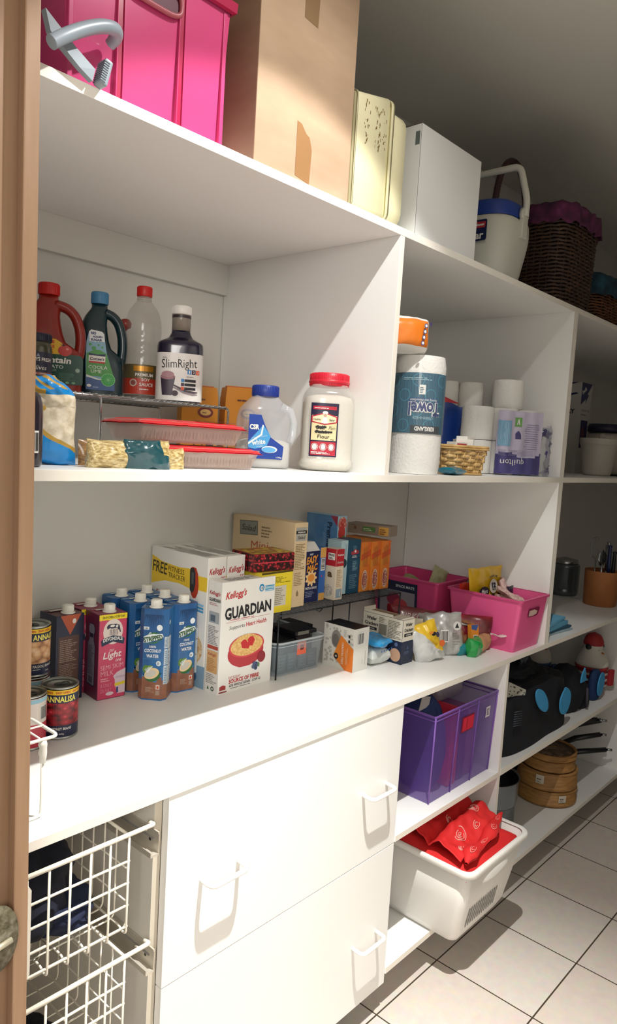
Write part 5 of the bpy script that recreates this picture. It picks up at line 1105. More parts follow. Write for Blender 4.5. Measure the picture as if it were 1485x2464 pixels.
for k in range(3): g.ell(jf, -.033 + k * .018, .056, .0052, .0065, PAPER, 4); g.ring(jf, -.033 + k * .018, .056, .0068, .0075, PAPER, 4, sv=1.1)
g.fine(jf, -.040, .040, .011, .046, 2, PAPER, 4); g.obj('paper_label', t)
# ================================================================== middle shelf, right bays
TIS = M('#e9e6df', .9, var=.02, bump=.5, bscale=140)
FILM = M('#c9ccd0', .10, alpha=.09, var=.02, spec=.9)
def quiltroll(g, r, h, m=TIS, c=(0, 0, 0), core=.02, n=40, am=.0012):
    rings = []
    for i in range(13):
        z = h * i / 12; e = .94 if i in (0, 12) else 1.
        rings.append([Vector((c[0] + (r * e + am * noise.noise(Vector((a * 3, z * 40, r * 50)))) * math.cos(a), c[1] + (r * e + am * noise.noise(Vector((a * 3, z * 40, 9)))) * math.sin(a), c[2] + z)) for a in [2 * PI * k / n for k in range(n)]])
    g.loft(rings, m, cap=False)
    for z in (0, h):
        P = [Vector((c[0] + r_ * math.cos(2 * PI * k / n), c[1] + r_ * math.sin(2 * PI * k / n), c[2] + z + (0 if r_ > core else 0))) for r_ in (r * .94, core) for k in range(n)]
        g.mesh(P, [(k, (k + 1) % n, n + (k + 1) % n, n + k) for k in range(n)], m)
    g.lathe([(core, 0), (core, h)], M('#b09a80', .8), c, 20, cap=False)
t = thing('kitchen_towel_roll', 'tall white kitchen towel roll with a teal printed label at the left of its bay', 'paper roll', (1.102, .078, ZM + .0008), R(-52))
g = G(); quiltroll(g, .0665, .300); g.obj('roll_body', t)
TEAL = mottled('teal_swirl_print', [(.2, '#174a5e'), (.45, '#1f6078'), (.6, '#2f7f96'), (.7, '#1a5268')], 38, 2, rough=.35, kind='wave', coat=.2)
g = G(); f = drum(.0680, .1035, -PI / 2, .0003); W = PI * .068
g.rect(f, -W * .62, 0, W * .62, .152, TEAL, 1, 36, 1)
for k in range(5):
    for j in range(4):
        if (k + j) % 2: g.ring(f, -.075 + k * .034, .02 + j * .038, .014, .016, M('#2f8199'), 2, 20)
NB2 = M('#1d2f6a', .35)
def FL(u, v, l=1): return f(-u + .028, .152 - v, l)      # the pack stands upside down
g.rect(f, -.020, .0, .062, .020, M('#20242c'), 3, 8, 1); g.text(FL, 'KIRKLAND', .012, .140, .052, .011, PAPER, .04, l=5); g.text(FL, 'create-a-size', .018, .114, .052, .009, M('#9fc2cc'), .0, 0, l=5)
g.text(FL, 'Towel', .014, .090, .086, .036, PAPER, .10, l=4); g.text(FL, 'Towel', .014, .090, .084, .034, NB2, .03, l=6); g.rect(f, -.030, .078, .052, .090, M('#1a4a74'), 2, 8, 1); g.text(FL, 'Strong and Absorbent', .018, .0675, .070, .008, PAPER, .0, l=5)
g.rect(f, -.004, .098, .012, .122, PAPER, 3, 3, 1); g.fine(f, -.002, .101, .010, .118, 4, M('#3a6a7c'), 4); g.fine(f, -.046, .134, .045, .142, 2, M('#8fb4c0'), 3)
g.obj('paper_label', t)
g = G(); g.sheet(lambda u, v: Vector((.0705 * math.cos(-PI / 2 + .1 + 2.4 * (u - .5)), .0705 * math.sin(-PI / 2 + .1 + 2.4 * (u - .5)), .002 + .298 * v)) + wrinkle((u * 2, v * 6, 0), .0012, 3), 20, 24, FILM); g.obj('film_wrap', t)
# orange and white pack on top of the towel
g = G(); ORP = M('#e0791f', .35, coat=.3); WPK = M('#e3e0da', .5)
pouch(g, .125, .092, .120, lambda u, v: ORP if .16 < v < .88 and u < .93 else WPK, .003, 22, 111, 30, 24, pw=.22, crimp=.10)
f = plane((.010, -.0600, 0), (1, 0, 0), (0, 0, 1), .0008)
for k in range(4): g.ell(f, .018 + .002 * k, .022 + k * .014, .0045, .0058, M('#3a4f8a'), 2); g.ell(f, .018 + .002 * k, .022 + k * .014, .0028, .0036, PAPER, 3)
g.poly(f, [(.032, .070), (.040, .076), (.038, .062)], M('#3a2f5a'), 2)
g.obj('tissue_pack', None, (1.018, .085, ZM + .3015), R(-28), label='orange and white wrapped pack lying on top of the towel roll', cat='pack')
# blue and white pack of rolls behind
t = thing('toilet_roll_pack', 'blue, red and white pack of toilet rolls standing behind the wicker basket', 'pack', (1.655, .290, ZM), R(-45)); BLUP = M('#123c8c', .35, coat=.2)
g = G()
for x in (-.042, .042):
    for y in (-.0, .085): quiltroll(g, .0415, .297, c=(x, y, 0))
g.obj('rolls', t)
g = G()
def wrapf(v0, v1, e=.0008):
    def fn(u, v):
        a = PI * (1.12 * u - .06) + PI; x = .084 * math.cos(a); y = -.044 + .012 * abs(math.sin(a * 2)); y = .03 * (1 + math.sin(a)) - .0445 if abs(math.cos(a)) > .8 else -.0445 + .010 * (1 - abs(math.sin(2 * a)))
        return Vector((x * (1 + e), y - e, v0 + (v1 - v0) * v + .004 * noise.noise(Vector((u * 5, v * 4, 1)))))
    return fn
g.sheet(wrapf(.05, .215), 24, 10, BLUP); g.sheet(lambda u, v: wrapf(.0, 1.)(u, .205 + .06 * v * max(0, 1 - u * 1.7)) + Vector((0, -.0005, 0)), 24, 6, BLUP); g.sheet(lambda u, v: wrapf(.0, 1.)(u * .5, .225 + .045 * v * (1 - u)) + Vector((0, -.0012, 0)), 12, 5, M('#c32a34', .35))
f = plane((-.07, -.048, 0), (1, 0, 0), (0, 0, 1)); g.text(f, 'quilton', .105, .182, .045, .010, PAPER, .02, l=4)
g.obj('film_print', t)
# single loose roll standing on the quilted pack
t = thing('toilet_roll', 'single plain white toilet roll standing on top of the purple pack', 'paper roll', (1.737, .150, ZM + .2145), 0); g = G(); quiltroll(g, .0505, .094); g.obj('roll_body', t)
# purple and white pack
t = thing('toilet_roll_pack', 'white and purple film-wrapped pack of toilet rolls with upside-down lettering', 'pack', (1.684, .132, ZM), R(-22))
g = G()
for x in (-.105, -.003, .099):
    quiltroll(g, .0505, .104, c=(x, 0, .002)); quiltroll(g, .0505, .104, c=(x, 0, .108))
g.obj('rolls', t)
FILM2 = M('#a9a6bd', .12, alpha=.38, spec=1.)
PUR = M('#2e1f74', .3, coat=.4, var=.1); LIL = M('#cfc6dd', .3, coat=.4)
g = G()
def wf(u, v, e=0.):
    x = -.158 + .316 * u; y = -.0525 - e - .004 * math.sin(u * 18.5) ** 2
    return Vector((x, y, .004 + .212 * v)) + wrinkle((u * 3, v * 2, 1), .0022, 4, 2)
def wc(u, v):
    if v < .30 + .05 * math.sin(u * 7): return PUR
    return LIL
g.sheet(lambda u, v: wf(.28 + u * .60, v * .95), 40, 26, wc)
def ft(u, v, l=1): q_ = wf(.28 + (1 - u) * .60, (1 - v) * .95); return q_ + Vector((0, -.0009 - .0003 * l, 0))
g.text(ft, 'quilton', .62, .80, .52, .13, PAPER, .0, l=3); g.rect(ft, .70, .16, .98, .56, M('#7fb4d6'), 2, 4, 4)
for k in range(9): g.rect(ft, .72 + k * .028, .18, .73 + k * .028, .54, M('#a9cfe6'), 3, 1, 3)
g.rect(ft, .48, .10, .62, .24, M('#6aa84a'), 2, 2, 2); g.text(ft, 'V', .55, .17, .07, .09, PAPER, .06); g.poly(ft, [(.49, .44), (.59, .44), (.59, .36), (.54, .30), (.49, .36)], PUR, 3)
rn = random.Random(8)
for k in range(12): g.rect(ft, .08 + rn.uniform(0, .05), .20 + k * .035, .40 - rn.uniform(0, .05), .208 + k * .035, M('#7a6f9c'), 2, 3, 1)
for k in range(5): g.rect(ft, .2, .62 + k * .02, .94, .626 + k * .02, M('#8d84ac'), 2, 6, 1)
g.obj('film_print', t)
g = G(); g.sheet(lambda u, v: Vector((.140 + .046 * math.sin(PI * u), -.056 * math.cos(PI * u) , .004 + .17 * v * (1 - .15 * u))) + wrinkle((u * 3, v * 3, 3), .010, 3, 5), 22, 22, lambda u, v: PUR if noise.noise(Vector((u * 5, v * 4, 2))) > .22 else FILM2)
g.sheet(lambda u, v: wf(u, v * .98, .004) + Vector((0, -.002, 0)), 30, 20, FILM); g.obj('film_wrap', t)
# woven basket of packets
STRAW = mottled('split_cane', [(.3, '#b08a52'), (.6, '#cda86c'), (.8, '#e0c08a')], 30, 4, rough=.6)
t = thing('cane_basket', 'small pale woven cane basket of packets in front of the toilet rolls', 'basket', (1.330, .088, ZM + .001), R(-24))
def rre(w, d, z, n=40, sq=5):
    return [Vector((w / 2 * math.cos(a) * (abs(math.cos(a)) ** sq + abs(math.sin(a)) ** sq) ** (-1 / sq), d / 2 * math.sin(a) * (abs(math.cos(a)) ** sq + abs(math.sin(a)) ** sq) ** (-1 / sq), z)) for a in [2 * PI * k / n for k in range(n)]]
g = G(); H_ = .082
for k in range(7):
    z = .004 + k * .0105; e = 1 + .22 * z / H_; base = rre(.132 * e, .098 * e, z, 44)
    for j in range(44):
        p0, p1 = base[j], base[(j + 1) % 44]; nrm = Vector((p0.x / .066, p0.y / .049, 0)).normalized(); o_ = .0035 if (j + k * 2) % 4 < 2 else -.001
        a0, a1 = p0 + nrm * o_, p1 + nrm * (.0035 if (j + 1 + k * 2) % 4 < 2 else -.001); up = Vector((0, 0, .0098)); i_ = nrm * .0022
        g.loft([[a0, a0 + up, a0 + up - i_, a0 - i_], [a1, a1 + up, a1 + up - i_, a1 - i_]], STRAW, cap=False)
for j in range(22):
    a_ = rre(.132, .098, .002, 22)[j]; b_ = rre(.161, .119, H_, 22)[j]; g.tube([a_, b_], .0018, STRAW, 5)
g.tube(rre(.163, .121, H_ - .003), .0040, STRAW, 8, True); g.tube(rre(.167, .125, H_ - .009), .0026, STRAW, 6, True); g.tube(rre(.136, .102, .003), .0030, STRAW, 6, True)
g.face(rre(.130, .096, .004), STRAW); g.obj('woven_body', t)
for k, (x, y, c, a, lb) in enumerate(((-.030, -.010, '#b9404a', 12, 'white packet with a red corner at the left of the cane basket'), (.008, .012, '#e0dcd4', -20, 'white folded packet lying in the middle of the cane basket'), (.040, -.004, '#c9cfd0', 28, 'pale packet at the right of the cane basket'))):
    g, F, L, Rt, T = carton(.050, .034, .058 + .006 * k, M('#e3dfd6', .5), .001); g.rect(T, .028, .004, .048, .030, M(c), 1); g.rect(F, .005, .03, .045, .054, M(c), 1)
    g.obj('sachet_box', None, (1.330 + x - .025, .088 - .020 + y, ZM + .034 + .003 * k), R(a - 22), label=lb, cat='box', group='packets in the cane basket')
g = G(); pouch(g, .060, .085, .020, M('#156a80', .3, coat=.4, var=.1), .004, 30, 131, 18, 22, T=Matrix.Translation((0, 0, .012)) @ Matrix.Rotation(PI / 2, 4, 'Y') @ Matrix.Rotation(PI / 2, 4, 'Z'), pw=.4)
g.obj('wipes_packet', None, (1.190, .035, ZM), R(8), label='small teal packet lying flat between the towel roll and the cane basket', cat='packet')

# bay beyond the second upright
DKB = M('#232a63', .4)
g, F, L, Rt, T = carton(.125, .16, .425, M('#c9c8c2', .5)); f = F
g.poly(F, [(.0, .424), (.124, .424), (.070, .372), (.090, .372), (.052, .326), (.056, .350), (.0, .318)], DKB, 1); g.text(F, 'Breville', .032, .388, .050, .020, PAPER, .04, 0, R(30)); g.text(F, 'SCOOP FACTORY', .062, .296, .10, .010, M('#6c6a5a'), .02); g.fine(F, .010, .272, .110, .284, 1, M('#8a887c'), 2)
g.rect(F, .02, .12, .10, .25, M('#2f2c58'), 1); g.ell(F, .05, .19, .02, .03, M('#6a3a4a'), 2); g.poly(L, [(.06, .424), (.145, .424), (.06, .405)], DKB, 1); g.poly(L, [(.06, .352), (.145, .372), (.135, .378), (.06, .364)], DKB, 1); g.text(L, 'BAKERY', .085, .290, .10, .022, INK, .04)
g.obj('appliance_box', None, (2.870, .360, ZM), 0, label='tall white and navy appliance box at the back of the far right bay', cat='box')
CRM = M('#c9c3b6', .4, var=.02)
t = thing('mixing_jug', 'cream plastic tapered jug with a rim band in the far right bay', 'jug', (2.690, .190, ZM), R(10))
g = G(); g.lathe(soft([(0, 0), (.052, 0), (.060, .010), (.074, .120), (.078, .132), (.080, .134), (.082, .158), (.080, .160), (.074, .160), (.070, .120), (0, .02)], 3), CRM, n=40); g.obj('jug_body', t)
g = G(); g.tube([(-.03, -.02, .160), (0, -.01, .172), (.045, .0, .166)], .012, CRM, 10); g.obj('lid_part', t)
t = thing('lidded_tub', 'larger cream tub with a dark lid at the right edge behind the tapered jug', 'tub', (3.06, .300, ZM)); g = G(); g.lathe(soft([(0, 0), (.085, 0), (.095, .010), (.098, .20), (0, .20)], 3), CRM, n=36); g.obj('tub_body', t)
g = G(); g.lathe([(.100, .202), (.100, .225), (.085, .240), (0, .244)], M('#2b2c48', .4), n=36); g.obj('lid', t)
t = thing('steel_bowl', 'wide shallow bowl propped on its side against the second upright', 'bowl', (2.205, .215, ZM + .108), rot=(R(62), 0, R(38)))
g = G(); pr = [(0, -.050), (.03, -.049), (.06, -.043), (.085, -.028), (.100, -.006), (.106, .012)]; g.lathe(pr + [(r_ - .0015, z + .001) for r_, z in reversed(pr)], M('#8d867a', .45, .1, var=.03), n=44, cap=False); g.obj('bowl_shell', t)
g = G(); g.tube([(.106 * math.cos(2 * PI * k / 48), .106 * math.sin(2 * PI * k / 48), .012) for k in range(48)], .0022, STL, 7, True); g.obj('rim_wire', t)
g = G(); g.bend([(.02, -.104, .012), (.03, -.125, .006), (.06, -.118, .006), (.055, -.092, .012)], .0025, BLK, .008, 7); g.obj('handle', t)
t = thing('plastic_tray', 'flat dark plastic tray under the cream tub at the right edge', 'tray', (2.90, .14, ZM)); g = G(); g.box((-.10, -.07, 0), (.16, .09, .008), M('#22252a', .4), .002); g.obj('tray_base', t)
# ================================================================== things on the top shelf
FU = M('#db4a84', .24, var=.06, coat=.3, scale=5); FU2 = M('#b5204f', .28)
t = thing('storage_crate', 'large glossy magenta plastic crate with vertical ribs at the left of the top shelf', 'crate', (.055, .022, ZT))
def crate(g, w0, w1, d0, d1, h, m):
    cx = .147
    o0 = [Vector((cx + x * w0 / 2, y * d0, 0)) for x, y in ((-1, .02), (1, .02), (1, 1), (-1, 1))]; o1 = [Vector((cx + x * w1 / 2, y * d1, h)) for x, y in ((-1, 0), (1, 0), (1, 1), (-1, 1))]
    i1 = [Vector((cx + (p.x - cx) * .985, .002 + (p.y - .002) * .99 + .001, h)) for p in o1]; i0 = [Vector((cx + (p.x - cx) * .985, .003 + p.y * .98, .004)) for p in o0]
    g.loft([o0, o1, i1, i0], m, smooth=False)
g = G(); crate(g, .288, .312, .33, .345, .245, FU); g.obj('crate_body', t)
g = G(); h = .245; n = 4; cx = .147; w1 = .312
def rim(e, z, y0=-.002): return [Vector((cx - w1 / 2 - e, y0 - e, z)), Vector((cx + w1 / 2 + e, y0 - e, z)), Vector((cx + w1 / 2 + e, .347 + e, z)), Vector((cx - w1 / 2 - e, .347 + e, z))]
g.loft([rim(.0005, .228), rim(.007, .230), rim(.008, .246), rim(.001, .250), rim(-.004, .246)], FU2, cap=False, smooth=False); g.obj('rim', t)
for k, x in enumerate((.088, .202)):
    g = G(); g.box((x - .005, .0005, .0005), (x + .005, .0075, .222), FU2); g.box((x - .0065, -.002, .0005), (x - .005, .0065, .222), FU); g.box((x + .005, -.002, .0005), (x + .0065, .0065, .222), FU); g.obj('rib', t)
for x in (.005, .292):
    g = G(); g.box((x - .004, -.0015, .0005), (x + .004, .0065, .226), FU, .001); g.obj('corner_rib', t)
g = G(); P = []
for k in range(32):
    a = 2 * PI * k / 32; P.append((.147 + .050 * math.copysign(abs(math.cos(a)) ** .5, math.cos(a)), -.0035, .190 + .020 * math.copysign(abs(math.sin(a)) ** .6, math.sin(a))))
g.tube(P, .0042, M('#b8606a', .4), 8, True); g.face([Vector((p[0], -.0015, p[2])) for p in P], M('#5a0b2c', .5)); g.obj('grip_slot', t)
# grey plastic stand with a curved bar
GP = M('#8f9aa3', .4, var=.03)
t = thing('plastic_stand', 'grey plastic stand with a curved bar and ribbed foot, in front of the magenta crate', 'stand', (.03, .0, ZT))
g = G(); pts = [(-.028, -.034, .014), (-.010, -.034, .030), (.018, -.030, .052), (.046, -.026, .070), (.068, -.022, .080), (.084, -.014, .084), (.090, -.002, .080), (.088, .010, .074)]
P = [Vector(p) for p in pts]
for _ in range(2): P = [P[0]] + [q_ for i in range(len(P) - 1) for q_ in (P[i] * .75 + P[i + 1] * .25, P[i] * .25 + P[i + 1] * .75)] + [P[-1]]
g.tube(P, [.0095 if i < len(P) - 4 else .0085 for i in range(len(P))], GP, 14); g.obj('curved_bar', t)
g = G(); g.loft([[Vector(p) for p in ((-.03, -.020, .062), (-.03, -.008, .062), (-.022, -.008, .036), (-.022, -.020, .036))], [Vector(p) for p in ((.020, -.014, .034), (.020, -.004, .034), (.026, -.004, .010), (.026, -.014, .010))], [Vector(p) for p in ((.052, -.012, .018), (.052, -.002, .018), (.048, -.002, .0005), (.048, -.012, .0005))]], GP, smooth=False); g.obj('strut', t)
g = G(); g.box((-.006, -.010, 0), (.007, .010, .038), GP, .003, T=Matrix.Translation((.062, -.008, .0004)) @ Matrix.Rotation(R(14), 4, 'Y'))
for k in range(9): g.box((-.0072, -.0112, .003 + k * .0036), (.002, .0098, .0048 + k * .0036), M('#5d666e', .5), .0004, T=Matrix.Translation((.062, -.008, .0004)) @ Matrix.Rotation(R(14), 4, 'Y'))
g.obj('ribbed_foot', t)
# tall cardboard box
KRA = mottled('cardboard', [(.3, '#b3967a'), (.6, '#bda084'), (.8, '#c8ab8e')], 7, 6, rough=.8, stretch=(1, 1, 3))
g, F, L, Rt, T = carton(.270, .40, .575, KRA, .002); TP = M('#a17850', .4, coat=.2)
g.poly(F, [(.108, .012), (.149, .006), (.152, .070), (.144, .092), (.134, .096), (.120, .110), (.108, .112)], TP, 2); g.poly(F, [(.112, .300), (.150, .296), (.154, .40), (.154, .575), (.112, .575)], M('#8d6f4e', .4), 2)
g.rect(F, .001, .286, .269, .2875, M('#a57e58'), 1) if False else None
g.obj('cardboard_box', None, (.419, .012, ZT), label='tall plain brown cardboard box with torn tape on the top shelf', cat='box')
# cream plastic case
CRE = M('#e3dcb4', .4, var=.03)
t = thing('plastic_case', 'upright cream plastic case with rust stains beside the cardboard box', 'case', (.700, .012, ZT))
def slab(g, x0, x1, y0, y1, z0, z1, r, m, sl=0.):
    rings = []
    for x, e in ((x0, r * .5), (x0 + r * .5, 0), (x1 - r * .5, 0), (x1, r * .5)):
        P = []
        for cy, cz, a0 in ((y0 + r, z0 + r, PI), (y1 - r, z0 + r, 1.5 * PI), (y1 - r, z1 - r, 0), (y0 + r, z1 - r, .5 * PI)):
            for k in range(5):
                a = a0 + PI / 2 * k / 4; P.append(Vector((x, cy + (r - e) * math.cos(a) * 1., cz + (r - e) * math.sin(a) + (sl * (x - x0) if cz > z0 + r else 0))))
        rings.append(P)
    g.loft(rings, m)
g = G(); slab(g, .0, .118, 0, .35, .001, .237, .014, CRE, .22); f = plane((0, -.0002, 0), (1, 0, 0), (0, 0, 1)); RST = M('#7a5a28', .7)
rn = random.Random(11)
for k in range(70):
    cxr = rn.choice((.035, .075, .082, .095)); u = cxr + rn.gauss(0, .006); v = rn.uniform(.135, .222); g.rect(f, u, v, u + rn.uniform(.0008, .0025), v + rn.uniform(.001, .009), RST, 1)
g.obj('case_half', t)
g = G(); slab(g, .121, .200, .004, .335, .0, .252, .034, CRE, -.02); g.obj('case_half', t)
g = G(); slab(g, .116, .124, -.004, .356, .0, .262, .020, M('#d9d1a6', .4)); g.obj('seam_flange', t)
g = G(); slab(g, -.004, .004, -.002, .352, .0, .238, .012, M('#cfc79c', .4)); g.obj('side_flange', t)
# white box
WBX = M('#dcdcd8', .5, var=.01)
g, F, L, Rt, T = carton(.278, .34, .252, WBX, .0008); g.rect(L, .325, .205, .337, .235, M('#5c6662'), 1); g.rect(L, .0, .2505, .34, .252, M('#4a3a30'), 2); g.rect(F, .0, .0, .0012, .252, M('#3a3a3c'), 1)
g.obj('cardboard_box', None, (.934, .010, ZT), label='plain white cardboard box on the top shelf between the cream case and cooler', cat='box')
# drink cooler
t = thing('cooler_jug', 'cream drink cooler with a blue lid and raised carry handle on the top shelf', 'cooler', (1.530, .195, ZT), R(-90))
CO = M('#cfcfc2', .45, var=.02); CBL = M('#1f3f94', .4)
g = G(); g.lathe(soft([(0, 0), (.104, 0), (.115, .012), (.138, .14), (.136, .192), (.126, .200), (0, .200)], 3), CO, n=48, sq=3.4, sx=1.10, sy=.78); g.obj('cooler_body', t)
g = G(); g.lathe(soft([(.130, .198), (.133, .202), (.130, .236), (.118, .246), (0, .250)], 3), CBL, n=48, sq=3.4, sx=1.10, sy=.78, cap=False); g.obj('lid', t)
g = G(); HD = M('#d2d2c6', .4)
g.bend([(.158, .0, .205), (.160, .0, .25), (.130, .0, .352), (-.060, .0, .352), (-.150, .0, .27), (-.158, .0, .205)], .0100, HD, .022, 10); g.obj('handle', t)
for x in (-.158, .158):
    g = G(); g.lathe([(0, 0), (.020, 0), (.020, .012), (0, .014)], HD, n=20, T=Matrix.Translation((x - .010, .0, .210)) @ Matrix.Rotation(PI / 2, 4, 'Y')); g.box((x - .010 if x > 0 else x - .003, -.016, .140), (x + .003 if x > 0 else x + .010, .016, .205), CO, .003); g.obj('pivot', t)
g = G(); f = plane((.020, -.1085, .120), (1, 0, 0), (0, 0, 1)); NV3 = M('#16224f', .4)
g.poly(f, [(.0, .0), (.072, .0), (.076, .004), (.076, .056), (.072, .060), (.0, .060)], NV3, 3); g.poly(f, [(.030, .038), (.070, .036), (.072, .053), (.036, .055)], M('#b9303a'), 5); g.text(f, 'Coleman', .050, .046, .034, .008, PAPER, .04, .1, l=7); g.text(f, 'Polar', .034, .016, .066, .022, PAPER, .03, l=6); g.obj('badge', t)
# dark wicker hamper with purple cloth
WIC = mottled('dark_wicker', [(.3, '#33231b'), (.6, '#4d3627'), (.85, '#6d5038')], 40, rough=.55)
t = thing('wicker_basket', 'dark wicker basket lined with purple cloth beside the cooler on the top shelf', 'basket', (1.935, .170, ZT), 0)
def wicker(t, w0, d0, w1, d1, H_, rows, nst, m, z0=.006):
    g = G(); core = M('#140d0b', .8)
    g.loft([rre(w0 * .95, d0 * .95, .004, 48), rre(w1 * .95, d1 * .95, H_, 48)], core)
    for k in range(rows):
        z = z0 + (H_ - z0 - .006) * k / (rows - 1); e = z / H_; base = rre(w0 + (w1 - w0) * e, d0 + (d1 - d0) * e, z, nst * 2); P = []
        for j, p in enumerate(base):
            nrm = Vector((p.x / w0, p.y / d0, 0)).normalized(); P.append(p + nrm * (.0030 if ((j // 1) + k) % 2 else -.0018) + Vector((0, 0, .0015 * math.sin(j * 1.7 + k))))
        g.tube(P, (H_ / rows) * .40, m, 5, True)
    g.obj('woven_body', t)
    g = G(); base = rre(w0, d0, .003, nst)
    for j in range(nst):
        a_ = rre(w0, d0, .003, nst)[j]; b_ = rre(w1, d1, H_, nst)[j]; g.tube([a_, b_], .0022, m, 5)
    obj_ = g.obj('stakes', t)
    g = G(); g.tube(rre(w0 * 1.01, d0 * 1.01, .006, 48), .0065, m, 8, True); g.tube(rre(w1 * 1.0, d1 * 1.0, H_, 48), .0075, m, 8, True); g.obj('border', t)
wicker(t, .280, .280, .300, .300, .305, 26, 44, WIC)
CLP = mottled('purple_cloth', [(.3, '#3a1632'), (.6, '#5c2348'), (.8, '#7a3560')], 30, rough=.9)
g = G(); N_ = 72
def lin_(u, v):
    b = rre(.308, .308, 0, N_)[int(round(u * N_)) % N_]; out = Vector((b.x, b.y, 0)).normalized(); e = math.sin(PI * min(1, v * 1.1))
    return Vector((b.x * (.80 + .20 * min(1, v * 2.2)), b.y * (.80 + .20 * min(1, v * 2.2)), .300 + .022 * e - .050 * max(0, v - .5) * 1.6)) + out * (.010 * v + .008 * v * math.sin(u * 2 * PI * 17)) + Vector((0, 0, .006 * math.sin(u * 2 * PI * 23 + 1) * v))
g.sheet(lin_, N_, 8, CLP, closeu=True); g.obj('cloth_liner', t, solid=.003)
g = G(); pts = []
for k in range(25):
    a = PI * k / 24; pts.append((-.06 - .115 * math.cos(a), .10, .290 + .225 * math.sin(a) ** .8))
g.tube(pts, .011, M('#3d1c22', .5, var=.2), 10)
for k in range(60):
    a = PI * k / 59; c_ = Vector((-.06 - .115 * math.cos(a), .10, .290 + .225 * math.sin(a) ** .8)); g.tube([c_ + Vector((.0125 * math.cos(b_) * math.sin(a), .0125 * math.sin(b_), .0125 * math.cos(b_) * abs(math.cos(a)))) for b_ in (0, PI / 2, PI, 1.5 * PI)], .0018, WIC, 4, True)
g.obj('arch_handle', t)
# second basket with teal cloth
t = thing('wicker_basket', 'lower wicker basket covered with a dark teal cloth at the right edge', 'basket', (2.300, .160, ZT), 0)
wicker(t, .320, .240, .335, .250, .130, 13, 40, mottled('brown_wicker', [(.3, '#4a2c1a'), (.6, '#6d4428'), (.85, '#8d6038')], 40, rough=.55))
CLT = mottled('teal_check_cloth', [(.3, '#0e2530'), (.55, '#17394a'), (.75, '#24586a')], 26, rough=.9)
g = G()
def tl(u, v):
    b = rre(.352, .268, 0, N_)[int(round(u * N_)) % N_]; e = min(1, v * 2); z = .175 - .075 * max(0, v - .5) * 2 + .012 * noise.noise(Vector((b.x * 20, b.y * 20, v * 3)))
    return Vector((b.x * e, b.y * e, z)) + Vector((b.x, b.y, 0)).normalized() * (.006 + .006 * math.sin(u * 2 * PI * 15)) * max(0, v - .45) * 1.8
g.sheet(tl, N_, 12, CLT, closeu=True); g.obj('cloth_cover', t, solid=.003)
# ================================================================== wire baskets on runners at the left
bc = thing('basket_frame', 'white side runners that carry the sliding wire baskets under the worktop', 'runner frame', (.255, .0, .5))
RUN = M('#cfc8ba', .35, .5, var=.04)
for z0, k in ((.745, 0), (.520, 1)):
    g = G()
    prof = [(.0125, .044), (.0095, .044), (.0095, .040), (.011, .040), (.011, .004), (-.004, .004), (-.004, .010), (-.006, .010), (-.006, .0), (.0125, .0)]
    g.loft([[Vector((x, y, z0 - .5 + z)) for x, z in prof] for y in (.004, .52)], RUN, smooth=False)
    f = plane((.0094, .05, z0 - .5), (0, -1, 0), (0, 0, 1)); g.ell(f, .022, .022, .003, .003, INK, 2)
    g.box((.0095, .018, z0 - .5 + .024), (.011, .12, z0 - .5 + .027), GREY)
    g.obj('runner', bc)
def basket(label, zt, loc_y=0.):
    t = thing('wire_basket', label, 'wire basket', (.09, .0, zt - .17), 0, 'sliding wire baskets under the worktop')
    X = lambda x: x - .09
    W1 = M('#e3dccb', .35, var=.03); x0, x1, D_ = -.018, .200, .47; zs = [.170, .122, .082, .041, .002]
    g = G(); g.bend([(X(x0), .0, .170), (X(.252), .0, .170), (X(.250), .014, .168)], .0040, W1, .006, 9); g.tube([(X(.236), .001, .166), (X(.236), .02, .160)], .0024, W1, 7); g.obj('front_rail', t)
    g = G()
    for z in zs[1:]: g.tube([(X(x0), .0, z), (X(x1 + .002), .0, z)], .0023, W1, 7)
    for k in range(6):
        x = .0150 + k * .0368; g.bend([(X(x), -.001, .170), (X(x), -.001, -.010), (X(x), .012, -.012), (X(x), .020, -.006), (X(x), D_, -.006), (X(x), D_, .165)], .0021, W1, .005, 7)
    g.obj('front_and_floor_grid', t)
    g = G()
    g.bend([(X(x1 + .006), .008, .162), (X(x1 + .006), D_, .162), (X(x0), D_, .162)], .0028, W1, .01, 7)
    for k in range(13):
        y = .010 + k * .0370; g.bend([(X(x1 + .006), y, .162), (X(x1 + .006), y, -.008), (X(x1 - .03), y, -.008), (X(x0), y, -.008)], .0017, W1, .014, 6)
    for z in (.04, .10): g.tube([(X(x1 + .006), .008, z), (X(x1 + .006), D_, z)], .0015, W1, 6); g.tube([(X(x0), D_, z), (X(x1 + .006), D_, z)], .0015, W1, 6)
    g.obj('side_and_back_grid', t)
    g = G(); P = [(-.030, .006), (.016, .006), (.020, .012), (.020, .150), (.016, .157), (-.030, .157)]
    if zt > .7:
        g.prism(P, (X(0), -.006, 0), (1, 0, 0), (0, 0, 1), (0, 1, 0), .004, M('#e8e1d2', .4)); g.obj('handle_plate', t)
    else: g.bm.free()
    return t
basket('upper white wire basket full of navy cloth under the worktop', .811)
basket('lower white wire basket, nearly empty, under the navy cloth basket', .586)
NVC = mottled('navy_cloth', [(.3, '#05070f'), (.6, '#0b1022'), (.8, '#141c36')], 14, rough=.9)
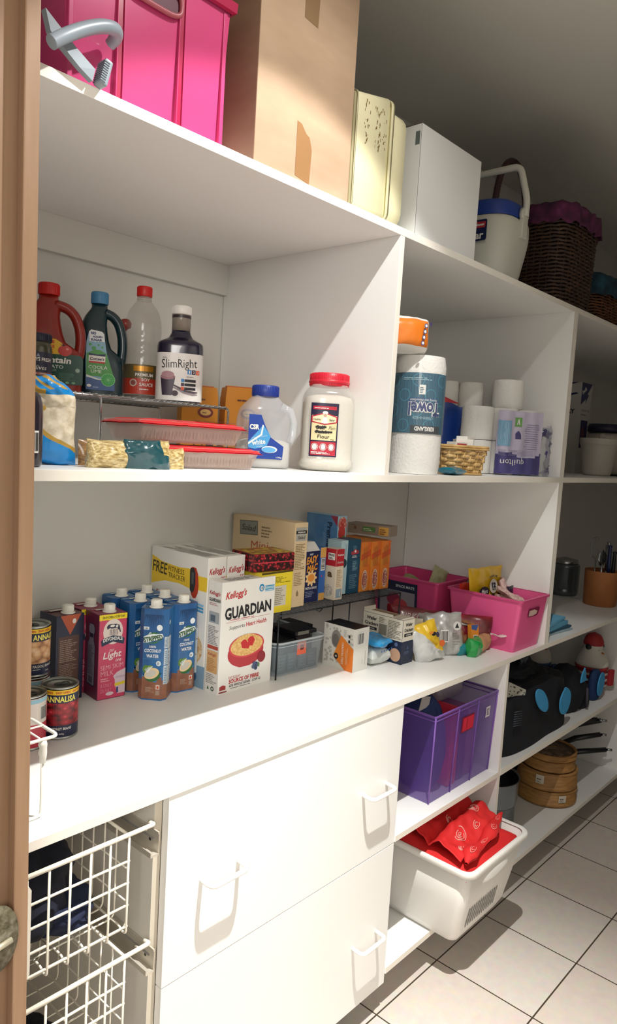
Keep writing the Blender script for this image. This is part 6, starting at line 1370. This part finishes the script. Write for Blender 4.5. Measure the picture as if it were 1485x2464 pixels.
def lump(name, label, cat, loc, sx, sy, sz, m, seed, amp=.25, group=None, n=26, rot=None):
    g = G()
    def fn(u, v):
        a = 2 * PI * u; b = PI * (v - .5); d_ = Vector((math.cos(a) * math.cos(b), math.sin(a) * math.cos(b), math.sin(b)))
        q_ = 1 + amp * noise.noise(d_ * 1.6 + Vector((seed, 0, 0))) + amp * .5 * noise.noise(d_ * 4 + Vector((0, seed, 0)))
        return Vector((d_.x * sx * q_, d_.y * sy * q_, max(-sz, d_.z * sz * q_ * 1.15) + sz))
    g.sheet(fn, n * 2, n, m, closeu=True); return g.obj(name, None, loc, label=label, cat=cat, group=group, rot=rot)
lump('folded_cloth', 'navy cloth heaped in the upper wire basket behind its front grid', 'cloth', (.055, .125, .641), .100, .095, .082, NVC, 3.3)
lump('folded_cloth', 'lower navy cloth spreading to the right in the upper wire basket', 'cloth', (.110, .105, .641), .070, .075, .034, M('#0c1734', .85, var=.2), 5.1)
lump('folded_cloth', 'red and white cloth scrap at the back of the upper wire basket', 'cloth', (.145, .390, .641), .038, .036, .075, M('#b22a2c', .8), 7.7)
lump('folded_cloth', 'dark purple and green cloth at the back left of the upper wire basket', 'cloth', (.040, .375, .641), .046, .045, .085, mottled('purple_green_cloth', [(.35, '#3a1438'), (.55, '#1c2a4a'), (.7, '#1f5a3a')], 9, rough=.9), 9.7)
lump('folded_cloth', 'navy cloth lying low in the lower wire basket', 'cloth', (.05, .10, .4165), .08, .075, .018, NVC, 1.3)

# ================================================================== purple tub
def alpha_purple(): return M('#7450ac', .3, alpha=.46, var=.06, spec=.6)
PTP = alpha_purple()
t = thing('purple_tub', 'translucent purple plastic tub of files on the shelf beside the drawers', 'tub', (1.236, .030, .4950))
base = (.004, .006, .350, .33); top = (-.010, -.006, .355, .345); H_ = .262
def rq(b, z): x0, y0, x1, y1 = b; return [Vector((x0, y0, z)), Vector((x1, y0, z)), Vector((x1, y1, z)), Vector((x0, y1, z))]
g = G(); g.loft([rq(base, 0), rq(top, H_)], PTP, cap=False, smooth=False); g.face(rq(base, .001), PTP); g.obj('tub_body', t)
PE = M('#8a62b8', .35, alpha=.85)
g = G(); g.tube(rq(top, H_), .0035, PE, 6, True); g.tube(rq(tuple(b * .98 for b in top), H_ - .012), .0018, PE, 6, True); g.obj('rim', t)
for a_, b_ in (((.004, .006), (-.010, -.006)), ((.350, .006), (.355, -.006))):
    g = G(); g.tube([Vector((a_[0], a_[1], 0)), Vector((b_[0], b_[1], H_))], .0028, PE, 6); g.obj('corner_rib', t)
for x in (.118, .235):
    g = G(); g.tube([Vector((x, .0045, 0)), Vector((x, -.0065, H_))], .0022, M('#7a54a8', .35, alpha=.8), 6); g.obj('corner_rib', t)
g = G(); fp = plane((0, .006 - .0008, 0), (1, 0, 0), (0, -.0458, 1), .0005)
g.rect(fp, .140, .176, .214, .226, M('#7d1a40', .5), 2); g.rect(fp, .146, .180, .210, .222, M('#d0203c', .45), 4); g.rect(fp, .170, .184, .172, .218, M('#7d1020'), 5); g.obj('grip_slot', t)
g = G(); g.rect(fp, .286, .190, .312, .224, M('#d9d3d6'), 3); g.rect(fp, .292, .196, .306, .218, M('#7d7684'), 4); g.rect(fp, .296, .200, .302, .214, M('#c9c3cc'), 5); g.obj('label_sticker', t)
zc = .4965
lump('yarn_ball', 'dark blue rounded bundle at the front left inside the purple tub', 'bundle', (1.305, .125, zc), .054, .088, .138, M('#0f2350', .8, var=.15), 2.2, .08)
g = G(); g.box((0, 0, 0), (.030, .27, .225), M('#b5243c', .45), .002); g.box((.0302, .0, 0), (.046, .27, .238), M('#c23048', .45), .002); g.obj('file_folder', None, (1.372, .055, zc), label='red file folders standing on edge in the purple tub', cat='folder')
g = G(); g.box((0, 0, 0), (.040, .25, .20), M('#5a3a6a', .5), .003); g.obj('file_folder', None, (1.430, .058, zc), label='dull purple folder standing right of the red ones in the tub', cat='folder')
g = G(); g.box((0, 0, 0), (.055, .25, .21), M('#8a5a8a', .5), .003); g.obj('file_folder', None, (1.480, .060, zc), label='mauve folder standing at the right inside the purple tub', cat='folder')
t = thing('clear_container', 'clear lidded plastic container lying on top of the tub contents', 'container', (1.400, .120, zc + .2405)); CC = M('#b9adb9', .2, alpha=.42, spec=.8)
g = G(); g.loft([rrect(.150, .15, .02, .0), rrect(.150, .15, .02, .045)], CC); g.obj('container_body', t); g = G(); g.loft([rrect(.156, .156, .02, .046), rrect(.156, .156, .02, .054)], M('#c9c0c9', .25, alpha=.6)); g.obj('lid', t, (-.003, -.003, 0))
g = G(); P_ = [(0, 0), (.035, .012), (.040, .04), (.01, .045)]; g.prism(P_, (0, 0, 0), (1, 0, 0), (0, 0, 1), (0, 1, 0), .002, M('#b9b3b0', .3, alpha=.7)); g.obj('clear_sleeve', None, (1.255, .10, .746), R(-20), label='torn clear plastic sleeve sticking up at the tub left corner', cat='sleeve')

# ================================================================== white bin with red cloth
WBN = M('#e8e5df', .35, var=.015)
t = thing('white_bin', 'white plastic bin with front slots, heaped with red cloth and pulled out over the floor', 'bin', (1.40, .03, ZE + .0008))
def rr2(x0, y0, x1, y1, r, z, n=6):
    P = []
    for cx, cy, a0 in ((x1 - r, y0 + r, -PI / 2), (x1 - r, y1 - r, 0), (x0 + r, y1 - r, PI / 2), (x0 + r, y0 + r, PI)):
        for k in range(n + 1): a = a0 + PI / 2 * k / n; P.append(Vector((cx + r * math.cos(a) - 1.40, cy + r * math.sin(a) - .03, z)))
    return P
Hb = .2385
Bo = (1.236, -.082, 1.530, .35); To = (1.212, -.128, 1.560, .37)
def mix(q_): return tuple(a + (b - a) * q_ for a, b in zip(Bo, To))
g = G()
rings = [rr2(Bo[0] + .02, Bo[1] + .02, Bo[2] - .045, Bo[3] - .02, .02, .0), rr2(*[b + e for b, e in zip(mix(.02), (.006, .006, -.028, -.006))], .024, .006), rr2(mix(.12)[0], mix(.12)[1], mix(.12)[2] - .006, mix(.12)[3], .026, .028), rr2(*mix(.5), .028, Hb * .5), rr2(*mix(1), .030, Hb)]
inn = [rr2(*[b + e for b, e in zip(mix(1), (.003, .003, -.003, -.003))], .028, Hb), rr2(*[b + e for b, e in zip(mix(.5), (.003, .003, -.003, -.003))], .026, Hb * .5), rr2(Bo[0] + .02, Bo[1] + .02, Bo[2] - .045, Bo[3] - .02, .02, .004)]
g.loft(rings + inn, WBN); 
fb = plane((0, Bo[1] - .03 - .0012, 0), (1, 0, 0), (0, -.046 / Hb, 1), .0003)
for k in range(13):
    u = -.128 + k * .0132; v1 = .108; v0 = .045
    g.poly(fb, [(u, v0), (u + .0052, v0), (u + .0052, v1), (u, v1)], M('#77746f', .7), 2)
g.obj('bin_body', t)
g = G(); e = .009
g.loft([rr2(To[0] - .001, To[1] - .001, To[2] + .001, To[3] + .001, .030, Hb - .014), rr2(To[0] - e, To[1] - e, To[2] + e, To[3] + e, .036, Hb - .012), rr2(To[0] - e, To[1] - e, To[2] + e, To[3] + e, .036, Hb + .001), rr2(To[0] - .004, To[1] - .004, To[2] + .004, To[3] + .004, .032, Hb + .005), rr2(To[0] + .006, To[1] + .006, To[2] - .006, To[3] - .006, .026, Hb + .001)], WBN, cap=False)
g.obj('rim', t)
for x, y in ((To[2] + .002 - 1.40, -.09 - .03),):
    g = G(); g.box((x - .003, y, Hb - .028), (x + .006, y + .022, Hb + .001), WBN, .001); g.obj('rim_clip', t)
REDC = mottled('red_cloth', [(.3, '#c81a1c'), (.6, '#d92424'), (.85, '#e23530')], 12, rough=.75, bump=.15)
def redsheet(fn, name, label, pats=(), nu=40, nv=40, sol=.003):
    g = G(); g.sheet(fn, nu, nv, REDC)
    def fp2(u, v, l=1):
        p = fn(u, v); n_ = (fn(min(1, u + .01), v) - fn(max(0, u - .01), v)).cross(fn(u, min(1, v + .01)) - fn(u, max(0, v - .01))).normalized(); n_ = n_ if n_.z > 0 else -n_
        return p + n_ * (.0024 + .0004 * l)
    PW = M('#e9a49a', .8)
    for (u, v, r_, kk) in pats:
        for j in range(kk): g.ring(fp2, u, v, r_ * (.5 + .5 * j), r_ * (.5 + .5 * j) + .006, PW, 1 + j * .2, 26, a0=j * 1.3, a1=j * 1.3 + 4.6)
        if kk > 2: g.ell(fp2, u, v, .008, .010, PW, 2)
    return g.obj(name, None, (1.40, .03, ZE + Hb), label=label, cat='cloth', solid=sol)
def base_red(u, v):
    x = -.178 + .325 * u; y = -.142 + .48 * v; e = min(u, 1 - u, v * 1.2, 1 - v) * 8
    return Vector((x, y, -.030 + .040 * min(1, e) ** .5 * (.6 + .6 * v) + .008 * noise.noise(Vector((u * 4, v * 4, 3)))))
redsheet(base_red, 'red_cloth', 'flat red cloth spread under the folded one in the white bin')
def top_red(u, v):
    x = -.170 + .318 * u + .02 * v * (1 - u); y = -.116 + .048 * u + .215 * v
    z = .014 + .030 * v ** .6 + .016 * u + .006 * math.sin(u * 11 + v * 9) + .010 * noise.noise(Vector((u * 4, v * 4, 8))) + .007 * noise.noise(Vector((u * 11, v * 8, 8)))
    z += .012 * math.exp(-((v - .35 + .12 * u) / .07) ** 2) - .016 * math.exp(-((v - .52 + .12 * u) / .05) ** 2) - .030 * max(0, (u - .9) / .1) ** 2
    return Vector((x, y, z))
redsheet(top_red, 'red_cloth', 'folded red cloth with pale swirl pattern heaped on top of the bin', ((.30, .22, .05, 3), (.75, .30, .045, 3), (.55, .12, .04, 2), (.15, .10, .035, 2), (.80, .78, .045, 3), (.45, .50, .04, 2), (.9, .55, .03, 2)), 60, 60)
def roll_red(u, v):
    a = 2 * PI * v; c_ = Vector((-.160 + .31 * u, -.128 + .052 * u + .006 * math.sin(u * 9), .012 + .012 * u + .004 * math.sin(u * 14))); r_ = (.014 + .004 * math.sin(u * 12) + .004 * noise.noise(Vector((u * 6, v * 3, 1)))) * min(1, .25 + u * 6, .25 + (1 - u) * 6)
    return c_ + Vector((.15, -1, 0)) * (r_ * 1.25 * math.cos(a)) + Vector((0, 0, 1)) * (r_ * math.sin(a))
redsheet(roll_red, 'red_cloth', 'rolled front edge of red patterned cloth across the white bin', ((.15, .2, .05, 2), (.4, .2, .05, 2), (.62, .2, .05, 2), (.85, .2, .05, 2)), 40, 16, 0)

# ================================================================== black bag and mitts on the right shelf
ZD = .4988
BK = mottled('black_fabric', [(.3, '#04060b'), (.6, '#090d17'), (.85, '#111828')], 20, rough=.85, bump=.2)
t = thing('fabric_bag', 'big soft black fabric bag with two blue oval patches on the right hand shelf', 'bag', (1.950, .16, ZD))
g = G()
def bagf(u, v):
    a = 2 * PI * u; ca, sa = math.cos(a), math.sin(a); q_ = (abs(ca) ** 5 + abs(sa) ** 5) ** (-1 / 5); h = .205 * v; e = 1 - .10 * v ** 2 + .03 * noise.noise(Vector((ca * 2, sa * 2, v * 3)))
    if v > .92: e *= 1 - (v - .92) * 3.2
    return Vector((ca * q_ * .285 * e, sa * q_ * .138 * e, h + .018 * v * noise.noise(Vector((ca * 3, sa * 3, 5)))))
g.sheet(bagf, 80, 24, BK, closeu=True); g.face([bagf(k / 40, 1) for k in range(40)], BK); g.obj('bag_body', t)
BLO = M('#3f9bd0', .6, var=.06, bump=.3, bscale=400)
def patch(pts, parent, name='blue_patch', y=-.1475, m=BLO):
    g = G(); g.prism(pts, (0, y, 0), (1, 0, 0), (0, 0, 1), (0, -1, 0), .005, m); return g.obj(name, parent)
def oval(cx, cz, rx, rz, rot, n=28, pinch=0):
    P = []
    for k in range(n):
        a = 2 * PI * k / n; x, z = rx * math.cos(a) * (1 - pinch * (math.sin(a) > 0) * math.sin(a) ** 3), rz * math.sin(a); P.append((cx + x * math.cos(rot) - z * math.sin(rot), cz + x * math.sin(rot) + z * math.cos(rot)))
    return P
patch(oval(-.045, .158, .068, .028, R(-40)), t); patch(oval(.165, .110, .048, .052, R(5), pinch=.65), t)
g = G(); 
for k in range(7): g.tube([(-.235 + .0, -.140, .110 + k * .008), (-.19, -.147, .106 + k * .008)], .0018, M('#39424c', .5), 5)
g.obj('zip_rib', t)
lump('oven_mitt', 'black quilted mitt heap lying on top of the fabric bag', 'mitt', (1.96, .19, ZD + .196), .16, .11, .028, BK, 4.2, .3)
g = G(); pouch(g, .14, .10, .03, mottled('clear_dark_wrap', [(.3, '#10141c'), (.6, '#2b3138'), (.85, '#8a9298')], 40, rough=.2), .006, 30, 141, T=Matrix.Translation((0, 0, .02)) @ Matrix.Rotation(PI / 2, 4, 'Y')); g.obj('plastic_bag', None, (1.94, .12, ZD + .262), R(10), label='crinkled dark clear bag on top of the black mitts', cat='bag')
t = thing('oven_mitt', 'black mitt with a blue patch hanging at the right of the black bag', 'mitt', (2.330, .10, ZD))
g = G()
def mt(u, v):
    a = 2 * PI * u; ca, sa = math.cos(a), math.sin(a); e = math.sin(PI * min(1, .12 + v * .88)) ** .4
    return Vector((ca * .085 * e + .02 * math.sin(v * 4), sa * .07 * e, .19 * v + .008 * noise.noise(Vector((ca * 2, sa * 2, v * 3)))))
g.sheet(mt, 40, 18, BK, closeu=True); g.obj('mitt_body', t)
patch([(-.035, .135), (.030, .135), (.012, .150), (.004, .175), (-.004, .190), (-.012, .182), (-.024, .172), (-.032, .155)], t, y=-.072)
t = thing('oven_mitt', 'black mitt lying by the front edge with a grey strap, right of the bag', 'mitt', (2.420, .075, ZD)); 
g = G(); g.lathe(soft([(0, 0), (.050, 0), (.060, .02), (.050, .075), (.030, .105), (0, .11)], 3), BK, n=28, sy=.7); g.obj('mitt_body', t); g = G(); g.tube([(-.035, -.045, .095), (-.038, -.050, .04), (-.030, -.048, .022)], .006, M('#3b3640', .6), 8); g.obj('strap', t)
t = thing('oven_mitt', 'dark blue mitt with a long blue patch at the foot of the snowman jar', 'mitt', (2.560, .065, ZD))
g = G(); g.lathe(soft([(0, 0), (.036, 0), (.042, .03), (.040, .10), (.028, .125), (0, .13)], 3), M('#12305a', .8), n=28, sy=.55); g.obj('mitt_body', t); patch(oval(-.002, .072, .034, .050, R(-12)), t, y=-.0255)
g = G(); g.box((0, 0, 0), (.09, .006, .055), M('#b9b7ab', .5), .001); f = plane((0, -.0002, 0), (1, 0, 0), (0, 0, 1)); rn = random.Random(5)
for k in range(24): u, v = rn.uniform(.006, .08), rn.uniform(.006, .046); g.rect(f, u, v, u + .006, v + .004, M('#3b4030') if k % 2 else M('#2c2c30'), 1)
g.obj('paper_label_card', None, (1.735, .062, ZD + .190), label='patterned paper card sticking up at the left of the black bag', cat='card', rot=(R(-12), R(24), R(-18)))
t = thing('food_tin', 'dull red ribbed tin lying between the upright and the black bag', 'tin', (1.655, .10, ZD)); g = G(); g.lathe([(0, 0), (.034, 0), (.036, .01), (.036, .19), (.030, .20), (0, .20)], M('#5a2a34', .5), n=28); g.obj('tin_body', t)
# snowman jars
def snowman(label, loc, c_body, c_hat, s, rz=0):
    t = thing('snowman_jar', label, 'jar', loc, rz); t.scale = (s, s, s)
    WS = M('#d9d4c9', .5); SC_ = M(c_hat, .6); BD = M(c_body, .55)
    g = G(); g.lathe(soft([(0, 0), (.052, 0), (.064, .02), (.068, .06), (.062, .095), (.050, .105), (0, .105)], 3), BD, n=36); g.obj('jar_body', t)
    g = G()
    for z in (.030, .055, .080): g.lathe([(.0655 + .003 * math.sin(z * 30), z - .005), (.069, z), (.0655 + .003 * math.sin(z * 30), z + .005)], M('#c9bfb4', .6) if z != .055 else WS, n=36, cap=False)
    g.obj('stripe', t)
    g = G(); g.lathe(soft([(0, .104), (.060, .104), (.070, .112), (.060, .150), (.044, .175), (.036, .205), (0, .212)], 3), WS, n=36); g.obj('head_lid', t)
    g = G(); g.lathe(soft([(.0375, .195), (.042, .198), (.040, .215), (.030, .238), (0, .250)], 3), SC_, n=30); g.obj('hat', t)
    for x in (-.040, .040):
        g = G(); g.lathe([(0, -.006), (.012, -.004), (.013, .004), (0, .006)], M('#2a2c30', .6), n=18, T=Matrix.Translation((x, -.008, .190)) @ Matrix.Rotation(PI / 2, 4, 'Y')); g.obj('ear_muff', t)
    g = G(); g.tube([(.062 * math.cos(a), .062 * math.sin(a), .102) for a in [2 * PI * k / 32 for k in range(32)]], .007, SC_, 8, True); g.box((.030, -.075, .030), (.058, -.060, .100), SC_, .004); g.obj('scarf', t)
    g = G(); 
    for x in (-.012, .012): g.lathe([(0, 0), (.003, .001), (0, .003)], INK, (x, -.040, .180), 10)
    g.lathe([(0, 0), (.004, .003), (0, .018)], M('#d8742c'), n=12, T=Matrix.Translation((0, -.045, .170)) @ Matrix.Rotation(PI / 2, 4, 'X')); g.obj('face', t)
snowman('white and red snowman jar with a red hat at the right end of the shelf', (2.690, .130, ZD), '#9a2a30', '#a82a30', 1.02, R(-20))
snowman('snowman jar in blue with a dark scarf behind the black bag', (2.560, .330, ZD), '#1d3f66', '#2c4a72', .98, R(-15))

# ================================================================== bottom board: steamers, cake tins, pans
BAM = mottled('bamboo', [(.3, '#8f6436'), (.55, '#a97c46'), (.8, '#bd9056')], 18, 4, rough=.55, stretch=(1, 1, 5)); BAMD = mottled('bamboo_weave', [(.3, '#4f3c2c'), (.6, '#6a5340'), (.8, '#7d6650')], 60, 2, rough=.7, kind='cellcol')
cxs, cys = 2.325, .137
def steamer(label, z, r, h, lid=False, dx=0, dy=0, lab=None):
    t = thing('bamboo_steamer', label, 'steamer', (cxs + dx, cys + dy, z), R(-40), 'bamboo steamers stacked on the bottom board')
    g = G(); g.lathe([(r - .012, 0), (r - .006, 0), (r - .005, .003), (r + .0015, .004), (r + .0015, h * .30), (r - .001, h * .32), (r - .001, h * .95), (r - .003, h), (r - .010, h), (r - .010, .004)], BAM, n=56, cap=False); g.tube([((r - .0005) * math.cos(a), (r - .0005) * math.sin(a), h * .93) for a in [2 * PI * k / 56 for k in range(56)]], .0022, BAM, 6, True); g.obj('hoop', t)
    g = G(); g.lathe([(0, h * (.80 if lid else .25)), (r - .009, h * (.80 if lid else .25)), (r - .009, h * (.84 if lid else .29)), (0, h * (.86 if lid else .29))], BAMD, n=48); g.obj('woven_panel', t)
    if lid:
        g = G(); g.box((-.03, -.002, h * .90), (.03, .002, h * .96), BAM, .001); g.box((-.028, -.014, h * .875), (.02, -.004, h * .885), M('#7d7a6c', .6)); g.obj('lid_handle', t)
    if lab is not None:
        g = G(); f = drum(r + .0018, 0, lab, .0004); g.rect(f, -.016, h * .40, .016, h * .86, M('#c9c2b4', .6), 1, 8, 1); g.fine(f, -.012, h * .60, .012, h * .72, 1, M('#5a4a3a'), 3, 8); g.fine(f, -.012, h * .46, .010, h * .54, 2, M('#7a6a58'), 2); g.obj('paper_label', t)
    return t
steamer('lowest and widest bamboo steamer hoop of the stack with a paper label', ZE + .0005, .119, .062, lab=R(-85))
steamer('second bamboo steamer from the bottom with a paper label on its left', ZE + .0630, .1165, .074, lab=R(-130))
steamer('third bamboo steamer hoop, smaller, just under the lid', ZE + .1375, .103, .044, dx=-.006, dy=-.004)
steamer('bamboo steamer lid on top of the stack with a woven top', ZE + .1822, .105, .026, lid=True, dx=-.006, dy=-.004)
TIN2 = M('#8d9194', .3, .9, var=.1)
t = thing('cake_tin', 'round dark metal cake tin against the upright behind the white bin', 'cake tin', (1.960, .215, ZE)); g = G(); g.lathe([(0, 0), (.105, 0), (.107, .004), (.107, .080), (.110, .083), (.106, .083), (.105, .006), (0, .005)], TIN2, n=48); g.obj('tin_body', t)
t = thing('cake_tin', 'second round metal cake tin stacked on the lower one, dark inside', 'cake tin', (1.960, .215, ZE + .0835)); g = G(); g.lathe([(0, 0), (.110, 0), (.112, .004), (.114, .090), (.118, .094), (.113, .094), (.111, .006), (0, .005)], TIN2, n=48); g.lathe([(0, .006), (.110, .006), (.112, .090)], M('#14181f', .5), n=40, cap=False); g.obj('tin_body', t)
PB = M('#0c0f16', .35, coat=.2)
def pan(label, c, z, r, h, hd, hl, up, k):
    t = thing('frying_pan', label, 'pan', (c[0], c[1], z), R(hd), 'black pans stacked on the bottom board')
    g = G(); g.lathe([(0, 0), (r * .82, 0), (r, h), (r + .003, h), (r + .003, h - .002), (r * .84, -.0), (0, -.0)], PB, n=48, cap=False); g.lathe([(0, .0015), (r * .81, .0015), (r * .985, h)], M('#1a1e26', .4), n=40, cap=False); g.obj('pan_body', t)
    g = G(); x0 = r - .004; pts = [(x0, 0, h * .7), (x0 + .03, 0, h * .85 + up * .2), (x0 + hl * .5, 0, h + up * .6), (x0 + hl, 0, h + up)]
    g.tube(pts, [.007, .009, .0125, .0105], PB, 12); g.obj('handle', t)
    g = G(); g.tube([(x0 + hl, 0, h + up), (x0 + hl + .024, 0, h + up + .002)], .0055, STL, 10); g.obj('hanging_ring', t)
pan('lowest black frying pan, handle with a steel tip pointing past the steamers', (2.555, .345), ZE + .001, .125, .045, -61, .225, .065, 0)
pan('second black frying pan from the bottom, handle above the lowest one', (2.555, .35), ZE + .048, .120, .050, -70, .200, .095, 1)
pan('third black frying pan from the bottom of the stack', (2.56, .355), ZE + .100, .118, .050, -63, .205, .090, 2)
pan('top black frying pan of the stack, its handle highest', (2.56, .36), ZE + .152, .112, .045, -78, .200, .070, 3)
